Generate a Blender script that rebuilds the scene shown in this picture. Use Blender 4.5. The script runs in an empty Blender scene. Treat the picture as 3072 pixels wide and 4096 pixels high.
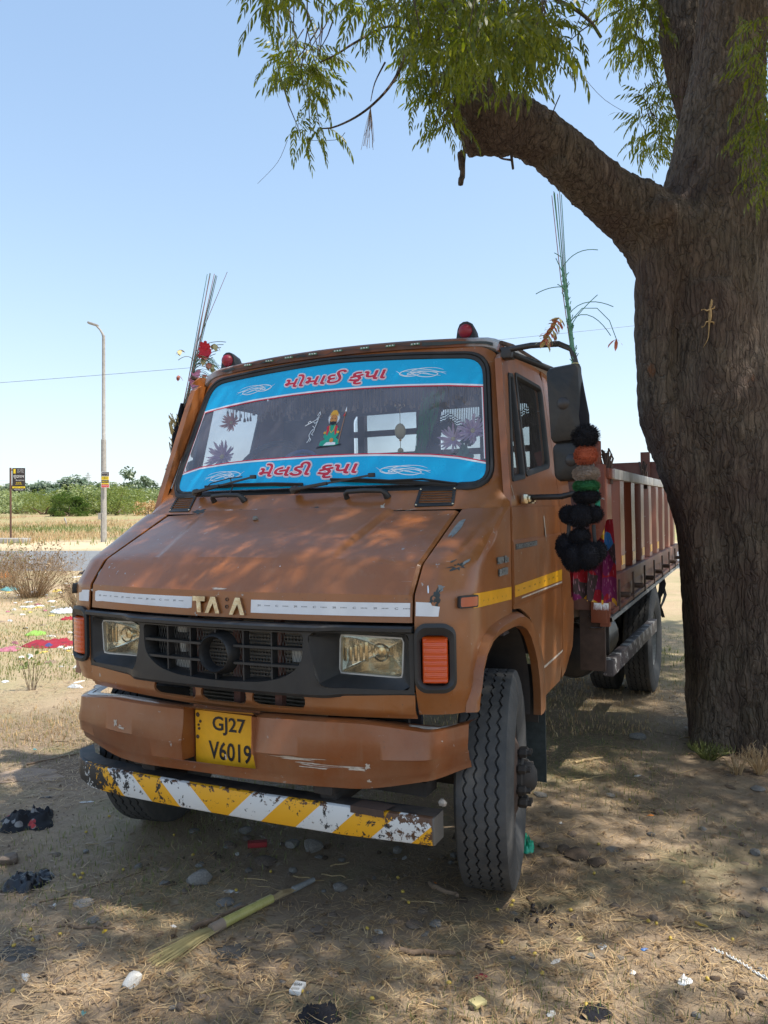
import bpy, bmesh, math, random
import numpy as np
from mathutils import Vector, Matrix, noise, geometry
rnd = random.Random(7)
rng = np.random.default_rng(11)
scene = bpy.context.scene
COL = scene.collection
R_ = math.radians

# ---------------------------------------------------------------- camera
CAM = Vector((1.8163, -2.4059, 1.4916))
YAW, PITCH, FPX = R_(25.70), R_(-0.11), 3091.0
FWD = Vector((-math.sin(YAW)*math.cos(PITCH), math.cos(YAW)*math.cos(PITCH), math.sin(PITCH)))
RGT = Vector((math.cos(YAW), math.sin(YAW), 0))
UPV = RGT.cross(FWD)
cam_data = bpy.data.cameras.new('camera')
cam = bpy.data.objects.new('camera', cam_data)
COL.objects.link(cam)
cam.matrix_world = Matrix(((RGT.x, UPV.x, -FWD.x, CAM.x), (RGT.y, UPV.y, -FWD.y, CAM.y), (RGT.z, UPV.z, -FWD.z, CAM.z), (0, 0, 0, 1)))
cam_data.sensor_fit = 'VERTICAL'
cam_data.sensor_height = 24
cam_data.sensor_width = 18
cam_data.lens = FPX/4096*24
cam_data.clip_start = 0.05
cam_data.clip_end = 6000
scene.camera = cam

# ---------------------------------------------------------------- world, sun, exposure
SUN_EL = R_(61)
SUN_DIR_XY = Vector((0.93, 0.10)).normalized()
SUN_TO = Vector((SUN_DIR_XY.x*math.cos(SUN_EL), SUN_DIR_XY.y*math.cos(SUN_EL), math.sin(SUN_EL)))
world = bpy.data.worlds.new('World')
scene.world = world
world.use_nodes = True
wn = world.node_tree.nodes
wl = world.node_tree.links
bg = wn['Background']
sky = wn.new('ShaderNodeTexSky')
sky.sky_type = 'NISHITA'
sky.sun_disc = False
sky.sun_elevation = SUN_EL
sky.sun_rotation = math.atan2(SUN_TO.x, SUN_TO.y)
sky.altitude = 50
sky.air_density = 1.0
sky.dust_density = 0.9
sky.ozone_density = 1.0
_sc = wn.new('ShaderNodeVectorMath'); _sc.operation = 'SCALE'; _sc.inputs['Scale'].default_value = 1/4.0
_ad = wn.new('ShaderNodeVectorMath'); _ad.operation = 'ADD'; _ad.inputs[1].default_value = (1, 1, 1)
_dv = wn.new('ShaderNodeVectorMath'); _dv.operation = 'DIVIDE'
wl.new(sky.outputs['Color'], _sc.inputs[0]); wl.new(_sc.outputs[0], _ad.inputs[0])
wl.new(sky.outputs['Color'], _dv.inputs[0]); wl.new(_ad.outputs[0], _dv.inputs[1])
_ml = wn.new('ShaderNodeVectorMath'); _ml.operation = 'MULTIPLY'; _ml.inputs[1].default_value = (.93, 1.0, 1.09)
wl.new(_dv.outputs[0], _ml.inputs[0]); wl.new(_ml.outputs[0], bg.inputs['Color'])      # hazy, evenly pale sky: the brightest part near the horizon rolls off
bg.inputs['Strength'].default_value = 0.142
sun_data = bpy.data.lights.new('sun', 'SUN')
sun_data.energy = 2.0
sun_data.angle = R_(0.53)
sun_data.color = (1.0, 0.95, 0.87)
sun = bpy.data.objects.new('sun', sun_data)
COL.objects.link(sun)
sun.rotation_euler = SUN_TO.to_track_quat('Z', 'Y').to_euler()
sun.location = (6, -2, 14)
scene.view_settings.view_transform = 'Standard'
scene.view_settings.look = 'None'
scene.view_settings.gamma = 1
scene.view_settings.use_curve_mapping = False
scene.view_settings.exposure = 1.75
scene.cycles.max_bounces = 8
scene.cycles.transparent_max_bounces = 12
scene.cycles.sample_clamp_indirect = 6

# ---------------------------------------------------------------- truck frame (the truck stands on ground that leans a degree)
ROLL = R_(-1.09)
R2 = RGT*math.cos(ROLL)+UPV*math.sin(ROLL)
U2 = -RGT*math.sin(ROLL)+UPV*math.cos(ROLL)
_A = Matrix((RGT, UPV, FWD)).transposed()
_B = Matrix((R2, U2, FWD))
M3 = _A @ _B
def TW(p):
    return M3 @ (Vector(p)-CAM) + CAM
TRUCK_M = Matrix.Translation(CAM) @ M3.to_4x4() @ Matrix.Translation(-CAM)
NPL = M3 @ Vector((0, 0, 1))
P0 = TW((0, 0, 0))
def ab(x, y):
    d = Vector((x-CAM.x, y-CAM.y))
    return d.x*RGT.x+d.y*RGT.y, -d.x*RGT.y+d.y*RGT.x
def AB(a, b):
    return CAM.x+a*RGT.x-b*RGT.y, CAM.y+a*RGT.y+b*RGT.x
def sstep(e0, e1, x):
    t = min(1, max(0, (x-e0)/(e1-e0)))
    return t*t*(3-2*t)
def terrain(x, y):
    zp = P0.z-((x-P0.x)*NPL.x+(y-P0.y)*NPL.y)/NPL.z
    a, b = ab(x, y)
    r = math.hypot(a-0.3, b-4.5)
    w = 1-sstep(6.5, 15, r)
    z = zp*w
    z += 0.95*sstep(42, 100, b)+1.2*sstep(110, 420, b)
    z += 0.10*sstep(14, 18, b)*noise.noise((x*.11, y*.11, 3.3))*(1-sstep(18, 19.5, b)+sstep(30.5, 33, b))
    if r < 18:
        z += (0.012*noise.noise((x*.9, y*.9, 0))+0.007*noise.noise((x*3.1, y*3.1, 5)))*(1-sstep(14, 18, r))
    return z
def ray(u, v):
    return FWD+RGT*((u-1536)/FPX)-UPV*((v-2048)/FPX)
def P(u, v, d):
    return CAM+ray(u, v)*d
def ground_pt(u, v):
    r = ray(u, v)
    t, s = 1.0, 0.05
    while t < 900:
        q = CAM+r*t
        if q.z < terrain(q.x, q.y):
            lo, hi = t-s, t
            for _ in range(14):
                m = (lo+hi)/2
                q = CAM+r*m
                if q.z < terrain(q.x, q.y): hi = m
                else: lo = m
            q = CAM+r*hi
            return Vector((q.x, q.y, terrain(q.x, q.y)))
        s = 0.03+t*0.01
        t += s
    return None

# ---------------------------------------------------------------- object helpers
def tag(o, label=None, cat=None, group=None, kind=None):
    if label: o['label'] = label
    if cat: o['category'] = cat
    if group: o['group'] = group
    if kind: o['kind'] = kind
    return o
def empty(name, loc=(0, 0, 0), label=None, cat=None, group=None):
    o = bpy.data.objects.new(name, None)
    o.empty_display_size = 0.2
    COL.objects.link(o)
    o.location = loc
    return tag(o, label, cat, group)
def link_copy(o, parent=None):
    c = o.copy()
    COL.objects.link(c)
    if parent is not None: c.parent = parent
    return c
def copy_tree(o, parent=None):
    c = o.copy()
    COL.objects.link(c)
    if parent is not None:
        c.parent = parent
    for ch in list(o.children):
        copy_tree(ch, c)
    return c

class MB:
    """collects geometry and becomes ONE mesh object"""
    def __init__(self):
        self.v, self.f, self.m = [], [], []
    def add(self, vs, fs, mi=0):
        o = len(self.v)
        self.v.extend([tuple(p) for p in vs])
        self.f.extend([tuple(i+o for i in f) for f in fs])
        self.m.extend([mi]*len(fs))
        return self
    def box(self, c, s, rot=None, mi=0, bev=0.0):
        bm = bmesh.new()
        bmesh.ops.create_cube(bm, size=1)
        for v in bm.verts:
            v.co = Vector((v.co.x*s[0], v.co.y*s[1], v.co.z*s[2]))
        if bev > 0:
            bmesh.ops.bevel(bm, geom=list(bm.edges), offset=bev, segments=2, profile=.6, affect='EDGES')
        m = Matrix.Translation(Vector(c))
        if rot is not None:
            m = m @ (rot.to_4x4() if isinstance(rot, Matrix) else Matrix.Rotation(rot, 4, 'Z'))
        bm.transform(m)
        self.bm(bm, mi)
        bm.free()
        return self
    def bm(self, bm, mi=0):
        bm.verts.ensure_lookup_table()
        for i, v in enumerate(bm.verts): v.index = i
        self.add([v.co.copy() for v in bm.verts], [[v.index for v in f.verts] for f in bm.faces], mi)
    def bar(self, p, q, w, h, mi=0, bev=0.0, up=(0, 0, 1)):
        p, q = Vector(p), Vector(q)
        d = q-p
        y = d.normalized()
        x = y.cross(Vector(up)).normalized()
        z = x.cross(y)
        rot = Matrix((x, y, z)).transposed()
        return self.box((p+q)/2, (w, d.length, h), rot, mi, bev)
    def tube(self, pts, r, n=8, mi=0, caps=True, flat=1.0):
        pts = [Vector(p) for p in pts]
        if not isinstance(r, (list, tuple)): r = [r]*len(pts)
        vs, fs = [], []
        t0 = (pts[1]-pts[0]).normalized()
        ref = Vector((0, 0, 1)) if abs(t0.z) < .9 else Vector((1, 0, 0))
        x = t0.cross(ref).normalized()
        for i, p in enumerate(pts):
            if i == 0: t = pts[1]-pts[0]
            elif i == len(pts)-1: t = pts[-1]-pts[-2]
            else: t = pts[i+1]-pts[i-1]
            t.normalize()
            x = (x-t*x.dot(t)).normalized()
            y = t.cross(x)
            for k in range(n):
                a = 2*math.pi*k/n
                vs.append(p+(x*math.cos(a)+y*math.sin(a)*flat)*r[i])
        for i in range(len(pts)-1):
            for k in range(n):
                a, b = i*n+k, i*n+(k+1) % n
                fs.append((a, b, b+n, a+n))
        if caps:
            fs.append(tuple(reversed(range(n))))
            fs.append(tuple(range((len(pts)-1)*n, len(pts)*n)))
        return self.add(vs, fs, mi)
    def lathe(self, prof, n=32, c=(0, 0, 0), axis='X', mi=0, a0=0, a1=2*math.pi):
        """prof = [(along axis, radius)]"""
        vs, fs = [], []
        full = abs(a1-a0-2*math.pi) < 1e-6
        m = n if full else n+1
        for h, r in prof:
            for k in range(m):
                a = a0+(a1-a0)*k/n
                ca, sa = r*math.cos(a), r*math.sin(a)
                p = {'X': (h, ca, sa), 'Y': (ca, h, sa), 'Z': (ca, sa, h)}[axis]
                vs.append((p[0]+c[0], p[1]+c[1], p[2]+c[2]))
        for i in range(len(prof)-1):
            for k in range(n):
                a, b = i*m+k, i*m+(k+1) % m
                fs.append((a, b, b+m, a+m))
        return self.add(vs, fs, mi)
    def grid(self, rows, closed=False, mi=0):
        nr, nc = len(rows), len(rows[0])
        vs = [p for r in rows for p in r]
        fs = []
        for i in range(nr-1):
            for k in range(nc if closed else nc-1):
                a, b = i*nc+k, i*nc+(k+1) % nc
                fs.append((a, b, b+nc, a+nc))
        return self.add(vs, fs, mi)
    def sphere(self, c, r, n=12, mi=0, sc=(1, 1, 1), jitter=0.0):
        vs, fs = [], []
        m = n//2
        for i in range(m+1):
            th = math.pi*i/m
            for k in range(n):
                ph = 2*math.pi*k/n
                j = 1+jitter*(rnd.random()-.5)
                vs.append((c[0]+r*sc[0]*j*math.sin(th)*math.cos(ph), c[1]+r*sc[1]*j*math.sin(th)*math.sin(ph), c[2]+r*sc[2]*j*math.cos(th)))
        for i in range(m):
            for k in range(n):
                a, b = i*n+k, i*n+(k+1) % n
                fs.append((a, b, b+n, a+n))
        return self.add(vs, fs, mi)
    def panel(self, outline, fmap, holes=(), cutu=None, cutv=None, thick=0.0, out=None, mi=0):
        """2-D polygon with holes, cut along u and v, laid on a surface and thickened away from 'out'"""
        polys = [[Vector((p[0], p[1], 0)) for p in outline]]+[[Vector((p[0], p[1], 0)) for p in h] for h in holes]
        tris = geometry.tessellate_polygon(polys)
        flat = [p for pl in polys for p in pl]
        bm = bmesh.new()
        bv = [bm.verts.new(p) for p in flat]
        for t in tris:
            try: bm.faces.new([bv[i] for i in t])
            except ValueError: pass
        for arr, nrm in ((cutu, (1, 0, 0)), (cutv, (0, 1, 0))):
            if arr is None: continue
            for c in arr:
                co = (c, 0, 0) if nrm[0] else (0, c, 0)
                bmesh.ops.bisect_plane(bm, geom=bm.verts[:]+bm.edges[:]+bm.faces[:], plane_co=co, plane_no=nrm, dist=1e-6)
        for v in bm.verts: v.co = Vector(fmap(v.co.x, v.co.y))
        bmesh.ops.remove_doubles(bm, verts=bm.verts[:], dist=1e-6)
        bm.normal_update()
        if out is not None:
            s = sum((f.normal.dot(Vector(out))*f.calc_area() for f in bm.faces), 0)
            if s < 0:
                bmesh.ops.reverse_faces(bm, faces=bm.faces[:])
                bm.normal_update()
        if thick > 0: shell(bm, thick)
        self.bm(bm, mi)
        bm.free()
        return self
    def build(self, name, mat, parent=None, angle=35, label=None, cat=None, group=None, kind=None, matrix=None, origin=None):
        me = bpy.data.meshes.new(name)
        vs = self.v
        if origin is not None:
            ox, oy, oz = origin
            vs = [(p[0]-ox, p[1]-oy, p[2]-oz) for p in vs]
        me.from_pydata(vs, [], self.f)
        mats = mat if isinstance(mat, (list, tuple)) else [mat]
        for m in mats: me.materials.append(m)
        if len(mats) > 1: me.polygons.foreach_set('material_index', self.m)
        me.update()
        if angle:
            me.shade_smooth()
            me.set_sharp_from_angle(angle=R_(angle))
        o = bpy.data.objects.new(name, me)
        COL.objects.link(o)
        if parent is not None: o.parent = parent
        if origin is not None: o.location = origin
        if matrix is not None: o.matrix_world = matrix
        return tag(o, label, cat, group, kind)

def shell(bm, thick):
    bm.verts.ensure_lookup_table()
    faces = bm.faces[:]
    bedges = [e for e in bm.edges if e.is_boundary]
    nv = {v: bm.verts.new(v.co-v.normal*thick) for v in bm.verts[:]}
    for f in faces:
        bm.faces.new([nv[v] for v in reversed(f.verts)])
    for e in bedges:
        f = e.link_faces[0]
        for l in f.loops:
            if l.edge == e:
                a, b = l.vert, l.link_loop_next.vert
                bm.faces.new([b, a, nv[a], nv[b]])
                break
def np_obj(name, V, Fc, mat, parent=None, smooth=False, **kw):
    me = bpy.data.meshes.new(name)
    V = np.asarray(V, dtype=np.float32)
    Fc = np.asarray(Fc, dtype=np.int32)
    n = Fc.shape[1]
    me.vertices.add(len(V)); me.vertices.foreach_set('co', V.ravel())
    me.loops.add(Fc.size); me.loops.foreach_set('vertex_index', Fc.ravel())
    me.polygons.add(len(Fc)); me.polygons.foreach_set('loop_start', np.arange(0, Fc.size, n, dtype=np.int32))
    me.update(calc_edges=True)
    me.materials.append(mat)
    if smooth: me.shade_smooth()
    o = bpy.data.objects.new(name, me)
    COL.objects.link(o)
    if parent is not None: o.parent = parent
    return tag(o, **kw)
def rrect(x0, y0, x1, y1, r, n=5):
    pts = []
    for cx, cy, a0 in ((x1-r, y1-r, 0), (x0+r, y1-r, 90), (x0+r, y0+r, 180), (x1-r, y0+r, 270)):
        for i in range(n+1):
            a = R_(a0+90*i/n)
            pts.append((cx+r*math.cos(a), cy+r*math.sin(a)))
    return pts
def rpoly(pts, r, n=4):
    """round the corners of a polygon"""
    out = []
    N = len(pts)
    for i in range(N):
        a, b, c = Vector(pts[i-1]), Vector(pts[i]), Vector(pts[(i+1) % N])
        rr = r[i] if isinstance(r, (list, tuple)) else r
        d1, d2 = (a-b), (c-b)
        k = min(rr, d1.length*.49, d2.length*.49)
        p, q = b+d1.normalized()*k, b+d2.normalized()*k
        if k < 1e-5:
            out.append((b.x, b.y)); continue
        for j in range(n+1):
            t = j/n
            w = p*(1-t)**2+b*2*t*(1-t)+q*t*t
            out.append((w.x, w.y))
    return out
def frange(a, b, s):
    n = max(1, int(round((b-a)/s)))
    return [a+(b-a)*i/n for i in range(1, n)]
def blob(cx, cy, rx, ry, n=14, jit=.35, rot=0):
    out = []
    for i in range(n):
        a = 2*math.pi*i/n
        k = 1+jit*(rnd.random()-.5)*2
        x, y = rx*k*math.cos(a), ry*k*math.sin(a)
        out.append((cx+x*math.cos(rot)-y*math.sin(rot), cy+x*math.sin(rot)+y*math.cos(rot)))
    return out
def text_mesh(s, size=1.0, bold=0.0, shear=0.0, spacing=1.0, extrude=0.0, res=3):
    cu = bpy.data.curves.new('txt', 'FONT')
    cu.body = s
    cu.size = size
    cu.offset = bold
    cu.shear = shear
    cu.space_character = spacing
    cu.extrude = extrude
    cu.resolution_u = res
    cu.align_x = 'CENTER'
    cu.align_y = 'CENTER'
    ob = bpy.data.objects.new('txt', cu)
    COL.objects.link(ob)
    dg = bpy.context.evaluated_depsgraph_get()
    me = bpy.data.meshes.new_from_object(ob.evaluated_get(dg))
    vs = [v.co.copy() for v in me.vertices]
    fs = [tuple(p.vertices) for p in me.polygons]
    bpy.data.objects.remove(ob)
    bpy.data.curves.remove(cu)
    bpy.data.meshes.remove(me)
    return vs, fs
def lay_text(mb, s, fmap, u0, v0, w, h, bold=0.0, shear=0.0, mi=0, spacing=1.0, ext=None, stretch=True):
    """fit flat lettering into the box w x h centred on (u0,v0) of a mapped surface; 'ext' = reference extents for outlines"""
    vs, fs = text_mesh(s, 1.0, bold, shear, spacing)
    if not vs: return None
    xs = [p.x for p in vs]; ys = [p.y for p in vs]
    e = ext or (min(xs), max(xs), min(ys), max(ys))
    sx, sy = w/(e[1]-e[0]), h/(e[3]-e[2])
    if not stretch: sx = sy = min(sx, sy)
    cx, cy = (e[0]+e[1])/2, (e[2]+e[3])/2
    bm = bmesh.new()
    bv = [bm.verts.new((u0+(p.x-cx)*sx, v0+(p.y-cy)*sy, 0)) for p in vs]
    for f in fs:
        try: bm.faces.new([bv[i] for i in f])
        except ValueError: pass
    mb.add([fmap(v.co.x, v.co.y) for v in bv], fs, mi)
    bm.free()
    return e
# ---------------------------------------------------------------- materials
MAT = {}
class NT:
    def __init__(self, name):
        self.m = bpy.data.materials.new(name)
        self.m.use_nodes = True
        self.t = self.m.node_tree
        self.n, self.l = self.t.nodes, self.t.links
        self.b = self.n['Principled BSDF']
        self.out = self.n['Material Output']
        self.tc = None
    def coord(self, which='Object'):
        if self.tc is None: self.tc = self.n.new('ShaderNodeTexCoord')
        return self.tc.outputs[which]
    def mapping(self, scale=(1, 1, 1), rot=(0, 0, 0), loc=(0, 0, 0), src=None):
        m = self.n.new('ShaderNodeMapping')
        m.inputs['Scale'].default_value = scale
        m.inputs['Rotation'].default_value = rot
        m.inputs['Location'].default_value = loc
        self.l.new(src or self.coord(), m.inputs['Vector'])
        return m.outputs[0]
    def noise(self, scale=5, detail=4, rough=.55, vec=None, dist=0.0):
        t = self.n.new('ShaderNodeTexNoise')
        t.inputs['Scale'].default_value = scale
        t.inputs['Detail'].default_value = detail
        t.inputs['Roughness'].default_value = rough
        t.inputs['Distortion'].default_value = dist
        self.l.new(vec or self.coord(), t.inputs['Vector'])
        return t.outputs['Fac']
    def voronoi(self, scale=5, feature='F1', vec=None, rand=1.0, out='Distance'):
        t = self.n.new('ShaderNodeTexVoronoi')
        t.feature = feature
        t.inputs['Scale'].default_value = scale
        t.inputs['Randomness'].default_value = rand
        self.l.new(vec or self.coord(), t.inputs['Vector'])
        return t.outputs[out]
    def ramp(self, fac, stops, interp='LINEAR'):
        r = self.n.new('ShaderNodeValToRGB')
        r.color_ramp.interpolation = interp
        el = r.color_ramp.elements
        while len(el) > 1: el.remove(el[-1])
        el[0].position = stops[0][0]; el[0].color = (*stops[0][1], 1) if len(stops[0][1]) == 3 else stops[0][1]
        for p, c in stops[1:]:
            e = el.new(p); e.color = (*c, 1) if len(c) == 3 else c
        self.l.new(fac, r.inputs['Fac'])
        return r.outputs['Color']
    def step(self, fac, a, b):
        r = self.n.new('ShaderNodeMapRange')
        r.inputs['From Min'].default_value = a
        r.inputs['From Max'].default_value = b
        r.clamp = True
        self.l.new(fac, r.inputs['Value'])
        return r.outputs[0]
    def mix(self, fac, a, b, mode='MIX'):
        m = self.n.new('ShaderNodeMix')
        m.data_type = 'RGBA'
        m.blend_type = mode
        for k, v in ((0, fac), (6, a), (7, b)):
            if isinstance(v, (int, float)): m.inputs[k].default_value = v
            elif isinstance(v, tuple): m.inputs[k].default_value = (*v, 1) if len(v) == 3 else v
            else: self.l.new(v, m.inputs[k])
        return m.outputs[2]
    def math(self, op, a, b=None, c=None):
        m = self.n.new('ShaderNodeMath')
        m.operation = op
        for k, v in enumerate((a, b, c)):
            if v is None: continue
            if isinstance(v, (int, float)): m.inputs[k].default_value = v
            else: self.l.new(v, m.inputs[k])
        return m.outputs[0]
    def sep(self, vec=None):
        s = self.n.new('ShaderNodeSeparateXYZ')
        self.l.new(vec or self.coord(), s.inputs[0])
        return s.outputs
    def base(self, c):
        if isinstance(c, tuple): self.b.inputs['Base Color'].default_value = (*c, 1)
        else: self.l.new(c, self.b.inputs['Base Color'])
    def rough(self, c):
        if isinstance(c, (int, float)): self.b.inputs['Roughness'].default_value = c
        else: self.l.new(c, self.b.inputs['Roughness'])
    def bump(self, h, strength=.3, dist=.01):
        b = self.n.new('ShaderNodeBump')
        b.inputs['Strength'].default_value = strength
        b.inputs['Distance'].default_value = dist
        self.l.new(h, b.inputs['Height'])
        self.l.new(b.outputs[0], self.b.inputs['Normal'])
    def set(self, **k):
        for a, v in k.items(): self.b.inputs[a.replace('_', ' ')].default_value = v
        return self

def simple(name, col, rough=.6, metal=0.0, var=.18, vscale=9, bump=0.0, bscale=60, dirt=0.0, dirtcol=(.16, .12, .08), spec=.5):
    t = NT(name)
    n = t.noise(vscale, 5, .6)
    c = t.mix(t.step(n, .3, .7), tuple(x*(1-var) for x in col), tuple(min(1, x*(1+var)) for x in col))
    if dirt > 0:
        d = t.noise(3.1, 7, .7, dist=.4)
        c = t.mix(t.math('MULTIPLY', t.step(d, .42, .68), dirt), c, dirtcol)
    t.base(c)
    t.rough(t.math('ADD', t.math('MULTIPLY', t.noise(vscale*2.3, 4), .22), rough-.11))
    t.set(Metallic=metal)
    t.b.inputs['Specular IOR Level'].default_value = spec
    if bump: t.bump(t.noise(bscale, 5, .6), bump, .004)
    MAT[name] = t.m
    return t.m

def paint(name, col, rough=.36, dust=.35, chips=True, coat=.25):
    """old hand-sprayed body paint: faded patches, dust, fine scratches, chips down to primer and rust"""
    t = NT(name)
    n1 = t.noise(1.6, 6, .6, dist=.3)
    c = t.mix(t.step(n1, .3, .7), tuple(x*.82 for x in col), tuple(x*1.18 for x in col))
    # dust film
    dn = t.noise(2.4, 8, .68, dist=.5)
    dfac = t.math('MULTIPLY', t.step(dn, .40, .72), dust)
    c = t.mix(dfac, c, (.34, .235, .165))
    # streaks running down
    st = t.noise(1.0, 5, .6, vec=t.mapping((26, 26, 1.2)))
    c = t.mix(t.math('MULTIPLY', t.step(st, .58, .75), .22), c, (.30, .20, .13))
    # fine speckle of dirt
    sp = t.noise(95, 3, .7)
    c = t.mix(t.math('MULTIPLY', t.step(sp, .64, .72), .5), c, (.055, .035, .025))
    low = t.math('MULTIPLY', t.step(t.sep()[2], 1.05, .55), t.step(t.noise(5, 7, .7, vec=t.mapping(loc=(2, 2, 5))), .35, .65))
    c = t.mix(t.math('MULTIPLY', low, .30), c, (.30, .22, .15))
    if chips:
        ch = t.noise(31, 6, .62, dist=.2)
        area = t.noise(2.1, 3, .5, vec=t.mapping(loc=(3.1, 7.7, 1.3)))
        f = t.math('MULTIPLY', t.step(ch, .668, .682), t.step(area, .44, .54))
        c = t.mix(f, c, (.36, .33, .30))
        ln = t.noise(1, 3, .5, vec=t.mapping((9, 9, 170), rot=(.25, .3, .2)))
        f2 = t.math('MULTIPLY', t.step(ln, .735, .75), t.step(area, .45, .6))
        c = t.mix(f2, c, (.42, .33, .27))
    t.base(c)
    r = t.math('ADD', t.math('MULTIPLY', dfac, .5), rough)
    r = t.math('ADD', r, t.math('MULTIPLY', t.noise(14, 5), .14))
    t.rough(r)
    t.set(Coat_Weight=coat, Coat_Roughness=.14)
    wav = t.math('ADD', t.noise(2.7, 2, .4), t.math('MULTIPLY', t.noise(9, 3, .5), .22))
    t.bump(t.math('ADD', wav, t.math('MULTIPLY', t.noise(180, 3), .03)), .30, .02)
    MAT[name] = t.m
    return t.m

BROWN = paint('brown_paint', (.290, .091, .0165), .27, .20, coat=.35)
BROWN2 = paint('brown_bumper_paint', (.245, .065, .0120), .30, .10, coat=.4)
MAROON = paint('maroon_paint', (.115, .030, .020), .5, .45, coat=.05)
simple('black_plastic', (.018, .019, .021), .48, bump=.15, bscale=240, dirt=.35, dirtcol=(.07, .062, .052))
simple('black_rubber', (.016, .016, .017), .62, bump=.1, dirt=.35, dirtcol=(.06, .052, .042))
simple('black_metal', (.022, .022, .024), .42, dirt=.4, dirtcol=(.09, .06, .04))
simple('rusty_metal', (.075, .045, .032), .8, bump=.4, bscale=40, var=.4)
simple('chassis_metal', (.030, .026, .024), .75, bump=.3, bscale=30, dirt=.5, dirtcol=(.08, .06, .045))
simple('grey_primer', (.22, .225, .215), .7, var=.25, vscale=40)
simple('dark_primer', (.035, .045, .045), .6, var=.3, vscale=40)
simple('white_paint', (.62, .60, .56), .55, dirt=.55, dirtcol=(.22, .16, .11))
simple('pale_scrape', (.50, .42, .34), .7, var=.2, vscale=60)
simple('chrome', (.66, .58, .42), .14, metal=1.0, var=.35, vscale=30, bump=.25, bscale=26, dirt=.75, dirtcol=(.20, .12, .06))
simple('dark_interior', (.075, .070, .080), .8)
simple('interior_cloth', (.26, .20, .15), .9, bump=.3, bscale=120)
simple('red_cloth', (.30, .018, .030), .85, bump=.5, bscale=90, var=.35)
simple('seat_red', (.22, .018, .028), .75, bump=.3)
simple('blue_plastic', (.03, .14, .40), .4)
simple('radiator', (.34, .29, .23), .7, metal=.3, bump=.3, bscale=60, dirt=.6)
simple('fog_lamp', (.55, .54, .50), .3, dirt=.4)
simple('mesh_wire', (.17, .165, .155), .6, metal=.2)
simple('grille_wood', (.17, .075, .055), .8, var=.35, vscale=30)
simple('yellow_plate', (.86, .43, .010), .42, var=.10, dirt=.35, dirtcol=(.40, .18, .03))
simple('letter_black', (.012, .013, .018), .4)
simple('tape_white', (.74, .75, .77), .35, var=.05, dirt=.22, dirtcol=(.34, .30, .26))
simple('tape_yellow', (.80, .38, .006), .35, var=.06, dirt=.25, dirtcol=(.42, .20, .03))
simple('sticker_blue', (.0, .42, .74), .25, var=.03)
simple('sticker_white', (.80, .84, .87), .3, var=.03)
simple('sticker_red', (.62, .018, .045), .3, var=.05)
simple('sticker_pale', (.36, .66, .82), .3, var=.03)
simple('skin_orange', (.62, .25, .055), .5)
simple('robe_green', (.012, .36, .24), .4)
simple('gold_yellow', (.78, .40, .03), .4)
simple('mirror_housing', (.007, .008, .009), .5, dirt=.25)
simple('pole_concrete', (.33, .31, .28), .85, var=.2)
simple('rust_post', (.11, .055, .035), .8, var=.3)
simple('sign_dark', (.040, .030, .028), .5)
simple('sign_yellow', (.80, .58, .02), .5)
simple('sign_white', (.75, .74, .72), .5)
simple('sign_red', (.55, .04, .03), .5)
simple('cable', (.05, .05, .055), .6)
simple('stone_grey', (.20, .185, .165), .9, var=.35, vscale=14, bump=.8, bscale=30)
simple('stone_brown', (.155, .115, .085), .92, var=.35, vscale=14, bump=.8, bscale=30)
simple('stone_white', (.56, .54, .50), .85, var=.2, vscale=20, bump=.5, bscale=40)
simple('clod', (.10, .068, .045), .95, var=.35, vscale=22, bump=1.0, bscale=60)
simple('dry_wood', (.17, .115, .075), .9, var=.35, vscale=20, bump=.5)
simple('straw', (.42, .30, .15), .8, var=.3, vscale=14)
simple('green_straw', (.33, .27, .12), .8, var=.3, vscale=14)
simple('paper', (.62, .60, .56), .8, var=.15)
simple('cardboard', (.27, .20, .145), .9, var=.2, bump=.3)
simple('plastic_white', (.60, .61, .60), .4, var=.12)
simple('plastic_green', (.02, .38, .22), .35)
simple('plastic_teal', (.10, .26, .26), .5)
simple('plastic_black', (.010, .011, .014), .30, bump=.2, bscale=30)
simple('plastic_yellow', (.60, .44, .10), .5)
simple('plastic_pink', (.40, .14, .18), .5)
simple('scrap_orange', (.75, .22, .02), .6)
simple('lime_cloth', (.22, .40, .07), .8)
simple('fruit_yellow', (.48, .33, .05), .45, var=.25)
simple('fruit_dark', (.018, .010, .009), .6)
simple('leaf_yellow', (.60, .40, .03), .6)
simple('lizard_skin', (.34, .22, .09), .6, var=.3, vscale=90, bump=.4, bscale=260)
simple('wool_black', (.006, .006, .010), .95)
simple('wool_orange', (.42, .10, .045), .9)
simple('wool_grey', (.34, .27, .22), .9)
simple('wool_green', (.022, .14, .045), .9)
simple('wool_red', (.30, .03, .03), .9)
simple('ribbon_green', (.005, .30, .17), .6)
simple('stem_green', (.10, .26, .16), .6)
simple('stem_red', (.36, .16, .12), .6)
simple('stem_grey', (.20, .25, .23), .6)
simple('petal_red', (.55, .02, .035), .6)
simple('petal_pink', (.80, .30, .45), .6)
simple('petal_cream', (.50, .42, .20), .7)
simple('petal_salmon', (.60, .20, .13), .7)
simple('petal_violet', (.78, .50, .80), .7)
simple('rubber_sole', (.085, .078, .070), .8, bump=.5, bscale=80)

def tyre_mat():
    t = NT('tyre_rubber')
    n = t.noise(7, 7, .65)
    c = t.mix(t.step(n, .3, .72), (.038, .038, .039), (.085, .083, .080))
    d = t.noise(19, 6, .7)
    c = t.mix(t.math('MULTIPLY', t.step(d, .5, .75), .4), c, (.13, .115, .095))
    t.base(c); t.rough(.78)
    t.bump(t.noise(140, 5, .7), .35, .003)
    MAT['tyre'] = t.m
tyre_mat()

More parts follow.
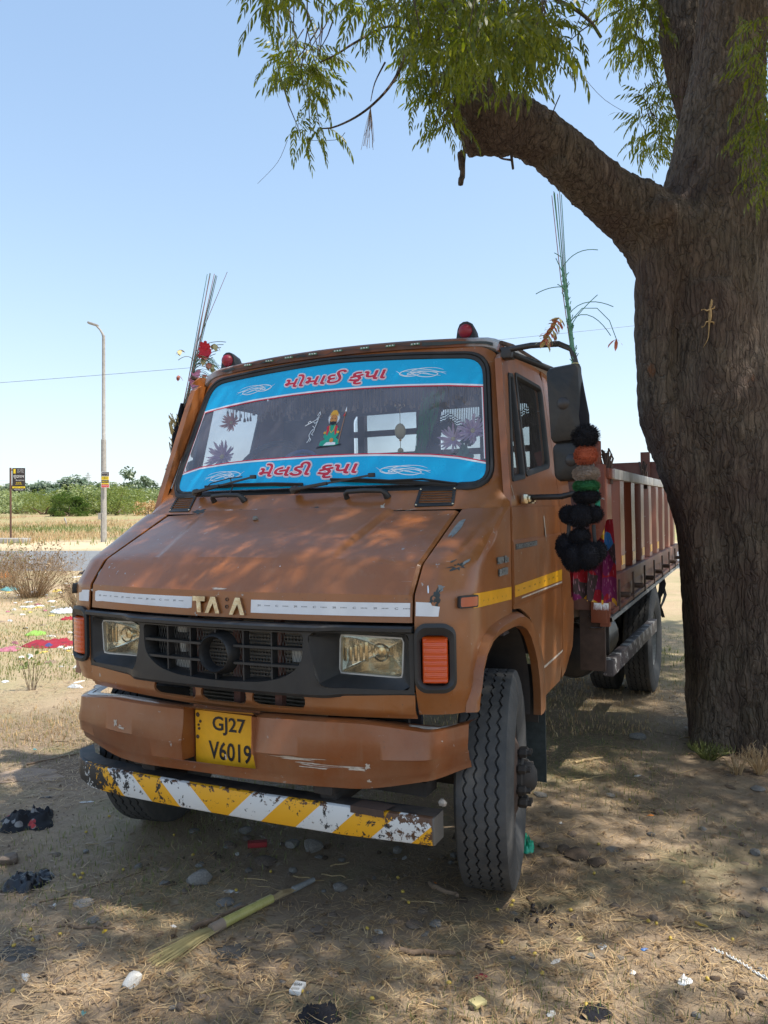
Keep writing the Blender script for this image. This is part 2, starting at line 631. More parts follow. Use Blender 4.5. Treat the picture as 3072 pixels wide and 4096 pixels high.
def stripe_mat():
    """yellow and white chevrons, worn through to black paint and rust"""
    t = NT('hazard_stripes')
    x, y, z = t.sep()[:3]
    f = t.math('SUBTRACT', t.math('ABSOLUTE', t.math('ADD', x, .020)), t.math('MULTIPLY', t.math('SUBTRACT', z, .368), 1.1))
    ph = t.math('FRACT', t.math('DIVIDE', t.math('SUBTRACT', f, .046), .29))
    isw = t.step(ph, .502, .498)
    c = t.mix(isw, (.80, .38, .012), (.66, .65, .62))
    n = t.math('ADD', t.math('MULTIPLY', t.noise(17, 8, .72, dist=.3), .75), t.math('MULTIPLY', t.noise(70, 5, .7, vec=t.mapping(loc=(3, 3, 3))), .25))
    wear = t.math('ADD', n, t.math('MULTIPLY', t.step(x, -.28, -.78), .145))
    blk = t.step(wear, .575, .587)
    c = t.mix(blk, c, (.018, .018, .019))
    wr = t.math('ADD', t.noise(29, 7, .7, vec=t.mapping(loc=(5, 2, 1))), t.math('MULTIPLY', t.step(x, .52, .86), .17))
    edge = t.math('MULTIPLY', t.step(z, .432, .455), .10)
    wr = t.math('ADD', wr, edge)
    rst = t.step(wr, .635, .65)
    rc = t.mix(t.noise(60, 4), (.05, .025, .015), (.16, .075, .035))
    c = t.mix(rst, c, rc)
    endk = t.math('MULTIPLY', t.step(x, .826, .832), 1.0)
    c = t.mix(endk, c, (.13, .115, .10))
    t.base(c); t.rough(.55)
    t.bump(t.math('SUBTRACT', 1, t.math('MAXIMUM', blk, rst)), .4, .002)
    MAT['stripes'] = t.m
stripe_mat()

def guard_mat():
    t = NT('guard_checker')
    x, y, z = t.sep()[:3]
    f = t.math('FRACT', t.math('DIVIDE', t.math('ADD', y, z), .16))
    n = t.noise(18, 6, .7)
    k = t.math('MULTIPLY', t.step(f, .48, .52), t.step(n, .50, .46))
    c = t.mix(k, (.085, .07, .07), (.42, .40, .38))
    t.base(c); t.rough(.6)
    MAT['guard'] = t.m
guard_mat()

def glass_mat(name, tint, gloss_rough=.03, film=.0, filmcol=(.35, .38, .45), fres=1.45):
    m = bpy.data.materials.new(name)
    m.use_nodes = True
    n, l = m.node_tree.nodes, m.node_tree.links
    n.remove(n['Principled BSDF'])
    out = n['Material Output']
    tr = n.new('ShaderNodeBsdfTransparent'); tr.inputs[0].default_value = (*tint, 1)
    gl = n.new('ShaderNodeBsdfGlossy'); gl.inputs['Roughness'].default_value = gloss_rough
    lw = n.new('ShaderNodeLayerWeight'); lw.inputs[0].default_value = .5
    pw = n.new('ShaderNodeMath'); pw.operation = 'POWER'; pw.inputs[1].default_value = 4; l.new(lw.outputs['Facing'], pw.inputs[0])
    fr = n.new('ShaderNodeMath'); fr.operation = 'MULTIPLY_ADD'; fr.inputs[1].default_value = .85; fr.inputs[2].default_value = (fres-1)*.10; l.new(pw.outputs[0], fr.inputs[0])
    mx = n.new('ShaderNodeMixShader')
    l.new(fr.outputs[0], mx.inputs[0]); l.new(tr.outputs[0], mx.inputs[1]); l.new(gl.outputs[0], mx.inputs[2])
    res = mx.outputs[0]
    if film > 0:
        df = n.new('ShaderNodeBsdfDiffuse'); df.inputs[0].default_value = (*filmcol, 1)
        tc = n.new('ShaderNodeTexCoord'); nz = n.new('ShaderNodeTexNoise'); nz.inputs['Scale'].default_value = 3; nz.inputs['Detail'].default_value = 6
        l.new(tc.outputs['Object'], nz.inputs['Vector'])
        mr = n.new('ShaderNodeMapRange'); mr.inputs['From Min'].default_value = .3; mr.inputs['From Max'].default_value = .7
        mr.inputs['To Min'].default_value = film*.35; mr.inputs['To Max'].default_value = film*1.8
        l.new(nz.outputs['Fac'], mr.inputs['Value'])
        m2 = n.new('ShaderNodeMixShader')
        l.new(mr.outputs[0], m2.inputs[0]); l.new(res, m2.inputs[1]); l.new(df.outputs[0], m2.inputs[2])
        res = m2.outputs[0]
    l.new(res, out.inputs['Surface'])
    MAT[name] = m
    return m
glass_mat('windscreen_glass', (.86, .87, .90), .02, .22, (.42, .42, .50), 1.9)  # film stands for dust and for sky reflection, put into its grey-violet colour
glass_mat('side_glass', (.80, .83, .84), .03, .05, (.3, .3, .3), 1.5)
glass_mat('rear_glass', (.85, .9, .88), .05, .25, (.45, .5, .48))

def lens_mat(name, col, rough=.12):
    t = NT(name)
    t.base(col); t.rough(rough)
    t.set(Coat_Weight=.6, Coat_Roughness=.05)
    t.b.inputs['Subsurface Weight'].default_value = .25
    t.b.inputs['Subsurface Radius'].default_value = (.03, .01, .005)
    MAT[name] = t.m
lens_mat('lens_orange', (.60, .070, .006))
lens_mat('lens_amber_dull', (.40, .075, .018), .3)
lens_mat('lens_red', (.26, .006, .020), .45)
MAT['lens_red'].node_tree.nodes['Principled BSDF'].inputs['Coat Weight'].default_value = .1
def headlamp_glass():
    t = NT('headlamp_glass')
    t.base((.9, .88, .80)); t.rough(.04)
    t.b.inputs['Transmission Weight'].default_value = 1
    t.b.inputs['IOR'].default_value = 1.2
    MAT['headlamp_glass'] = t.m
headlamp_glass()
glass_mat('headlamp_cover', (.88, .86, .78), .06, .07, (.45, .42, .32), 1.35)
t = NT('reflector'); t.base((.80, .78, .72)); t.rough(.16); t.set(Metallic=1.0); t.bump(t.noise(38, 2), .5, .004); MAT['reflector'] = t.m

def bark_mat():
    t = NT('bark')
    vec = t.mapping((1, 1, .17))
    w = t.n.new('ShaderNodeVectorMath'); w.operation = 'ADD'
    nc = t.n.new('ShaderNodeTexNoise'); nc.inputs['Scale'].default_value = 7; nc.inputs['Detail'].default_value = 4
    t.l.new(t.coord(), nc.inputs['Vector'])
    sc = t.n.new('ShaderNodeVectorMath'); sc.operation = 'SCALE'; sc.inputs['Scale'].default_value = .07
    t.l.new(nc.outputs['Color'], sc.inputs[0]); t.l.new(vec, w.inputs[0]); t.l.new(sc.outputs[0], w.inputs[1])
    wv = w.outputs[0]
    v = t.voronoi(36, 'DISTANCE_TO_EDGE', vec=wv)
    fine = t.noise(34, 8, .75, vec=wv, dist=.8)
    n = t.noise(6, 9, .72, vec=t.mapping((1, 1, .3)), dist=.6)
    big = t.noise(2.2, 4, .6)
    c = t.mix(t.step(fine, .32, .68), (.046, .034, .028), (.320, .250, .190))
    c = t.mix(t.math('MULTIPLY', t.step(n, .45, .7), .45), c, (.235, .175, .115))
    c = t.mix(t.math('MULTIPLY', t.step(big, .45, .62), .42), c, (.125, .068, .058))
    grn = t.noise(1.4, 5, .6, vec=t.mapping(loc=(9, 1, 4)))
    c = t.mix(t.math('MULTIPLY', t.step(grn, .5, .7), .40), c, (.095, .090, .060))
    crack = t.math('MULTIPLY', t.step(v, .06, .0), t.math('MULTIPLY', t.step(fine, .62, .42), .60))
    c = t.mix(crack, c, (.016, .011, .010))
    rd = t.noise(9, 5, .6, vec=t.mapping((1, 1, .5), loc=(1, 8, 2)))
    c = t.mix(t.math('MULTIPLY', t.step(rd, .69, .75), .75), c, (.26, .10, .04))
    t.base(c); t.rough(.9)
    t.b.inputs['Specular IOR Level'].default_value = .25
    h = t.math('ADD', t.math('MULTIPLY', t.step(v, 0, .14), .6), t.math('ADD', t.math('MULTIPLY', fine, 1.3), t.math('MULTIPLY', n, .8)))
    t.bump(h, 1.0, .040)
    MAT['bark'] = t.m
bark_mat()

def leaf_mat(name, c1, c2, trans=.45, tc=None):
    m = bpy.data.materials.new(name)
    m.use_nodes = True
    n, l = m.node_tree.nodes, m.node_tree.links
    b = n['Principled BSDF']
    out = n['Material Output']
    g = n.new('ShaderNodeNewGeometry')
    nz = n.new('ShaderNodeTexNoise'); nz.inputs['Scale'].default_value = 5; nz.inputs['Detail'].default_value = 3
    l.new(g.outputs['Position'], nz.inputs['Vector'])
    mxv = n.new('ShaderNodeMix'); mxv.data_type = 'RGBA'
    ad = n.new('ShaderNodeMath'); ad.operation = 'ADD'
    l.new(nz.outputs['Fac'], ad.inputs[0])
    ml = n.new('ShaderNodeMath'); ml.operation = 'MULTIPLY_ADD'
    l.new(g.outputs['Random Per Island'], ml.inputs[0]); ml.inputs[1].default_value = .9; ml.inputs[2].default_value = -.45
    l.new(ml.outputs[0], ad.inputs[1])
    l.new(ad.outputs[0], mxv.inputs[0])
    mxv.inputs[6].default_value = (*c1, 1); mxv.inputs[7].default_value = (*c2, 1)
    l.new(mxv.outputs[2], b.inputs['Base Color'])
    b.inputs['Roughness'].default_value = .42
    tr = n.new('ShaderNodeBsdfTranslucent')
    mt = n.new('ShaderNodeMix'); mt.data_type = 'RGBA'; mt.blend_type = 'MULTIPLY'; mt.inputs[0].default_value = 1
    l.new(mxv.outputs[2], mt.inputs[6]); mt.inputs[7].default_value = (*(tc or (2.6, 3.0, .9)), 1)
    l.new(mt.outputs[2], tr.inputs[0])
    mx = n.new('ShaderNodeMixShader'); mx.inputs[0].default_value = trans
    l.new(b.outputs[0], mx.inputs[1]); l.new(tr.outputs[0], mx.inputs[2])
    l.new(mx.outputs[0], out.inputs['Surface'])
    MAT[name] = m
    return m
leaf_mat('neem_leaf', (.046, .072, .010), (.135, .150, .016), .46, (2.7, 2.5, .7))
leaf_mat('far_leaf', (.13, .18, .055), (.30, .33, .14), .3, (1.4, 1.5, .8))
leaf_mat('skyline_leaf', (.085, .13, .075), (.17, .22, .13), .25, (1.3, 1.4, 1))
leaf_mat('far_leaf_dark', (.060, .11, .030), (.15, .21, .07), .25, (1.4, 1.6, .8))
leaf_mat('dry_twig', (.22, .14, .075), (.42, .30, .18), .2, (1.3, 1.1, .9))
leaf_mat('dry_grass', (.34, .22, .11), (.70, .52, .29), .25, (1.3, 1.15, .9))
leaf_mat('green_grass', (.085, .115, .030), (.26, .27, .09), .3, (1.5, 1.5, .8))
leaf_mat('dead_leaf', (.17, .105, .055), (.36, .25, .14), .15, (1.2, 1.1, .9))

leaf_mat('petal_sheer', (.60, .38, .62), (.95, .82, .90), .5, (1, 1, 1))
def ground_mat():
    t = NT('ground')
    g = t.n.new('ShaderNodeNewGeometry')
    pos = g.outputs['Position']
    def nz(s, d=6, r=.6, loc=(0, 0, 0), dist=0.0): return t.noise(s, d, r, vec=t.mapping(loc=loc, src=pos), dist=dist)
    c = t.mix(t.step(nz(.7, 8, .65), .35, .65), (.245, .178, .120), (.42, .315, .215))
    c = t.mix(t.step(nz(5, 8, .7, (3, 1, 0)), .40, .66), c, (.42, .32, .21))
    c = t.mix(t.math('MULTIPLY', t.step(nz(.45, 5, .6, (7, 2, 0)), .5, .62), .65), c, (.17, .120, .085))
    c = t.mix(t.math('MULTIPLY', t.step(nz(1.3, 7, .7, (1, 9, 0)), .52, .66), .6), c, (.175, .180, .080))
    fib = t.noise(1, 6, .75, vec=t.mapping((60, 14, 20), rot=(0, 0, .6), src=pos), dist=1.2)
    fib2 = t.noise(1, 6, .75, vec=t.mapping((16, 70, 20), rot=(0, 0, .3), src=pos), dist=1.0)
    fb = t.math('MAXIMUM', fib, fib2)
    c = t.mix(t.math('MULTIPLY', t.step(fb, .60, .72), .65), c, (.40, .30, .17))
    c = t.mix(t.math('MULTIPLY', t.step(nz(48, 5, .75), .58, .7), .6), c, (.065, .045, .032))
    # sandy towards the road (further off) - world distance measured along the view of the lot
    xy = t.n.new('ShaderNodeVectorMath'); xy.operation = 'DOT_PRODUCT'
    t.l.new(pos, xy.inputs[0]); xy.inputs[1].default_value = (FWD.x, FWD.y, 0)
    b0 = t.math('SUBTRACT', xy.outputs['Value'], CAM.x*FWD.x+CAM.y*FWD.y)
    bn = t.math('ADD', b0, t.math('MULTIPLY', t.math('SUBTRACT', nz(.5, 4), .5), 3.5))
    sand = t.mix(nz(2.0, 8, .7), (.44, .31, .175), (.60, .47, .30))
    sand = t.mix(t.math('MULTIPLY', t.step(nz(.8, 7, .7, (5, 5, 0)), .44, .60), .6), sand, (.34, .35, .15))
    c = t.mix(t.math('MULTIPLY', t.step(bn, 5.0, 7.5), .62), c, sand)
    c = t.mix(t.math('MULTIPLY', t.step(bn, 28, 31), .9), c, t.mix(nz(1.1, 7), (.50, .37, .22), (.66, .54, .36)))
    field = t.mix(t.step(nz(.16, 8, .7, (4, 4, 0)), .38, .62), (.36, .22, .135), (.29, .31, .13))
    field = t.mix(t.math('MULTIPLY', t.step(nz(.9, 8, .75, (2, 6, 0)), .5, .7), .6), field, (.44, .34, .18))
    c = t.mix(t.step(bn, 35, 39), c, field)
    t.base(c); t.rough(.95)
    t.b.inputs['Specular IOR Level'].default_value = .2
    h = t.math('ADD', t.math('MULTIPLY', nz(30, 7, .75), 1.0), t.math('MULTIPLY', fb, .8))
    t.bump(h, .8, .02)
    MAT['ground'] = t.m
ground_mat()
def road_mat():
    t = NT('asphalt')
    n = t.noise(1.2, 8, .65)
    t.base(t.mix(t.step(n, .3, .7), (.15, .155, .16), (.21, .21, .205))); t.rough(.8)
    t.bump(t.noise(60, 4), .3, .01)
    MAT['asphalt'] = t.m
road_mat()
def quilt_mat():
    """printed cloth hanging under the pompoms: red, magenta and yellow patches with pale stitching"""
    t = NT('printed_cloth')
    x, y, z = t.sep()[:3]
    v = t.voronoi(17, 'F1', out='Color')
    s = t.n.new('ShaderNodeSeparateColor'); t.l.new(v, s.inputs[0])
    c = t.ramp(s.outputs[0], [(0, (.30, .004, .015)), (.35, (.30, .005, .02)), (.36, (.16, .008, .075)), (.62, (.16, .008, .075)), (.63, (.05, .03, .03)), (.78, (.05, .03, .03)), (.79, (.60, .32, .01)), (.9, (.60, .32, .01)), (.91, (.03, .16, .36))], 'CONSTANT')
    ln = t.noise(1, 2, .5, vec=t.mapping((170, 170, 30), rot=(.2, .3, 0)))
    c = t.mix(t.math('MULTIPLY', t.step(ln, .62, .68), .6), c, (.55, .28, .35))
    t.base(c); t.rough(.85)
    MAT['quilt'] = t.m
quilt_mat()
def patterned(name, c1, c2, c3, sc):
    t = NT(name)
    v = t.voronoi(sc, 'F1')
    c = t.mix(t.step(v, .28, .32), c2, c1)
    n = t.noise(sc*.5, 3)
    c = t.mix(t.math('MULTIPLY', t.step(n, .6, .63), t.step(v, .34, .28)), c, c3)
    t.base(c); t.rough(.9); MAT[name] = t.m
patterned('black_print_cloth', (.012, .013, .016), (.22, .21, .20), (.40, .04, .04), 15)
patterned('red_print_cloth', (.27, .014, .03), (.16, .02, .03), (.05, .05, .16), 6)
# ================================================================ THE TRUCK (built in its own frame: x to its left side, y rearwards, z up)
truck = empty('truck', (0, 0, 0), 'old brown flatbed lorry parked beside the big neem tree with blue banners on its windscreen', 'truck')
truck.matrix_world = TRUCK_M
def place_on_truck(o, origin=(0, 0, 0)):
    o.matrix_world = TRUCK_M @ Matrix.Translation(Vector(origin))
    return o
_zz = [.70, .775, .88, 1.10, 1.20, 1.30, 1.488, 1.6]
_yy = [-.035, -.035, -.058, -.061, -.052, .029, .43, .66]
def FY(z): return float(np.interp(z, _zz, _yy))
def F(x, z): return Vector((x, FY(z)+.142*x*x, z))
def W(x, z):
    b = .115*x*x
    if z > 1.6: return Vector((x, .578+.41*(z-1.6)+b, z))
    return Vector((x, .578-(1.6-z)*1.2+b, z))
def off(S, d, e=1e-3, sgn=-1):
    """surface S moved d along its outward normal (outward = the way the camera side faces)"""
    def g(u, v):
        p = S(u, v)
        n = (S(u+e, v)-S(u-e, v)).cross(S(u, v+e)-S(u, v-e)).normalized()
        if (n.y if sgn < 0 else -n.x) * (1 if sgn < 0 else 1) > 0 and sgn < 0: n = -n
        if sgn > 0 and n.x*sgn < 0: n = -n
        return p+n*d
    return g
cx = lambda a, b, s=.06: frange(a, b, s)

# ---- hood
rows = []
ZH = [1.104, 1.108, 1.14, 1.17, 1.192, 1.200, 1.208, 1.23, 1.26, 1.288, 1.296, 1.302, 1.31, 1.33, 1.36, 1.39, 1.42, 1.45, 1.475, 1.484]
XH = [i/60*.747 for i in range(-60, 61)]
def hood_pt(x, z):
    p = off(F, 0)(x, z)
    d = 0
    if z > 1.305:
        edge = .395+(z-1.305)*.40
        k = 1-sstep(edge-.003, edge+.022, abs(x))
        d = .015*k*sstep(1.305, 1.35, z)
        d += .012*(1-(abs(x)/.75)**2)
    d += .0035*noise.noise((x*3.3, z*4, 2))
    e = .75-abs(x)
    if e < .006: d -= .006
    return off(F, d)(x, z)
mb = MB()
mb.grid([[hood_pt(x, z) for x in XH] for z in ZH])
# rolled edges
mb.grid([[hood_pt(x, 1.104) for x in XH], [F(x, 1.100)+Vector((0, .03, 0)) for x in XH]])
mb.grid([[F(x, 1.49)+Vector((0, .02, -.02)) for x in XH], [hood_pt(x, 1.484) for x in XH]])
for s in (-1, 1):
    mb.grid([[hood_pt(s*.747, z) for z in ZH], [F(s*.745, z)+Vector((0, .03, -.015)) for z in ZH]])
hood = mb.build('hood', BROWN, truck, 22)
# reflective tape
for x0, x1, ztop, zb in ((-.715, -.141, 1.175, 1.131), (.134, .741, 1.172, 1.125)):
    mb = MB()
    if x0 < 0:
        out = [(x0, zb+.004), (x0+.012, zb), (x0+.05, zb+.003), (x1-.02, zb-.001), (x1, zb+.002), (x1, ztop), (-.45, ztop-.001), (x0+.02, ztop+.002), (x0, ztop-.003)]
    else:
        out = [(x0, zb), (x1, zb), (x1, ztop), (x0, ztop)]
    mb.panel(out, off(F, .0025), cutu=cx(x0, x1, .04), thick=.002, out=(0, -1, 0))
    k = 0
    for i in range(int((x1-x0)/.075)):
        u = x0+.035+i*.075
        lay_text(mb, '3M' if i % 2 == 0 else 'C', off(F, .0034), u, (ztop+zb)/2+.004, .012, .007, mi=1)
        lay_text(mb, 'IIIII' , off(F, .0034), u+.035, (ztop+zb)/2+.004, .022, .0035, mi=1)
    mb.build('reflective_tape', [MAT['tape_white'], MAT['letter_black']], truck, 0)
# raised letters T A . A
def letter(mb, pts, holes=()):
    mb.panel(pts, off(F, .014), holes, thick=.012, out=(0, -1, 0))
T_ = [(-.128, 1.178), (-.128, 1.160), (-.110, 1.160), (-.103, 1.118), (-.085, 1.118), (-.089, 1.160), (-.069, 1.160), (-.069, 1.178)]
def A_(x0, x1, a, b):
    w = x1-x0
    return [(x0, b), (x0+w*.36, a), (x0+w*.66, a), (x1, b), (x1-w*.27, b), (x0+w*.52, a-(a-b)*.38), (x0+w*.24, b)]
for pts in (T_, A_(-.066, .002, 1.178, 1.117), A_(.046, .114, 1.178, 1.115)):
    mb = MB(); letter(mb, pts)
    mb.build('badge_letter', MAT['chrome'], truck, 30)
for z in (1.170, 1.143):
    mb = MB()
    p = off(F, .001)(.026, z)
    mb.lathe([(p.y-.002, .007), (p.y-.003, .006), (p.y+.006, .0045), (p.y+.010, .0)], 12, (p.x, 0, p.z), 'Y')
    mb.build('badge_hole', MAT['dark_primer'], truck)

# ---- fender, both sides, by (s,z): s runs from the hood seam round the corner to the door seam
SD = .25+.42
def fender_surf(side, d=0.0):
    def g(s, z):
        f = (FY(max(z, 1.10)) if z > 1.10 else -.061+(.026*sstep(.88, .78, z)))+.142*.5625
        depth = .15-.095*sstep(1.28, 1.49, z)
        xs = [.757, .82, .87, .900, .920, .930]
        ys = [0, .012, .035, .065, .10, .15]
        if s <= .25:
            ss = [0, .064, .118, .160, .200, .25]
            x = float(np.interp(s, ss, xs)); y = f+float(np.interp(s, ss, ys))*depth/.15
        else:
            x = .930
            y0 = f+depth
            y = y0+(s-.25)*(.60-y0)/(SD-.25)
        # side slims towards the front bottom a little
        if z < 1.15: x -= 0
        return Vector((side*x, y, z))
    def h(s, z):
        if d == 0: return g(s, z)
        e = 2e-3
        n = (g(s+e, z)-g(s-e, z)).cross(g(s, z+e)-g(s, z-e)).normalized()
        if n.x*side < -.2 or (abs(n.x) <= .2 and n.y > 0): n = -n
        return g(s, z)+n*d
    return h
def s_of_y(y): return y+.07
arch_outer = [(.128, .80), (.135, .86), (.15, .93), (.185, .99), (.24, 1.035), (.32, 1.058), (.42, 1.068), (.52, 1.072), (.598, 1.074)]
scut = [.03, .064, .09, .118, .14, .160, .18, .200, .225, .25]+frange(.25, SD, .07)
zcut = [.80, .84, .88, .92, .96, 1.0, 1.04, 1.08, 1.10, 1.12, 1.15, 1.18, 1.195, 1.205, 1.22, 1.25, 1.28, 1.295, 1.305, 1.33, 1.36, 1.39, 1.42, 1.45, 1.475]
ind_hole = rrect(.085, .885, .255, 1.090, .05, 5)
for side in (1, -1):
    fs = fender_surf(side)
    outl = [(0, .785), (0, 1.494), (SD, 1.498), (SD, 1.074)]+[(s_of_y(y), z) for y, z in reversed(arch_outer[:-1])]+[(.20, .792)]
    mb = MB()
    mb.panel(outl, fs, [rrect(.003, .876, .132, 1.100, .040, 5)], scut, zcut, thick=.006, out=(side*.7, -.7, .2))
    fender = mb.build('fender', BROWN, truck, 28)
    # tape on the corner
    mb = MB()
    mb.panel([(.004, 1.128), (.082, 1.127), (.086, 1.160), (.06, 1.164), (.055, 1.174), (.004, 1.176)], fender_surf(side, .0022), (), [.03, .064], thick=.0015, out=(side*.7, -.7, 0))
    mb.build('reflective_tape', MAT['tape_white'], truck, 0)
    # wheel arch flare: from the skin out to the lip
    outer = [fs(s_of_y(y), z) for y, z in arch_outer]
    back = [(.68, 1.068), (.76, 1.046), (.83, 1.015), (.90, .965), (.96, .90), (1.005, .83), (1.03, .74), (1.035, .66), (1.03, .60)]
    outer = [Vector((side*.918, outer[0].y, .795))]+outer+[Vector((side*.93, y, z)) for y, z in back]
    lipyz = [(.105, .795), (.112, .83), (.125, .88), (.145, .93), (.19, .98), (.26, 1.010), (.34, 1.022), (.43, 1.026), (.52, 1.026), (.60, 1.022),
             (.66, 1.012), (.73, .988), (.79, .95), (.845, .89), (.885, .83), (.915, .76), (.93, .68), (.93, .62), (.925, .585)]
    lip = [Vector((side*(.955 if i > 1 else .94), y, z)) for i, (y, z) in enumerate(lipyz)]
    mid = [a.lerp(b, .45)+Vector((side*.022, 0, .006)) for a, b in zip(outer, lip)]
    m2 = [a.lerp(b, .8)+Vector((side*.012, 0, 0)) for a, b in zip(outer, lip)]
    inn = [Vector((side*(abs(b.x)-.035), b.y+(.01 if i > 9 else -.0), b.z-.004)) for i, b in enumerate(lip)]
    mb = MB(); mb.grid([outer, mid, m2, lip, inn])
    mb.build('wheel_arch', BROWN, truck, 40)
    # inner wheel housing
    mb = MB()
    a0 = [Vector((side*.915, b.y+(.52-b.y)*.07, b.z+.006)) for b in lip]
    a1 = [Vector((side*.42, b.y+(.52-b.y)*.02, b.z+.012)) for b in lip]
    mb.grid([a0, a1])
    mb.build('wheel_housing', MAT['chassis_metal'], truck, 40)
    # corner lamp housing in black plastic with its orange lens
    def ring_pts(pts, d): 
        g = fender_surf(side, d)
        return [g(*p) for p in pts]
    o1 = rrect(.000, .870, .137, 1.104, .042, 6); o2 = rrect(.010, .882, .128, 1.092, .036, 6); o3 = rrect(.021, .893, .117, 1.064, .026, 6)
    mb = MB()
    mb.grid([ring_pts(o1, .001), ring_pts(o1, .014), ring_pts(o2, .018), ring_pts(o3, .006), ring_pts(o3, -.02)], closed=True)
    g = fender_surf(side, -.018)
    mb.panel(o3, g, (), scut, zcut, out=(side*.7, -.7, 0))
    lamp = mb.build('corner_lamp', MAT['black_plastic'], truck, 40)
    g = fender_surf(side, .012)
    def lens_surf(s, z, g1=fender_surf(side, .016), g0=fender_surf(side, -.016)):
        k = min(1, min(s-.023, .115-s)/.008, min(z-.896, 1.061-z)/.010); k = max(0, k)
        rc = .022; dx = max(0, rc-(.115-s)); dz = max(0, rc-(z-.896))
        if math.hypot(dx, dz) > rc-.002: k *= max(0, 1-(math.hypot(dx, dz)-rc+.002)/.004)
        p = g0(s, z).lerp(g1(s, z), k**.5)
        rib = (.0020*abs(math.sin((z-.896)/.165*math.pi*8))**.5+.0006*math.sin((z-.896)/.165*2*math.pi*26))*k
        return p+Vector((side*.7, -.7, 0))*rib
    mb = MB()
    zs = [.896+.165*i/90 for i in range(91)]
    ss = [.023, .025, .028, .034, .045, .056, .068, .080, .090, .098, .104, .109, .112, .115]
    mb.grid([[lens_surf(s, z) for s in ss] for z in zs])
    mb.build('lens', MAT['lens_orange'], lamp, 60)
    # side repeater lamp
    g1, g2 = fender_surf(side, .004), fender_surf(side, .022)
    r1 = rrect(.146, 1.152, .222, 1.194, .006, 3); r2 = rrect(.151, 1.157, .218, 1.189, .006, 3)
    mb = MB(); mb.grid([[g1(*p) for p in r1], [g2(*p) for p in r1], [g2(*p) for p in r2]], closed=True)
    rep = mb.build('side_lamp', MAT['black_rubber'], truck, 40)
    mb = MB(); mb.panel(r2, g2, (), [.16, .18, .20], thick=.012, out=(side*.7, -.7, 0))
    mb.build('lens', MAT['lens_amber_dull'], rep, 40)
    # yellow reflective tape on the fender
    mb = MB()
    mb.panel([(.223, 1.146), (SD-.012, 1.128), (SD-.012, 1.178), (.223, 1.196)], fender_surf(side, .003), (), frange(.223, SD, .05), thick=.0015, out=(side, 0, 0))
    for i in range(6):
        lay_text(mb, 'C' if i % 2 else '3M', fender_surf(side, .0042), .31+i*.055, 1.163-.0025*i, .010, .006, mi=1)
    mb.build('yellow_tape', [MAT['tape_yellow'], MAT['letter_black']], truck, 0)

# chips of missing paint on the near corner and hood, each a thin flake patch
fl, fr = fender_surf(-1, .0012), fender_surf(1, .0012)
def chip(surf, poly, m):
    mb = MB(); mb.panel(poly, surf, out=(0, -1, 0))
    mb.build('paint_chip', MAT[m], truck, 0)
chip(fr, blob(.125, 1.292, .034, .011, 26, .55, .15), 'dark_primer')
chip(fr, blob(.10, 1.308, .010, .004, 9, .5, .4), 'dark_primer')
chip(fr, blob(.150, 1.305, .014, .006, 12, .5, .5), 'grey_primer')
chip(fr, blob(.070, 1.198, .012, .024, 18, .5, -.4), 'dark_primer')
chip(fr, blob(.070, 1.170, .018, .017, 18, .45, .3), 'dark_primer')
chip(fr, blob(.082, 1.222, .012, .010, 12, .5, .3), 'grey_primer')
chip(fr, blob(.042, 1.214, .003, .013, 9, .4, .3), 'sticker_white')
chip(fr, blob(.035, 1.420, .014, .035, 14, .3, -.25), 'grey_primer')
chip(off(F, .0012), blob(-.728, 1.245, .020, .032, 20, .35, 0), 'grey_primer')
chip(off(F, .0016), blob(-.725, 1.236, .006, .012, 10, .4, .5), 'pale_scrape')
chip(off(F, .0012), blob(-.735, 1.178, .014, .008, 12, .5, .3), 'pale_scrape')
chip(off(F, .0012), blob(-.02, 1.208, .030, .0028, 16, .5), 'pale_scrape')
chip(off(F, .0012), blob(.21, 1.29, .003, .002, 7, .4), 'sticker_white')
for i in range(7):
    x = .36+.2*rnd.random(); z = 1.455+.025*rnd.random()
    chip(off(F, .0135), [(x, z), (x+.02, z+.005), (x+.021, z+.0062), (x+.001, z+.0012)], 'pale_scrape')

# ---- black grille surround with headlamp recesses and the oval-cornered opening
GB = .034
def FB(x, z): return Vector((x, -.061+.142*x*x-GB*(1-sstep(.42, .50, abs(x))), z))
def zbot(x): return .847+.013*sstep(.45, .757, abs(x))
opening = rpoly([(-.368, 1.063), (.368, 1.063), (.362, .955), (.30, .905), (.20, .880), (0, .872), (-.20, .880), (-.30, .905), (-.362, .955)], [.02, .02, .05, .05, .08, .08, .08, .05, .05], 5)
hl = {}
outl = [(-.752, zbot(.752)), (-.60, zbot(.6)), (-.45, zbot(.45)), (0, .848), (.45, zbot(.45)), (.60, zbot(.6)), (.752, zbot(.752)), (.752, 1.092), (-.752, 1.092)]
recR = rpoly([(.422, .870), (.738, .872), (.735, 1.066), (.40, 1.066), (.385, 1.05)], [.05, .02, .02, .03, .03], 4)
recL = [(-x, z) for x, z in reversed(recR)]
mb = MB()
cu = frange(-.752, .752, .035); cv = frange(.848, 1.092, .04)
mb.panel(outl, FB, [opening, recR, recL], cu, cv, out=(0, -1, 0))
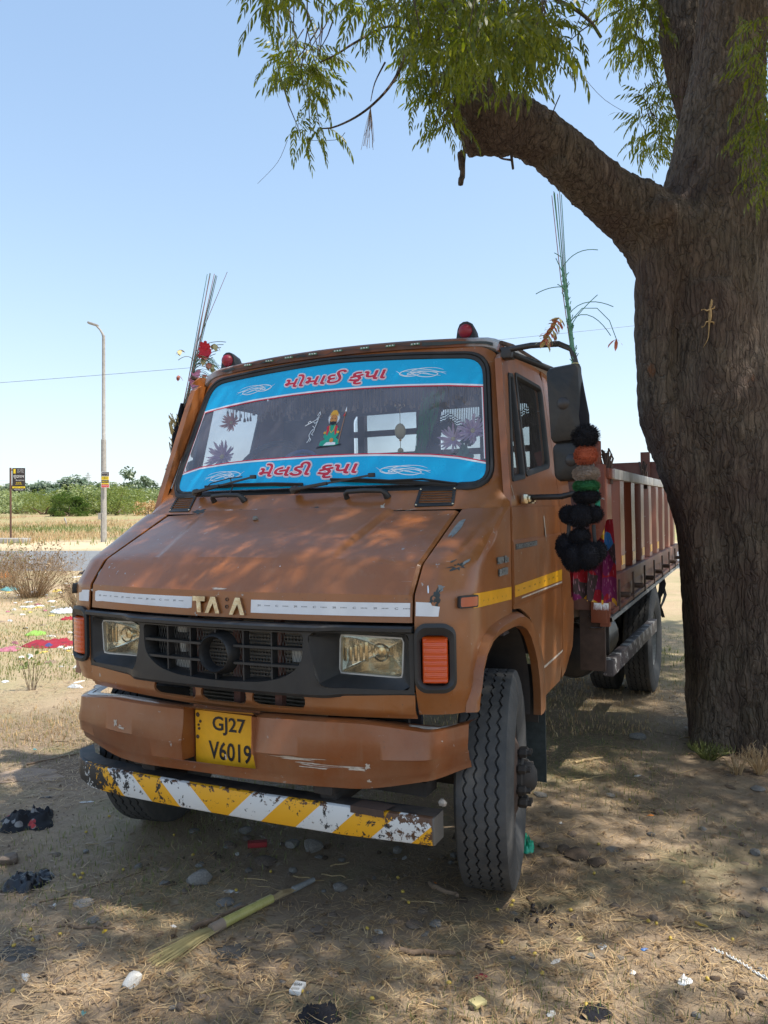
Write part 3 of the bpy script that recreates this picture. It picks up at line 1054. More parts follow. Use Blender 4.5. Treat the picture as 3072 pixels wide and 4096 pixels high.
# sloping walls of the opening and the headlamp recesses
def inner(poly, k, dy, cxx, czz):
    return [(cxx+(x-cxx)*k, czz+(z-czz)*k, dy) for x, z in poly]
for poly, k, dy in ((opening, .965, .035),):
    a = [FB(x, z) for x, z in poly]
    b = [FB(x*k, (z-.967)*k+.967)+Vector((0, dy, 0)) for x, z in poly]
    c_ = [p+Vector((0, .03, 0)) for p in b]
    mb.grid([a, b, c_], closed=True)
HLZ0, HLZ1 = .905, 1.048
for s in (1, -1):
    rec = recR if s > 0 else recL
    a = [FB(x, z) for x, z in rec]
    hb = rpoly([(s*.446, HLZ0), (s*.700, HLZ0), (s*.708, HLZ1), (s*.452, HLZ1)], .012, 4)
    # resample both loops to the same count
    def resample(lp, n):
        P_ = [Vector((q[0], q[1], q[2])) for q in lp]+[Vector(lp[0])]
        L = [0]
        for i in range(len(P_)-1): L.append(L[-1]+(P_[i+1]-P_[i]).length)
        out_ = []
        for i in range(n):
            t_ = L[-1]*i/n
            j = max(k for k in range(len(L)) if L[k] <= t_+1e-9)
            j = min(j, len(P_)-2)
            out_.append(P_[j].lerp(P_[j+1], (t_-L[j])/max(1e-9, L[j+1]-L[j])))
        return out_
    def ang_sort(lp, cxx, czz):
        n = 48; out_ = []
        for i in range(n):
            an = 2*math.pi*i/n
            d = Vector((math.cos(an), math.sin(an)))
            best = None
            for j in range(len(lp)):
                p, q = lp[j], lp[(j+1) % len(lp)]
                e = Vector((q[0]-p[0], q[1]-p[1])); w_ = Vector((p[0]-cxx, p[1]-czz))
                den = d.x*(-e.y)+e.x*d.y
                if abs(den) < 1e-12: continue
                t_ = (w_.x*(-e.y)+e.x*w_.y)/den
                u_ = (d.x*w_.y-d.y*w_.x)/den
                if t_ > 0 and -1e-6 <= u_ <= 1+1e-6 and (best is None or t_ < best): best = t_
            out_.append((cxx+d.x*best, czz+d.y*best))
        return out_
    hc = (s*.577, .977)
    A = ang_sort(rec, *hc); B_ = ang_sort(hb, *hc)
    HY = .040
    ra = [FB(x, z) for x, z in A]
    rb = [Vector((x, HY, z)) for x, z in B_]
    rc = [Vector((x, HY+.02, z)) for x, z in B_]
    rm = [p.lerp(q, .8)+Vector((0, .004, 0)) for p, q in zip(ra, rb)]
    mb.grid([ra, rm, rb, rc], closed=True)
# top lip that juts forward, and the folded bottom edge
prof = [(0, 1.0925), (-.020, 1.094), (-.027, 1.088), (-.026, 1.076), (-.014, 1.070), (0, 1.069)]
XX = [i/40*.756 for i in range(-40, 41)]
mb.grid([[FB(x, z)+Vector((0, dy, 0)) for x in XX] for dy, z in prof])
mb.grid([[FB(x, zbot(x))+Vector((0, dy, dz)) for x in XX] for dy, dz in ((0, 0), (.006, -.010), (.03, -.016))])
mb.grid([[FB(x, 1.0925) for x in XX], [FB(x, 1.0925)+Vector((0, .05, 0)) for x in XX]])
grille = mb.build('grille_surround', MAT['black_plastic'], truck, 32)
# grille bars
def bar2(mb, x0, x1, z0, z1, t=.007, depth=.03, fwd=.004):
    n = max(1, int(abs(x1-x0)/.05))
    for i in range(n):
        xa, xb = x0+(x1-x0)*i/n, x0+(x1-x0)*(i+1)/n
        za, zb = z0+(z1-z0)*i/n, z0+(z1-z0)*(i+1)/n
        pa, pb = FB(xa, za), FB(xb, zb)
        if abs(x1-x0) < 1e-6:
            mb.box(((x0), (pa.y+pb.y)/2+fwd+depth/2, (za+zb)/2), (t, depth, abs(z1-z0)))
        else:
            mb.bar(pa+Vector((0, fwd+depth/2, 0)), pb+Vector((0, fwd+depth/2, 0)), depth, t)
for (z, xe) in ((1.005, .366), (.942, .345)):
    mb = MB()
    for x0, x1 in ((-xe, -.075), (.075, xe)):
        bar2(mb, x0, x1, z, z, .009, .036)
    mb.build('grille_bar', MAT['black_plastic'], grille, 20)
for x, za, zb in ((-.245, .885, 1.062), (-.130, .875, 1.062), (-.01, 1.03, 1.062), (-.01, .872, .915), (.115, .875, 1.062), (.235, .887, 1.062)):
    mb = MB(); bar2(mb, x, x, za, zb, .006, .036, .010); mb.build('grille_bar', MAT['black_plastic'], grille, 20)
# emblem ring (empty)
mb = MB()
yc = FB(0, 1).y
N = 40
for (ro, ri) in ((.072, .060),):
    pr = [(yc-.012, ri+.004), (yc-.018, (ro+ri)/2), (yc-.012, ro-.001), (yc+.004, ro+.002), (yc+.035, ro+.012), (yc+.035, ri-.003), (yc-.004, ri), (yc-.012, ri+.004)]
    mb.lathe(pr, N, (0, 0, .973), 'Y')
mb.build('emblem_ring', MAT['black_plastic'], grille, 35)
# expanded-metal mesh behind the bars
mb = MB()
ym = -.061-GB+.062
for i in range(-30, 31):
    for s in (1, -1):
        x0 = i*.0135
        pts = []
        for k in range(8):
            z = .872+k*.0265
            pts.append(Vector((x0+(.0068 if k % 2 else 0)*s, ym+.142*x0*x0, z)))
        if abs(x0) < .345:
            mb.tube(pts, .0009, 3, caps=False)
mb.build('wire_mesh', MAT['mesh_wire'], grille, 0, kind='stuff')
# radiator with rows of fins, posts and spare lamps seen through the grille
mb = MB()
for k in range(26):
    mb.box((-.02, .16, .70+k*.0145), (.62, .030, .0042))
mb.box((-.02, .185, .88), (.66, .02, .42))
rad = mb.build('radiator', MAT['radiator'], truck, 0)
for x in (-.20, .0, .19):
    mb = MB(); mb.box((x, .045, .93), (.030, .03, .34)); mb.build('grille_post', MAT['grille_wood'], truck, 20)
for (x, z, w, h) in ((-.232, .905, .070, .036), (-.232, .968, .030, .040), (.315, .965, .080, .045), (-.235, 1.04, .045, .03)):
    mb = MB(); mb.box((x, .01, z), (w, .03, h), bev=.006); mb.build('spare_lamp', MAT['fog_lamp'], truck, 30)
mb = MB()
mb.box((0, .32, .85), (1.30, .02, .70)); mb.box((0, .18, 1.085), (1.42, .25, .008))
mb.build('dark_backing', MAT['dark_interior'], truck, 0)  # added dark sheets, keep grille and seam gaps dark and closed to view

# headlamps: reflector bowl, bulb, patterned glass
for s in (1, -1):
    y0 = .062
    rct = rpoly([(s*.448, HLZ0+.002), (s*.698, HLZ0+.002), (s*.706, HLZ1-.002), (s*.454, HLZ1-.002)], .014, 4)
    hcx, hcz = s*.577, .977
    mb = MB()
    loops = []
    for k, dy in ((1, 0), (.97, .012), (.8, .045), (.5, .075), (.22, .088), (.05, .09)):
        loops.append([Vector((hcx+(x-hcx)*k, y0-.006+dy, hcz+(z-hcz)*k)) for x, z in rct])
    mb.grid(loops, closed=True)
    lampo = mb.build('headlight', MAT['reflector'], truck, 40)
    mb = MB(); mb.lathe([(y0+.02, 0), (y0+.022, .016), (y0+.05, .018), (y0+.06, .012)], 16, (s*.60, 0, .985), 'Y')
    mb.lathe([(y0+.010, .026), (y0+.006, .030), (y0+.010, .034)], 20, (s*.60, 0, .985), 'Y')
    mb.build('bulb', MAT['chrome'], lampo, 40)
    mb = MB()
    for k in range(5):
        x = s*.60-.055-.022*k
        mb.box((x, y0+.008, .985-.004*k), (.013, .006, .070-.006*k), bev=.001)
    mb.build('reflector_ribs', MAT['chrome'], lampo, 40)
    mb = MB()
    lo = [Vector((x, y0-.012, z)) for x, z in rct]
    l2 = [Vector((hcx+(x-hcx)*.97, y0-.020, hcz+(z-hcz)*.96)) for x, z in rct]
    l3 = [Vector((hcx+(x-hcx)*.5, y0-.025, hcz+(z-hcz)*.5)) for x, z in rct]
    l4 = [Vector((hcx+(x-hcx)*.02, y0-.026, hcz+(z-hcz)*.02)) for x, z in rct]
    mb.grid([lo, l2, l3, l4], closed=True)
    mb.build('lamp_glass', MAT['headlamp_cover'], lampo, 50)
    mb = MB()
    l0 = [Vector((hcx+(x-hcx)*1.03, y0-.010, hcz+(z-hcz)*1.04)) for x, z in rct]
    l1 = [Vector((hcx+(x-hcx)*1.02, y0-.022, hcz+(z-hcz)*1.03)) for x, z in rct]
    l2 = [Vector((hcx+(x-hcx)*.975, y0-.022, hcz+(z-hcz)*.955)) for x, z in rct]
    l3 = [Vector((hcx+(x-hcx)*.97, y0-.006, hcz+(z-hcz)*.95)) for x, z in rct]
    mb.grid([l0, l1, l2, l3], closed=True)
    mb.build('lamp_rim', MAT['fog_lamp'], lampo, 40)

# ---- brown panel under the grille with three slots
slots = [rrect(-.350, .781, -.130, .840, .028, 6), rrect(-.105, .779, .105, .840, .028, 6), rrect(.130, .781, .350, .840, .028, 6)]
mb = MB()
low_out = [(-.753, .785), (0, .768), (.753, .785), (.753, .864), (.60, .858), (.45, .852), (-.45, .852), (-.60, .858), (-.753, .864)]
def FL(x, z): return Vector((x, -.058+.142*x*x+.012*sstep(.80, .77, z), z))
mb.panel(low_out, FL, slots, frange(-.753, .753, .05), [.78, .80, .83, .86], thick=.010, out=(0, -1, 0))
mb.panel([(-.753, .785), (0, .768), (.753, .785), (.753, .770), (0, .753), (-.753, .770)], lambda x, z: Vector((x, -.046+.142*x*x+(.785-z)*.5, z)), (), frange(-.753, .753, .05), thick=.004, out=(0, -1, 0))
mb.build('lower_panel', BROWN, truck, 30)
# ---- windscreen
glass_o = rpoly([(-.822, 1.598), (.822, 1.598), (.742, 2.160), (.38, 2.186), (0, 2.203), (-.38, 2.190), (-.742, 2.168)], [.075, .075, .085, .1, .1, .1, .085], 6)
def scale_loop(lp, d):
    """offset a closed 2-D loop outwards by d"""
    out_ = []
    n = len(lp)
    cxm = sum(p[0] for p in lp)/n; czm = sum(p[1] for p in lp)/n
    for i in range(n):
        a, b, c = Vector(lp[i-1]), Vector(lp[i]), Vector(lp[(i+1) % n])
        t_ = (c-a)
        if t_.length < 1e-9: t_ = Vector((1, 0))
        nn = Vector((t_.y, -t_.x)).normalized()
        if nn.dot(b-Vector((cxm, czm))) < 0: nn = -nn
        out_.append((b.x+nn.x*d, b.y+nn.y*d))
    return out_
WO = lambda d: off(W, d)
mb = MB()
mb.panel(glass_o, WO(0), (), frange(-.83, .83, .06), frange(1.6, 2.2, .06), out=(0, -1, 0))
ws = mb.build('windscreen', MAT['windscreen_glass'], truck, 60)
mb = MB()
loops = []
for d, h in ((-.006, .001), (-.004, .007), (.008, .011), (.012, .006), (.014, .012), (.024, .012), (.029, .004), (.029, -.004)):
    g = WO(h)
    loops.append([g(*p) for p in scale_loop(glass_o, d)])
mb.grid(loops, closed=True)
mb.build('windscreen_seal', MAT['black_rubber'], truck, 50)
# banners
def clip_band(lo_f, hi_f, inset=.004):
    """part of the glass outline between two curves z=lo_f(x) and z=hi_f(x)"""
    def halfw(z):
        zs = np.interp(z, [1.598, 1.62, 1.66, 2.08, 2.13, 2.168], [.755, .797, .811, .750, .722, .66])
        return float(zs)-inset
    return halfw
def interpf(pts):
    X = [p[0] for p in pts]; Z = [p[1] for p in pts]
    return lambda x: float(np.interp(x, X, Z))
up_lo = interpf([(-.80, 2.006), (-.745, 2.018), (-.6, 2.034), (-.43, 2.048), (-.2, 2.057), (0, 2.060), (.2, 2.058), (.4, 2.051), (.6, 2.040), (.80, 2.020)])
lo_hi = interpf([(-.82, 1.690), (-.80, 1.698), (-.68, 1.722), (-.5, 1.735), (-.34, 1.741), (0, 1.744), (.2, 1.742), (.34, 1.738), (.57, 1.725), (.68, 1.712), (.80, 1.686), (.82, 1.680)])
g_in = scale_loop(glass_o, -.004)
def poly_clip(poly, f, keep_above):
    """clip polygon by the curve z=f(x)"""
    P_ = []
    n = len(poly)
    def inside(p): return (p[1] >= f(p[0])) == keep_above
    # start at an outside point
    st = next(i for i in range(n) if not inside(poly[i]) and inside(poly[(i+1) % n]))
    seq = [poly[(st+i) % n] for i in range(n+1)]
    def cross(a, b):
        lo, hi = 0.0, 1.0
        for _ in range(30):
            m = (lo+hi)/2
            p = (a[0]+(b[0]-a[0])*m, a[1]+(b[1]-a[1])*m)
            if inside(p) == inside(a): lo = m
            else: hi = m
        return (a[0]+(b[0]-a[0])*hi, a[1]+(b[1]-a[1])*hi)
    out_ = [cross(seq[0], seq[1])]
    i = 1
    while i < len(seq) and inside(seq[i]):
        out_.append(seq[i]); i += 1
    out_.append(cross(seq[i-1], seq[i]))
    a, b = out_[-1][0], out_[0][0]
    for k in range(1, 24):
        x = a+(b-a)*k/24
        out_.append((x, f(x)))
    return out_
def strip(mb, f, x0, x1, w, g, mi, n=40):
    r0 = [g(x0+(x1-x0)*i/n, f(x0+(x1-x0)*i/n)) for i in range(n+1)]
    r1 = [g(x0+(x1-x0)*i/n, f(x0+(x1-x0)*i/n)+w) for i in range(n+1)]
    mb.grid([r0, r1], mi=mi)
def swirl(mb, cx_, cz_, w, h, flip, g, mi):
    """flourish of tapering strokes"""
    strokes = [
        [(-.50, -.28), (-.38, -.05), (-.15, .22), (.1, .38), (.32, .30), (.42, .05), (.30, -.20), (.12, -.22), (-.05, -.02), (-.22, -.22), (-.40, -.38)],
        [(-.50, -.10), (-.30, -.02), (-.05, .12), (.15, .02), (.30, -.15), (.50, .34)],
        [(-.44, .12), (-.28, .34), (0, .40), (.2, .16), (.02, -.28), (-.2, -.40), (-.34, -.22), (-.22, .02), (.10, .20), (.40, .22)],
        [(-.30, -.30), (-.10, -.12), (.12, .10), (.26, .02), (.20, -.12), (.05, -.06)],
    ]
    for st in strokes:
        pts = []
        m = len(st)
        for i in range(m-1):
            p0, p1, p2, p3 = st[max(0, i-1)], st[i], st[i+1], st[min(m-1, i+2)]
            for k in range(6):
                t_ = k/6
                q = [0.5*((2*p1[j])+(-p0[j]+p2[j])*t_+(2*p0[j]-5*p1[j]+4*p2[j]-p3[j])*t_*t_+(-p0[j]+3*p1[j]-3*p2[j]+p3[j])*t_**3) for j in (0, 1)]
                pts.append(q)
        pts.append(st[-1])
        N_ = len(pts)
        L, R2_ = [], []
        for i, q in enumerate(pts):
            a, b = pts[max(0, i-1)], pts[min(N_-1, i+1)]
            d = Vector(((b[0]-a[0])*w, (b[1]-a[1])*h))
            if d.length < 1e-9: d = Vector((1, 0))
            n_ = Vector((-d.y, d.x)).normalized()
            th = .0014*math.sin(math.pi*min(1, max(0, i/(N_-1))))**.7+.0004
            x = cx_+q[0]*w*flip; z = cz_+q[1]*h
            nx = n_.x*flip
            L.append(g(x+nx*th, z+n_.y*th)); R2_.append(g(x-nx*th, z-n_.y*th))
        mb.grid([L, R2_], mi=mi)
bm_mats = [MAT['sticker_blue'], MAT['sticker_white'], MAT['sticker_red'], MAT['sticker_pale']]
def banner(poly, f_edge, below, word, u0, v0, w, h, sw, ext_sh=.15):
    mb = MB()
    g1, g2, g3, g4, g5 = WO(.0016), WO(.0024), WO(.0030), WO(.0037), WO(.0044)
    mb.panel(poly, g1, (), frange(-.83, .83, .05), frange(1.6, 2.2, .05), out=(0, -1, 0))
    xs = [p[0] for p in poly]
    x0, x1 = poly[-24][0], poly[0][0]
    xa, xb = min(x0, x1)-.0, max(x0, x1)+.0
    if below:
        strip(mb, lambda x: f_edge(x), xa, xb, .0075, g2, 1)
        strip(mb, lambda x: f_edge(x)-.0055, xa, xb, .0055, g2, 2)
    else:
        strip(mb, lambda x: f_edge(x)-.0075, xa, xb, .0075, g2, 1)
        strip(mb, lambda x: f_edge(x), xa, xb, .0050, g2, 2)
    vs, fs = text_mesh(word, 1.0, 0, ext_sh, res=4)
    xs = [p.x for p in vs]; ys = [p.y for p in vs]
    e = (min(xs), max(xs), min(ys), max(ys))
    sx, sy = w/(e[1]-e[0]), h/(e[3]-e[2])
    cxm, cym = (e[0]+e[1])/2, (e[2]+e[3])/2
    lay = .0024
    for rad, mi, nn in ((.0092, 1, 14), (.0074, 2, 14), (.0062, 1, 12), (.0026, 2, 8)):
        for k in range(nn):
            an = 2*math.pi*k/nn
            lay += .00003
            g = WO(lay)
            mb.add([g(u0+(p.x-cxm)*sx+rad*math.cos(an), v0+(p.y-cym)*sy+rad*math.sin(an)) for p in vs], fs, mi)
    lay += .00003
    mb.add([WO(lay)(u0+(p.x-cxm)*sx, v0+(p.y-cym)*sy) for p in vs], fs, 2)
    for (a, b, c_, d, fl_) in sw:
        swirl(mb, a, b, c_, d, fl_, g2, 1)
    return mb.build('banner', bm_mats, ws, 0)
b1 = banner(poly_clip(g_in, up_lo, True), up_lo, True, 'મોમાઈ કૃપા', .025, 2.118, .54, .078, [(-.43, 2.108, .24, .055, 1), (.465, 2.108, .24, .055, -1)])
b2 = banner(poly_clip(g_in, lo_hi, False), lo_hi, False, 'મેલડી કૃપા', -.025, 1.680, .52, .078, [(-.505, 1.672, .25, .055, 1), (.45, 1.662, .25, .052, -1)])
# thin red and white side borders of the clear part
mb = MB()
for s in (-1, 1):
    ptsz = [1.70+i*.04 for i in range(9)]
    for w0, w1, mi in ((.010, .0055, 1), (.0055, .002, 2)):
        rr = []
        for wd in (w0, w1):
            rr.append([WO(.0025)(s*(.811-(z-1.66)*.145-wd), z) for z in ptsz])
        mb.grid(rr, mi=mi)
mb.build('banner_border', bm_mats, ws, 0)
# seated figure sticker, plainly drawn, with a line drawing of a flute player beside it
dm = [MAT['letter_black'], MAT['robe_green'], MAT['sticker_white'], MAT['sticker_red'], MAT['gold_yellow'], MAT['skin_orange']]
mb = MB()
g = [WO(.002+.0007*i) for i in range(8)]
def ell(cx_, cz_, rx, rz, n=20): return [(cx_+rx*math.cos(2*math.pi*i/n), cz_+rz*math.sin(2*math.pi*i/n)) for i in range(n)]
mb.panel([(.005, 1.780), (.13, 1.790), (.132, 1.797), (.012, 1.789)], g[0], mi=0, out=(0, -1, 0))
halo = []
for i in range(56):
    a = math.pi*2*i/56; r = .032 if i % 2 else .026
    halo.append((.072+r*math.cos(a), 1.920+r*1.02*math.sin(a)))
mb.panel(halo, g[0], mi=2, out=(0, -1, 0))
mb.panel([(.018, 1.793), (.022, 1.812), (.045, 1.822), (.034, 1.832), (.036, 1.855), (.050, 1.878), (.066, 1.890), (.088, 1.888), (.104, 1.872), (.110, 1.842), (.100, 1.826), (.118, 1.814), (.120, 1.796), (.095, 1.790), (.045, 1.790)], g[1], mi=1, out=(0, -1, 0))
mb.panel([(.040, 1.792), (.055, 1.806), (.080, 1.808), (.102, 1.804), (.104, 1.793)], g[2], mi=2, out=(0, -1, 0))
for s in (-1, 1):
    mb.panel([(.072+s*.018, 1.888), (.072+s*.028, 1.880), (.072+s*.026, 1.845), (.072+s*.020, 1.838), (.072+s*.014, 1.860)], g[2], mi=3, out=(0, -1, 0))
    mb.panel(ell(.072+s*.034, 1.852, .007, .006), g[3], mi=4, out=(0, -1, 0))
neck = [(.056, 1.885), (.060, 1.862), (.072, 1.848), (.084, 1.862), (.088, 1.885), (.084, 1.884), (.081, 1.864), (.072, 1.853), (.063, 1.864), (.060, 1.884)]
mb.panel(neck, g[3], mi=4, out=(0, -1, 0))
mb.panel(ell(.080, 1.815, .010, .010), g[4], mi=5, out=(0, -1, 0))
mb.panel(ell(.072, 1.915, .019, .024), g[3], mi=5, out=(0, -1, 0))
mb.panel([(.053, 1.908), (.060, 1.902), (.072, 1.905), (.084, 1.902), (.091, 1.908), (.088, 1.893), (.072, 1.886), (.056, 1.893)], g[4], mi=0, out=(0, -1, 0))
mb.panel(ell(.064, 1.918, .004, .0015, 10), g[4], mi=0, out=(0, -1, 0)); mb.panel(ell(.080, 1.918, .004, .0015, 10), g[4], mi=0, out=(0, -1, 0))
mb.panel([(.050, 1.926), (.053, 1.945), (.064, 1.958), (.080, 1.958), (.091, 1.945), (.094, 1.926), (.083, 1.936), (.061, 1.936)], g[4], mi=4, out=(0, -1, 0))
mb.panel([(.116, 1.800), (.118, 1.800), (.130, 1.950), (.128, 1.950)], g[4], mi=5, out=(0, -1, 0))
mb.panel([(.124, 1.948), (.129, 1.972), (.134, 1.948)], g[4], mi=2, out=(0, -1, 0))
mb.panel([(.126, 1.945), (.118, 1.925), (.127, 1.928)], g[4], mi=3, out=(0, -1, 0))
def pen(mb, pts, th, gg, mi):
    L, R3 = [], []
    for i, q in enumerate(pts):
        a, b = pts[max(0, i-1)], pts[min(len(pts)-1, i+1)]
        d = Vector((b[0]-a[0], b[1]-a[1])).normalized()
        L.append(gg(q[0]-d.y*th, q[1]+d.x*th)); R3.append(gg(q[0]+d.y*th, q[1]-d.x*th))
    mb.grid([L, R3], mi=mi)
for pts in ([(-.078, 1.893), (-.045, 1.908), (-.015, 1.923)], [(-.010, 1.955), (-.004, 1.945), (-.012, 1.935), (-.020, 1.940), (-.014, 1.950), (-.008, 1.958)],
            [(-.022, 1.926), (-.008, 1.930)], [(-.012, 1.926), (-.014, 1.912), (-.026, 1.902), (-.034, 1.908)], [(-.014, 1.912), (-.018, 1.895), (-.022, 1.880), (-.036, 1.890)],
            [(-.022, 1.882), (-.024, 1.864), (-.034, 1.850), (-.024, 1.845)], [(-.028, 1.876), (-.040, 1.862), (-.046, 1.845), (-.040, 1.832), (-.032, 1.826), (-.036, 1.815)],
            [(-.040, 1.830), (-.046, 1.815), (-.052, 1.812)], [(-.058, 1.900), (-.064, 1.908), (-.055, 1.915), (-.047, 1.908)]):
    pen(mb, pts, .0016, g[1], 2)
mb.build('figure_sticker', dm, ws, 0)
mb = MB()
lay_text(mb, 'TATA', WO(.0016), .665, 1.714, .020, .005, mi=0)
pen(mb, [(.655+.010*math.cos(a/8*math.pi)+.010, 1.722+.005*math.sin(a/8*math.pi)) for a in range(0, 17)], .0010, WO(.0016), 0)
mb.build('maker_mark', [MAT['letter_black']], ws, 0)

# ---- front skin round the windscreen: cowl, pillars and brow, all one pressing
def side_x(z): return .93-.10*max(0, z-1.5)/.7
outer_pts, inner_pts = [], []
ro = scale_loop(glass_o, .024)
cxm, czm = 0.0, 1.87
n = 96
def hit(lp, cx_, cz_, ang):
    d = Vector((math.cos(ang), math.sin(ang)))
    best = None
    for j in range(len(lp)):
        p, q = lp[j], lp[(j+1) % len(lp)]
        e = Vector((q[0]-p[0], q[1]-p[1])); w_ = Vector((p[0]-cx_, p[1]-cz_))
        den = d.x*(-e.y)+e.x*d.y
        if abs(den) < 1e-12: continue
        t_ = (w_.x*(-e.y)+e.x*w_.y)/den
        u_ = (d.x*w_.y-d.y*w_.x)/den
        if t_ > 0 and -1e-6 <= u_ <= 1+1e-6 and (best is None or t_ < best): best = t_
    return (cx_+d.x*best, cz_+d.y*best)
out_loop = rpoly([(-.905, 1.492), (0, 1.492), (.905, 1.492), (.898, 1.60), (.806, 2.17), (.74, 2.212), (.4, 2.234), (0, 2.244), (-.4, 2.234), (-.74, 2.212), (-.806, 2.17), (-.898, 1.60)], [.001, .1, .001, .1, .05, .05, .1, .1, .1, .05, .05, .1], 4)
angs = sorted(set([2*math.pi*i/n for i in range(n)]+[math.atan2(p[1]-czm, p[0]-cxm) % (2*math.pi) for p in out_loop]))
I0 = [hit(ro, cxm, czm, a) for a in angs]; O0 = [hit(out_loop, cxm, czm, a) for a in angs]
rowsk = []
for t_ in (0, .25, .5, .75, .92, 1):
    r = []
    for p, q in zip(I0, O0):
        x, z = p[0]+(q[0]-p[0])*t_, p[1]+(q[1]-p[1])*t_
        pt = WO(0)(x, z)
        # the skin turns back round the corner pillar
        sx = side_x(z)
        e = max(0, abs(x)-(sx-.085))/.085
        pt.y += .045*e**2.2
        pt.z -= 0
        r.append(pt)
    rowsk.append(r)
mb = MB(); mb.grid(rowsk, closed=True)
skin = mb.build('windscreen_frame', BROWN, truck, 30)
for (a, b, c_, d, m) in ((-.36, 1.502, .05, .004, 'sticker_white'), (-.22, 1.503, .022, .004, 'sticker_white'), (-.29, 1.505, .012, .003, 'rusty_metal'), (-.05, 1.500, .09, .003, 'rusty_metal'), (.10, 1.505, .03, .006, 'dark_primer'), (-.55, 1.502, .04, .010, 'dark_primer'), (-.45, 1.499, .10, .0035, 'rusty_metal'), (.28, 1.500, .10, .003, 'rusty_metal'), (.42, 1.50, .012, .018, 'pale_scrape')):
    mb = MB(); mb.panel(blob(a, b, c_, d, 22, .5), WO(.0014), out=(0, -1, .3)); mb.build('paint_chip', MAT[m], truck, 0)
# pillar side strip joining the front skin to the door opening
def S(side, d=0.0):
    def g(y, z):
        x = side_x(z)
        if 1.12 < z < 1.36: x += .004
        return Vector((side*(x+d), y, z))
    return g
for side in (1, -1):
    mb = MB()
    zs = [1.492, 1.55, 1.60, 1.65, 1.72, 1.8, 1.9, 2.0, 2.08, 2.14, 2.18, 2.205]
    A, B_, C_ = [], [], []
    for z in zs:
        xq = side_x(z)-.024
        e = max(0, xq-(side_x(z)-.085))/.085
        p = WO(0)(xq, z); p.y += .045*e**2.2
        A.append(Vector((side*p.x, p.y, z)))
        yd = .604+.20*max(0, (z-1.5))/.64
        yd = max(yd, p.y+.02)
        B_.append(Vector((side*(side_x(z)-.006), p.y+.018, z)))
        C_.append(Vector((side*side_x(z), yd+.004, z)))
    mb.grid([A, B_, C_, [p+Vector((-side*.03, .004, 0)) for p in C_]])
    mb.build('corner_pillar', BROWN, truck, 35)
# roof: crowned, with a drooping brow along the front and a gutter at the sides
rows = []
YR = [.826, .828, .85, .89, .97, 1.1, 1.3, 1.5, 1.68, 1.735, 1.75]
def roof_pt(x, i):
    y = YR[i]
    e = abs(x)/.845
    lift = [-.004, .026, .038, .046, .050, .058, .060, .058, .045, .020, -.02][i]
    y0 = y+.115*x*x*(1-sstep(.8, 1.3, y))
    z = 2.212+lift+.028*(1-e*e)-.045*max(0, (e-.86)/.14)**2
    return Vector((x*1.0, y0, z))
XR = [i/24*.845 for i in range(-24, 25)]
mb = MB()
mb.grid([[roof_pt(x, i) for x in XR] for i in range(len(YR))])
for s in (-1, 1):
    e = [roof_pt(s*.845, i) for i in range(1, len(YR)-1)]
    mb.grid([e, [p+Vector((s*.012, 0, -.010)) for p in e], [p+Vector((s*.012, 0, -.026)) for p in e], [p+Vector((-s*.02, 0, -.034)) for p in e]])
f = [roof_pt(x, 0) for x in XR]
mb.grid([[p+Vector((0, .03, -.012)) for p in f], f])
roofm = NT('roof_paint')
n_ = roofm.noise(5, 7, .65)
xx, yy, zz = roofm.sep()[:3]
wht = roofm.step(roofm.math('ADD', yy, roofm.math('MULTIPLY', n_, .12)), .93, .97)
roofm.base(roofm.mix(wht, roofm.mix(roofm.step(n_, .35, .62), (.215, .066, .020), (.09, .045, .028)), roofm.mix(n_, (.42, .42, .43), (.60, .60, .60))))
roofm.rough(.6); MAT['roof'] = roofm.m
roof = mb.build('roof', MAT['roof'], truck, 35)
# flaked black patches and small LED modules on a wire along the brow
def brow(x, d=0): 
    return roof_pt(x, 1)+Vector((0, -.006-d, -.012))
mb = MB()
mb.panel([(.46, -.008), (.56, -.010), (.66, -.006), (.78, -.010), (.78, .004), (.70, .002), (.62, .006), (.50, .006), (.46, .008)], lambda u, v: brow(u)+Vector((0, -.002, v)), (), frange(.46, .78, .03), out=(0, -1, 0), thick=.002)
mb.build('paint_chip', MAT['dark_primer'], truck, 0)
for x in (-.66, -.62, -.40, -.18):
    mb = MB(); mb.panel(blob(x, 0, .03, .006, 14, .5), lambda u, v: brow(u)+Vector((0, -.001, v)), out=(0, -1, 0), thick=.001); mb.build('paint_chip', MAT['dark_primer'], truck, 0)
lx = [-.50, -.36, -.24, -.10, .04, .18, .31, .43]
for x in lx:
    mb = MB()
    p = brow(x, .008)
    mb.box(p, (.046, .006, .009), bev=.002)
    led = mb.build('led_module', MAT['stem_green'], truck, 30)
    mb = MB()
    for k in (-1, 0, 1): mb.lathe([(p.y-.008, 0), (p.y-.007, .003), (p.y-.003, .0035)], 8, (p.x+k*.014, 0, p.z), 'Y')
    mb.build('led', MAT['tape_white'], led, 50)
mb = MB()
pts = []
for i in range(61):
    x = -.70+i*.02
    pts.append(brow(x, .006)+Vector((0, 0, -.004+.006*math.sin(x*23)+.004*math.sin(x*61))))
mb.tube(pts, .0013, 5); mb.build('led_wire', MAT['cable'], truck, 60)
# rain gutter above the door, dark
for s in (1, -1):
    mb = MB()
    mb.tube([Vector((s*.838, .82, 2.205)), Vector((s*.852, .95, 2.212)), Vector((s*.856, 1.4, 2.213)), Vector((s*.852, 1.70, 2.205))], .010, 6)
    mb.build('gutter', MAT['rusty_metal'], truck, 60)

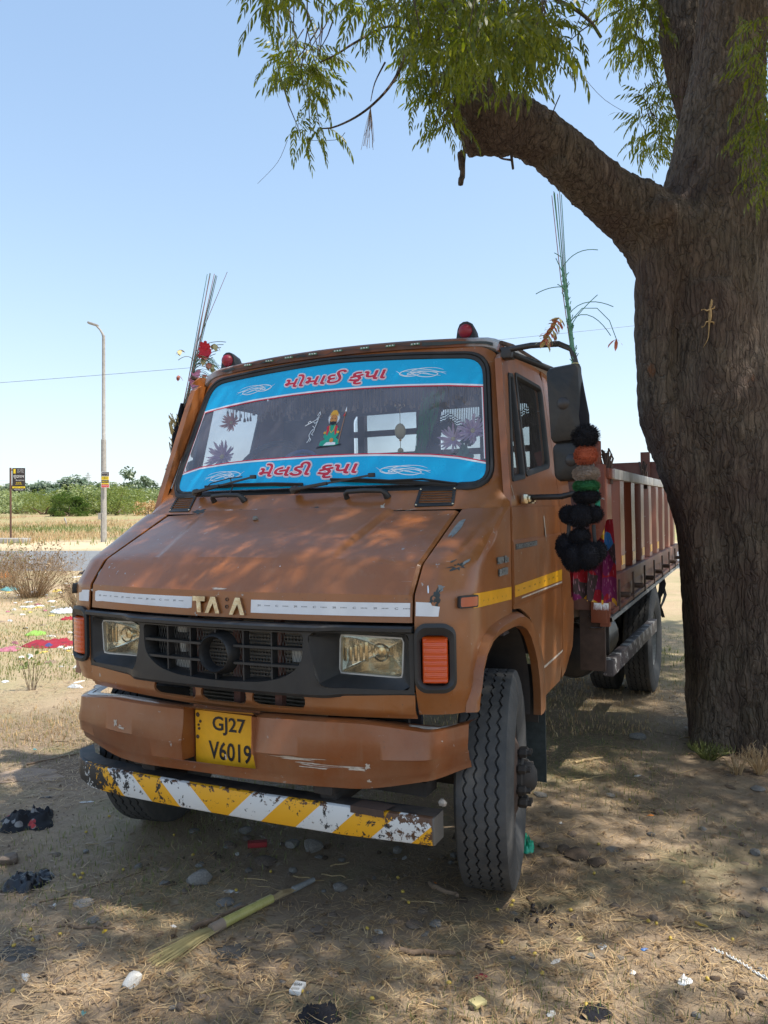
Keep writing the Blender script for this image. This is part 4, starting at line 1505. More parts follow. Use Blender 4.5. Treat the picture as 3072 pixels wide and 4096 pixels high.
# ---- beacons on the brow
for x, y in ((.632, .98), (-.705, .98)):
    o = Vector((x, y, 2.245))
    mb = MB()
    prof2 = [(-.048, 0), (-.047, .02), (-.038, .072), (-.028, .094), (-.010, .104), (.010, .104), (.028, .094), (.038, .072), (.047, .02), (.048, 0)]
    fr_ = [Vector((px, -.030, pz)) for px, pz in prof2]
    m_ = [Vector((px*1.02, -.01, pz*1.0)) for px, pz in prof2]
    bk = [Vector((px*.9, .045, pz*.85)) for px, pz in prof2]
    bk2 = [Vector((px*.6, .075, pz*.45)) for px, pz in prof2]
    mb.grid([[Vector((px*.2, -.031, pz*.5+.03)) for px, pz in prof2], fr_, m_, bk, bk2, [Vector((px*.2, .08, .01)) for px, pz in prof2]])
    mb.box((0, .01, -.004), (.115, .11, .012), bev=.003)
    bc = mb.build('roof_beacon', MAT['black_rubber'], truck, 45)
    bc.location = o
    mb = MB(); mb.lathe([(-.060, .0), (-.058, .014), (-.050, .026), (-.036, .032), (-.028, .033)], 24, (0, 0, .060), 'Y')
    mb.build('lens', MAT['lens_red'], bc, 60)

# ---- cowl furniture: air vents, grab handles, wipers
for s in (1, -1):
    def V(u, v, s=s): return WO(.004)(s*u, v)
    mb = MB()
    q = [(.556, 1.503), (.720, 1.505), (.700, 1.580), (.545, 1.580)] if s > 0 else [(.612, 1.503), (.758, 1.503), (.784, 1.583), (.645, 1.583)]
    fr_ = rpoly(q, .008, 3)
    cxx = sum(p[0] for p in q)/4; czz = sum(p[1] for p in q)/4
    inn = [(cxx+(x-cxx)*.84, czz+(z-czz)*.70) for x, z in fr_]
    mb.panel(fr_, V, [inn], [], [], thick=.010, out=(0, -1, .5))
    mb.panel([(cxx+(x-cxx)*.86, czz+(z-czz)*.74) for x, z in fr_], lambda u, v: V(u, v)+Vector((0, .009, -.004)), out=(0, -1, .5))
    vent = mb.build('air_vent', MAT['black_plastic'], truck, 30)
    x0i, x1i = min(p[0] for p in inn), max(p[0] for p in inn)
    for k in range(6):
        z = czz-.026+k*.0104
        sh = (z-czz)*(.0 if s > 0 else .4)
        mb = MB(); mb.bar(V(x0i+.002+sh, z), V(x1i-.002+sh, z), .006, .003); mb.build('vent_slat', MAT['black_plastic'], vent, 0)
    for (u, v) in [(cxx+(x-cxx)*.92, czz+(z-czz)*.85) for x, z in q]:
        mb = MB(); mb.sphere(V(u, v), .005, 8, sc=(1, .6, 1)); mb.build('screw', MAT['chrome'], vent, 50)
for xc in (-.40, .325):
    mb = MB()
    L = []
    for t_, dx, dy in ((0, -.093, 0), (.1, -.092, .022), (.2, -.082, .034), (.5, 0, .038), (.8, .075, .034), (.9, .088, .022), (1, .093, 0)):
        L.append(off(W, dy+.001)(xc+dx, 1.548))
    mb.tube(L, [.013, .011, .010, .0105, .010, .013, .016], 10)
    mb.build('grab_handle', MAT['black_plastic'], truck, 60)
def wiper(pivot, elbow, tip0, tip1):
    """pivot boss, arm and blade lying just off the glass"""
    p = off(W, .03)(*pivot)
    mb = MB()
    mb.lathe([(-.02, .017), (.0, .019), (.018, .016), (.022, .0)], 12, (0, 0, 0), 'Y')
    vs = mb.v; mb2 = MB(); mb2.add([(x+p.x, -y+p.y, z+p.z) for x, y, z in vs], mb.f)
    e = off(W, .045)(*elbow)
    m_ = off(W, .030)(*[(a+b)/2 for a, b in zip(tip0, tip1)])
    mb2.bar(p+Vector((0, -.02, 0)), p.lerp(e, .45)+Vector((0, -.015, .0)), .024, .014, bev=.003)
    mb2.bar(p.lerp(e, .4)+Vector((0, -.015, 0)), e, .013, .008)
    mb2.box(e, (.03, .016, .018), bev=.003)
    w = mb2.build('wiper', MAT['black_metal'], truck, 40)
    mb = MB()
    a, b = off(W, .016)(*tip0), off(W, .016)(*tip1)
    a2, b2 = off(W, .008)(*tip0), off(W, .008)(*tip1)
    mb.bar(a, b, .008, .012); mb.bar(a2, b2, .004, .012)
    up = off(W, .032)
    mb.tube([a, up(tip0[0]*.75+tip1[0]*.25, tip0[1]*.75+tip1[1]*.25), up((tip0[0]+tip1[0])/2, (tip0[1]+tip1[1])/2), up(tip0[0]*.25+tip1[0]*.75, tip0[1]*.25+tip1[1]*.75), b], .005, 5)
    mb.build('wiper_blade', MAT['black_rubber'], w, 40)
wiper((-.615, 1.572), (-.28, 1.642), (-.60, 1.618), (-.02, 1.612))
wiper((-.03, 1.568), (.33, 1.628), (.12, 1.628), (.70, 1.585))
mb = MB()
mb.tube([off(W, .02)(-.60, 1.59), off(W, .02)(-.56, 1.632), off(W, .025)(-.44, 1.650), off(W, .03)(-.36, 1.652)], .003, 5)
mb.tube([off(W, .02)(-.44, 1.650), off(W, .025)(-.41, 1.60), off(W, .02)(-.40, 1.55)], .003, 5)
mb.build('washer_tube', MAT['cable'], truck, 60)

# ---- door skin, lower rear panel, upper frames
front_edge = [(.607, 1.498), (.607, 1.30), (.607, 1.10), (.615, 1.085), (.70, 1.078), (.775, 1.054), (.845, 1.022), (.915, .972), (.975, .905), (1.02, .835), (1.044, .745), (1.050, .66), (1.050, .615)]
for side in (1, -1):
    yr = 1.46
    door_o = front_edge+[(1.44, .628), (yr, .700), (yr, 1.498)]
    mb = MB()
    sf = S(side, .004)
    def DS(y, z, side=side):
        x = side_x(z)+.004
        x += .006*(sstep(1.095, 1.11, z)-sstep(1.352, 1.364, z))
        x += .010*math.sin(max(0, min(1, (z-1.36)/.14))*math.pi)*.3
        x -= .012*sstep(.80, .62, z)
        x += .0016*noise.noise((y*5, z*5, 1))
        return Vector((side*x, y, z))
    mb.panel(door_o, DS, (), frange(.607, yr, .07), [.70, .75, .80, .86, .92, .98, 1.04, 1.08, 1.095, 1.10, 1.105, 1.11, 1.15, 1.2, 1.26, 1.32, 1.350, 1.356, 1.364, 1.40, 1.44, 1.47], thick=.012, out=(side, 0, 0))
    door = mb.build('door', BROWN, truck, 24)
    # window frame
    win_main = rpoly([(.905, 1.632), (1.365, 1.688), (1.455, 2.095), (.985, 2.100)], [.02, .05, .05, .03], 4)
    win_q = rpoly([(.675, 1.605), (.870, 1.622), (.945, 2.085), (.880, 2.080)], [.012, .012, .012, .012], 3)
    fo = [(.612, 1.499), (yr, 1.499), (yr+.05, 2.13), (yr, 2.175), (.86, 2.170), (.81, 2.14), (.762, 2.0), (.700, 1.80), (.640, 1.60)]
    mb = MB()
    mb.panel(fo, S(side, .003), [win_main, win_q], frange(.6, 1.5, .1), frange(1.5, 2.17, .08), thick=.03, out=(side, 0, 0))
    mb.build('window_frame', BROWN, door, 30)
    for wv, nm in ((win_main, 'door_window'), (win_q, 'quarter_window')):
        mb = MB()
        lo_ = []
        for d, h in ((.006, .003), (.004, .009), (-.012, .009), (-.018, .002), (-.018, -.012)):
            lo_.append([S(side, h)(*p) for p in scale_loop(wv, d)])
        mb.grid(lo_, closed=True)
        wf = mb.build(nm, MAT['black_rubber'], door, 50)
        # the glass is its own part of the door (no fourth level)
        mb = MB(); mb.panel(scale_loop(wv, -.014), S(side, -.008), (), [], [], out=(side, 0, 0))
        mb.build('door_glass', MAT['side_glass'], door, 0)
    # yellow tape on the door
    mb = MB()
    g = lambda y, z, side=side: DS(y, z)+Vector((side*.0016, 0, 0))
    mb.panel([(.613, 1.133), (1.44, 1.128), (1.44, 1.182), (.613, 1.180)], g, (), frange(.61, 1.44, .1), out=(side, 0, 0), thick=.001)
    for i in range(9):
        lay_text(mb, 'wccw' if i % 2 else '3M C', lambda u, v, side=side: DS(u, v)+Vector((side*.0026, 0, 0)), .66+i*.085, 1.157, .03, .007, mi=1)
    mb.build('yellow_tape', [MAT['tape_yellow'], MAT['letter_black']], door, 0)
    # handle
    mb = MB()
    mb.box((side*.952, .800, 1.528), (.028, .150, .042), bev=.008)
    mb.box((side*.968, .800, 1.528), (.012, .110, .026), bev=.004)
    mb.build('door_handle', MAT['chrome'], door, 40)
    # white scrapes on the door
    for poly in ([(1.10, 1.45), (1.118, 1.455), (1.15, 1.36), (1.145, 1.33), (1.125, 1.35)], [(1.045, .755), (1.46, .770), (1.46, .780), (1.045, .767)], [(.64, 1.585), (.648, 1.585), (.668, 1.53), (.664, 1.528)], [(.70, 1.118), (1.44, 1.115), (1.44, 1.123), (.72, 1.124)]):
        mb = MB(); mb.panel(poly, lambda y, z, side=side: DS(y, z)+Vector((side*.0012, 0, 0)), (), frange(.6, 1.5, .1), out=(side, 0, 0)); mb.build('paint_chip', MAT['pale_scrape'], door, 0)
    # rear quarter
    mb = MB()
    rq = [(yr+.006, .700), (yr+.02, .632), (1.56, .650), (1.69, .755), (1.73, .90), (1.735, 1.498), (yr+.006, 1.498)]
    mb.panel(rq, DS, (), frange(yr, 1.73, .06), [.75, .80, .9, 1.0, 1.09, 1.105, 1.2, 1.3, 1.350, 1.364, 1.44], thick=.008, out=(side, 0, 0))
    rq2 = [(yr+.006, 1.498), (1.735, 1.498), (1.735, 2.19), (yr+.06, 2.19), (yr+.056, 2.13)]
    mb.panel(rq2, S(side, .003), (), frange(yr, 1.73, .06), frange(1.5, 2.2, .1), thick=.008, out=(side, 0, 0))
    mb.panel([(.80, 2.170), (yr+.05, 2.176), (yr+.06, 2.215), (.86, 2.215)], S(side, -.002), (), frange(.8, 1.5, .1), [], thick=.01, out=(side, 0, 0))
    mb.build('cab_side', BROWN, truck, 26)
# badges on the near side
mb = MB()
fsl = lambda u, v: S(1, .006)(u, v)
def plate_text(word, y, z, w, h, parent, mname='chrome', d=.004):
    mb = MB()
    mb.panel([(y-w/2-.004, z-h/2-.003), (y+w/2+.004, z-h/2-.001), (y+w/2+.004, z+h/2+.003), (y-w/2-.004, z+h/2+.002)], lambda u, v: Vector((.93+d+.008, u, v)), out=(1, 0, 0), thick=.004)
    lay_text(mb, word, lambda u, v: Vector((.93+d+.0092, u, v)), y, z, w, h, bold=.03, mi=1)
    mb.build('badge', [MAT[mname], MAT['grey_primer']], parent, 0)
plate_text('TURBO INTERCOOLER', .80, 1.335, .33, .018, truck, 'black_plastic')
for word, z, w in (('909 Ex', 1.293, .150), ('BSIII', 1.247, .110)):
    mb = MB()
    for k, d in enumerate((.003, .0055, .008)):
        lay_text(mb, word, lambda u, v, d=d: Vector((.93+d, u, v)), .475, z, w, .028, bold=.04, mi=0)
    mb.build('badge', [MAT['grey_primer']], truck, 0)

# ---- cab back wall with two openings, floor and dark lining
mb = MB()
mb.panel([(-.90, .70), (.90, .70), (.90, 1.5), (.83, 2.2), (-.83, 2.2), (-.90, 1.5)], lambda x, z: Vector((x, 1.72, z)), [rrect(-.36, 1.60, .10, 2.07, .05, 4), rrect(.20, 1.60, .72, 2.07, .05, 4)], thick=.02, out=(0, 1, 0))
mb.build('cab_back_wall', MAT['dark_interior'], truck, 0)
for x0, x1 in ((-.36, .10), (.20, .72)):
    mb = MB(); mb.panel(rrect(x0, 1.60, x1, 2.07, .06, 4), lambda x, z: Vector((x, 1.735, z)), out=(0, 1, 0)); mb.build('rear_window', MAT['rear_glass'], truck, 0)
mb = MB()
mb.box((0, 1.2, .98), (1.74, 1.05, .03)); mb.box((0, 1.31, 2.20), (1.6, .76, .01)); mb.box((0, .60, 1.30), (1.72, .02, .36))
for s in (-1, 1): mb.box((s*.885, 1.2, 1.25), (.01, 1.0, .50))
mb.build('cab_lining', MAT['dark_interior'], truck, 0)
mb = MB()
prof3 = [(.60, 1.575), (.74, 1.590), (.92, 1.575), (1.0, 1.53), (1.02, 1.40), (.98, 1.3)]
mb.grid([[Vector((x, y+.09*(abs(x)/.85)**2, z-(.012*(abs(x)/.85)**2))) for x in np.linspace(-.84, .84, 20)] for y, z in prof3])
mb.build('dashboard', MAT['black_plastic'], truck, 40)
for x in (-.42, .40):
    mb = MB()
    mb.box((x, 1.42, 1.18), (.62, .52, .16), bev=.04); mb.box((x, 1.62, 1.42), (.60, .12, .46), Matrix.Rotation(R_(-8), 3, 'X'), bev=.04)
    mb.build('seat', MAT['seat_red'] if x < 0 else MAT['interior_cloth'], truck, 40)
mb = MB()
cw = Vector((-.53, 1.05, 1.69))
rt = Matrix.Rotation(R_(58), 3, 'X')
pts = [cw+rt @ Vector((.215*math.cos(a), .215*math.sin(a), 0)) for a in np.linspace(0, 2*math.pi, 33)]
mb.tube(pts, .015, 8, caps=False)
for a in (.3, 2.8, 4.7):
    mb.tube([cw+rt @ Vector((0, 0, -.03)), cw+rt @ Vector((.215*math.cos(a), .215*math.sin(a), 0))], .010, 6)
mb.tube([cw+rt @ Vector((0, 0, -.02)), cw+rt @ Vector((0, 0, -.40))], .03, 10)
mb.build('steering_wheel', MAT['black_rubber'], truck, 60)
mb = MB()
cw = Vector((-.28, .93, 1.695))
for r in (.13, .10, .06):
    pts = [cw+rt @ Vector((r*math.cos(a), r*math.sin(a), 0)) for a in np.linspace(0, 2*math.pi, 25)]
    mb.tube(pts, .009, 6, caps=False)
ob = mb.build('plastic_hose_coil', MAT['blue_plastic'], None, 60, 'coiled blue plastic hose lying on the dashboard behind the windscreen', 'hose')
place_on_truck(ob)
mb = MB()
mb.grid([[Vector((x, 1.22+.02*math.sin(x*40), 1.50+(z-1.50)*(1-.9*((x+.66)/.2)**2*.35))) for z in np.linspace(1.50, 1.80, 6)] for x in np.linspace(-.84, -.48, 40)])
ob = mb.build('folded_cloth', MAT['red_cloth'], None, 60, 'dark red cloth with white streaks draped behind the steering wheel', 'cloth')
place_on_truck(ob)
# ---- bumper: faceted pressing, a little crooked and dented
def BY(x):
    a = abs(x)
    return -.102+.17*x*x+(.13*sstep(.78, .91, a)**1.5)
BP = [(.110, .742), (.060, .752), (.012, .757), (.0, .752), (-.006, .700), (-.018, .632), (-.012, .620), (-.006, .566), (.004, .556), (.012, .520), (.055, .512)]
XB = sorted(set([round(i*.015, 4) for i in range(-60, 60)]+[.885, .893]+[-.912, -.92, .0]))
def bump_pt(x, i):
    dy, z = BP[i]
    tilt = .010*x
    dent = .010*noise.noise((x*4, i*.35, 2))+.016*math.exp(-((x-.55)/.12)**2)*(i in (5, 6, 7))*.5
    squeeze = sstep(.52, .90, abs(x))
    zc = .66
    z2 = zc+(z-zc)*(1-(.34 if z < zc else .30)*squeeze)
    if x < -.7: z2 += .0
    bend = -.020*math.exp(-((x+.45)/.25)**2)*(1 if z < .6 else .3)
    return Vector((x, BY(x)+dy+dent*.8+sstep(.80, .90, abs(x))*.02, z2+tilt+bend*.6))
BX0, BX1 = -.153, .178
mb = MB()
for xs_ in ([x for x in XB if x < BX0]+[BX0], [BX1]+[x for x in XB if x > BX1]):
    mb.grid([[bump_pt(x, i) for i in range(len(BP))] for x in xs_])
xsm = np.linspace(BX0, BX1, 10)
mb.grid([[bump_pt(float(x), i) for i in (7, 8, 9, 10)] for x in xsm])
mb.grid([[bump_pt(float(x), i) for i in (0, 1, 2)] for x in xsm])
# hooded recess for the plate
Yp = -.052
top = [Vector((float(x), BY(float(x))-.030-.01*(1-abs(x)/.18), .774+.010*float(x))) for x in xsm]
mb.grid([[bump_pt(float(x), 2) for x in xsm], top, [Vector((p.x, Yp+.0, p.z-.018)) for p in top]])
for bx in (BX0, BX1):
    s = -1 if bx < 0 else 1
    col = [bump_pt(bx, i) for i in (3, 4, 5, 6, 7)]
    flare = [Vector((p.x, p.y-(.004 if s < 0 else .030*(1-k/5)), p.z+.01 if k == 0 else p.z)) for k, p in enumerate(col)]
    inn = [Vector((bx*(.93 if s < 0 else .80), Yp, p.z)) for p in col]
    mb.grid([col, flare, inn])
mb.panel([(-.15, .545), (.16, .545), (.16, .76), (-.15, .76)], lambda x, z: Vector((x, Yp+.006, z)), out=(0, -1, 0))
bumper = mb.build('bumper', BROWN2, truck, 42)
# scraped primer along the lower ridge and bare ends
def BS(x, z):
    zs_ = [bump_pt(x, i).z for i in range(3, 10)]
    ys_ = [bump_pt(x, i).y for i in range(3, 10)]
    return Vector((x, float(np.interp(z, zs_[::-1], ys_[::-1]))-.0015, z))
for (a, b, c_, d) in ((.34, .625, .10, .005), (.47, .606, .09, .004), (.42, .596, .05, .003), (.56, .600, .03, .005), (.60, .612, .008, .010), (.38, .610, .04, .0025), (-.53, .655, .012, .014), (-.49, .640, .018, .004), (-.50, .648, .008, .003), (.60, .560, .006, .005), (.05, .60, .004, .012)):
    mb = MB(); mb.panel(blob(a, b, c_, d, 18, .5), BS, out=(0, -1, 0)); mb.build('paint_chip', MAT['pale_scrape'], bumper, 0)
for x0, x1, m in ((.72, .87, 'pale_scrape'), (-.84, -.60, 'sticker_white')):
    mb = MB()
    def TS(x, v): 
        a, b = bump_pt(x, 0), bump_pt(x, 2)
        return a.lerp(b, v)+Vector((0, 0, .0025))
    pl = blob((x0+x1)/2, .62, (x1-x0)/2, .28, 20, .25)
    mb.panel([(min(.88, max(-.90, p[0])), min(.98, max(.05, p[1]))) for p in pl], TS, (), frange(x0, x1, .03), [.3, .6], out=(0, 0, 1)); mb.build('paint_chip', MAT[m], bumper, 0)
# number plate
PM = [MAT['yellow_plate'], MAT['letter_black'], MAT['rusty_metal']]
mb = MB()
pg = lambda x, z: Vector((x+.004, Yp-.004-.03*0, z))
mb.panel(rrect(-.138, .540, .140, .742, .006, 3), pg, thick=.003, out=(0, -1, 0))
pt_ = lambda x, z: Vector((x+.004, Yp-.006, z))
lay_text(mb, 'GJ27', pt_, .020, .692, .152, .070, bold=.018, mi=1)
lay_text(mb, 'V6019', pt_, .022, .598, .196, .070, bold=.018, mi=1)
for px, pz, r in ((-.122, .724, .009), (-.110, .700, .006), (-.118, .686, .005), (-.116, .672, .006), (-.124, .640, .008)):
    mb.lathe([(Yp-.010, 0), (Yp-.009, r*.6), (Yp-.005, r)], 10, (px, 0, pz), 'Y', mi=2)
mb.build('number_plate', PM, bumper, 0)
# bracket stub at the far end of the bumper, dark valance behind
mb = MB()
mb.panel([(-.86, .735), (-.80, .735), (-.74, .762), (-.80, .758)], lambda x, z: Vector((x, .17, z)), out=(0, -1, 0), thick=.004)
mb.box((0, .20, .60), (1.30, .02, .30)); mb.box((.0, .16, .50), (1.5, .10, .05))
for x in (-.42, .42): mb.box((x, .3, .56), (.08, .70, .14), bev=.01)
mb.build('front_crossmember', MAT['chassis_metal'], truck, 30)
# ---- hazard bar: folded channel with its far end bent back
mb = MB()
spine = [(-.905, .085), (-.86, .045), (-.80, -.005), (-.70, -.045), (-.50, -.066), (-.2, -.070), (.2, -.064), (.5, -.05), (.835, -.030)]
def zt(x): return .458+.004*x-.000*abs(x)
rws = []
for x, y in spine:
    t_ = zt(x); h = .096-(.012 if x < -.75 else 0)+.004*max(0, x)
    b_ = t_-h+.010*sstep(.5, .85, x)
    rws.append([Vector((x, y+.085, t_+.002)), Vector((x, y+.012, t_+.003)), Vector((x, y+.003, t_)), Vector((x, y, t_-.006)), Vector((x, y, b_+.006)), Vector((x, y+.003, b_)), Vector((x, y+.085, b_))])
mb.grid(rws, closed=True)
mb.add(rws[0], [tuple(range(7))]); mb.add(rws[-1], [tuple(reversed(range(7)))])
bar = mb.build('hazard_bar', MAT['stripes'], truck, 30)
bt = NT('bar_top'); bt.base(bt.mix(bt.step(bt.noise(12, 6, .7), .4, .6), (.02, .02, .021), (.07, .055, .045))); bt.rough(.6)
mb = MB()
mb.grid([[r[0]+Vector((0, 0, .002)) for r in rws], [r[1]+Vector((0, .002, .0015)) for r in rws]])
mb.build('bar_top_face', bt.m, bar, 30)
mb = MB()
g0 = [Vector((.53, -.045, .468)), Vector((.60, -.049, .470)), Vector((.66, -.046, .468))]
mb.grid([[p+Vector((0, -.004, -.022)) for p in g0], [p+Vector((0, -.004, .002)) for p in g0], [p+Vector((.02, .05, .006)) for p in g0]])
mb.build('bent_patch', MAT['rusty_metal'], bar, 30)
mb = MB()
for x in (-.42, .42): mb.box((x, .12, .47), (.07, .26, .07), bev=.008)
mb.build('bar_bracket', MAT['chassis_metal'], bar, 30)

# ---- wheels
TW_, TR_ = .215, .420
def make_tyre_mesh():
    n = 270
    # tread profile from the inner shoulder to the outer one; grooves zigzag
    halfw = .088
    gro = [-.058, -.021, .019, .056]
    rowsT = []
    for k in range(n):
        a = 2*math.pi*k/n
        zig = .0062*(2*abs(((k/5.0) % 1)-.5)*2-1)
        r = []
        def P_(x, rad): r.append(Vector((x, rad*math.sin(a), rad*math.cos(a))))
        # inner sidewall
        for x, rad in ((-.080, .225), (-.098, .26), (-.107, .31), (-.106, .355), (-.099, .388)): P_(x, rad)
        lug = .004 if (k % 5) < 2 else 0
        P_(-.0955, .403); P_(-.092, .412-lug)
        P_(-.088, .4165)
        prev = -.088
        for g in gro:
            P_((prev+g)/2, .4200-(.0030 if (k % 4) == 0 else 0))
            P_(g-.0042+zig, .4195); P_(g-.0032+zig, .4045); P_(g+.0032+zig, .4045); P_(g+.0042+zig, .4195)
            prev = g
        P_((prev+.088)/2, .4200-(.0022 if (k % 9) == 0 else 0))
        P_(.088, .4165)
        P_(.092, .412-(.005 if (k % 4) < 2 else 0)); P_(.0965, .400-(.004 if (k % 4) < 2 else 0))
        P_(.101, .386); P_(.1065, .355)
        P_(.1075, .345); P_(.109, .342); P_(.1085, .32)
        P_(.106, .29); P_(.098, .258); P_(.082, .228); P_(.070, .222)
        rowsT.append(r)
    mb = MB()
    rowsT.append(rowsT[0])
    nr, nc = len(rowsT)-1, len(rowsT[0])
    vs = [p for r in rowsT[:-1] for p in r]
    fs = []
    for i in range(nr):
        j = (i+1) % nr
        for c_ in range(nc-1):
            fs.append((i*nc+c_, i*nc+c_+1, j*nc+c_+1, j*nc+c_))
    mb.add(vs, fs)
    return mb
def make_rim(front=True):
    mb = MB()
    if front:
        prof = [(.070, .222), (.078, .214), (.060, .205), (.045, .190), (.045, .18), (.085, .150), (.098, .125), (.100, .100), (.100, .0)]
    else:
        prof = [(.070, .222), (.078, .214), (.055, .205), (.030, .195), (-.01, .19), (-.055, .15), (-.07, .12), (-.07, .0)]
    mb.lathe(prof, 36, axis='X')
    mb.lathe([(-.075, .222), (-.02, .21), (.045, .19)], 36, axis='X')
    return mb
def make_wheel(pos, side, front, name='wheel'):
    w = empty(name, pos)
    w.parent = truck
    if side < 0: w.rotation_euler = (0, 0, math.pi)
    return w
tyre_mesh_o = make_tyre_mesh().build('tyre', MAT['tyre'], None, 30)
rim_f = make_rim(True).build('rim', MAT['rusty_metal'], None, 30)
rim_r = make_rim(False).build('rim', MAT['grey_primer'], None, 30)
def hub_front(parent):
    for k in range(8):
        a = 2*math.pi*k/8+.2
        mb = MB(); mb.lathe([(.100, .013), (.108, .019), (.132, .019), (.138, .011), (.152, .011), (.154, 0)], 6, (0, .102*math.cos(a), .102*math.sin(a)), 'X')
        mb.build('wheel_nut', MAT['chassis_metal'], parent, 30)
    mb = MB(); mb.lathe([(.10, .080), (.115, .078), (.122, .060), (.150, .055), (.162, .045), (.172, .028), (.174, .0)], 24, axis='X')
    mb.build('hub', MAT['chassis_metal'], parent, 35)
    for k in range(6):
        a = 2*math.pi*k/6
        p = Vector((.069, .166*math.cos(a), .166*math.sin(a)))
        mb = MB(); mb.lathe([(0, .0), (.002, .024), (-.004, .030)], 16, axis='X')
        o = mb.build('rim_hole', MAT['dark_interior'], parent, 30); o.location = p; o.rotation_euler = (a, 0, 0)
        o.rotation_euler = (0, 0, 0)
def wheel(x, y, side, front, reuse, yaw=0.0):
    w = make_wheel((x, y, .418), side, front)
    if yaw: w.rotation_euler = (0, 0, w.rotation_euler.z+yaw)
    ty = tyre_mesh_o if not reuse else link_copy(tyre_mesh_o)
    ty.parent = w
    ty.rotation_euler = (rnd.random()*6, 0, 0)
    rm = link_copy(rim_f if front else rim_r, w)
    if front: hub_front(w)
    return w
wheel(.845, .585, 1, True, False, R_(11.5))
wheel(-.845, .585, -1, True, True, R_(10))
wheel(.975, 4.13, 1, False, True); wheel(.70, 4.13, 1, False, True)
wheel(-.975, 4.13, -1, False, True); wheel(-.70, 4.13, -1, False, True)
bpy.data.objects.remove(rim_f); bpy.data.objects.remove(rim_r)
# mud flap and plate behind the front wheel
mb = MB(); mb.box((.845, 1.045, .47), (.20, .006, .44)); mb.build('mud_flap', MAT['dark_primer'], truck, 20)
mb = MB(); mb.box((.845, 1.00, .66), (.16, .006, .26), bev=.002); mb.lathe([(.985, .0), (.986, .014), (.997, .016)], 8, (.86, 0, .63), 'Y'); mb.build('flap_bracket', MAT['chassis_metal'], truck, 20)
mb = MB(); mb.box((-.86, 1.045, .47), (.24, .006, .44)); mb.build('mud_flap', MAT['grey_primer'], truck, 20)
# chassis
mb = MB()
for x in (-.40, .40): mb.box((x, 3.3, .70), (.07, 5.6, .18))
for y in (1.9, 2.6, 3.4, 4.2, 5.2): mb.box((0, y, .70), (.78, .08, .12))
mb.build('chassis', MAT['chassis_metal'], truck, 20)
mb = MB(); mb.lathe([(-.80, .0), (-.80, .05), (-.35, .055), (-.2, .06), (.2, .06), (.35, .055), (.80, .05), (.80, 0)], 12, (0, .555, .42), 'X'); mb.build('front_axle', MAT['chassis_metal'], truck, 30)
mb = MB(); mb.lathe([(-.85, .0), (-.85, .07), (-.2, .07), (-.15, .18), (.15, .18), (.2, .07), (.85, .07), (.85, 0)], 14, (0, 4.13, .42), 'X'); mb.build('rear_axle', MAT['chassis_metal'], truck, 30)
mb = MB(); mb.box((0, .95, .78), (.8, .9, .35), bev=.04); mb.build('engine', MAT['chassis_metal'], truck, 20)

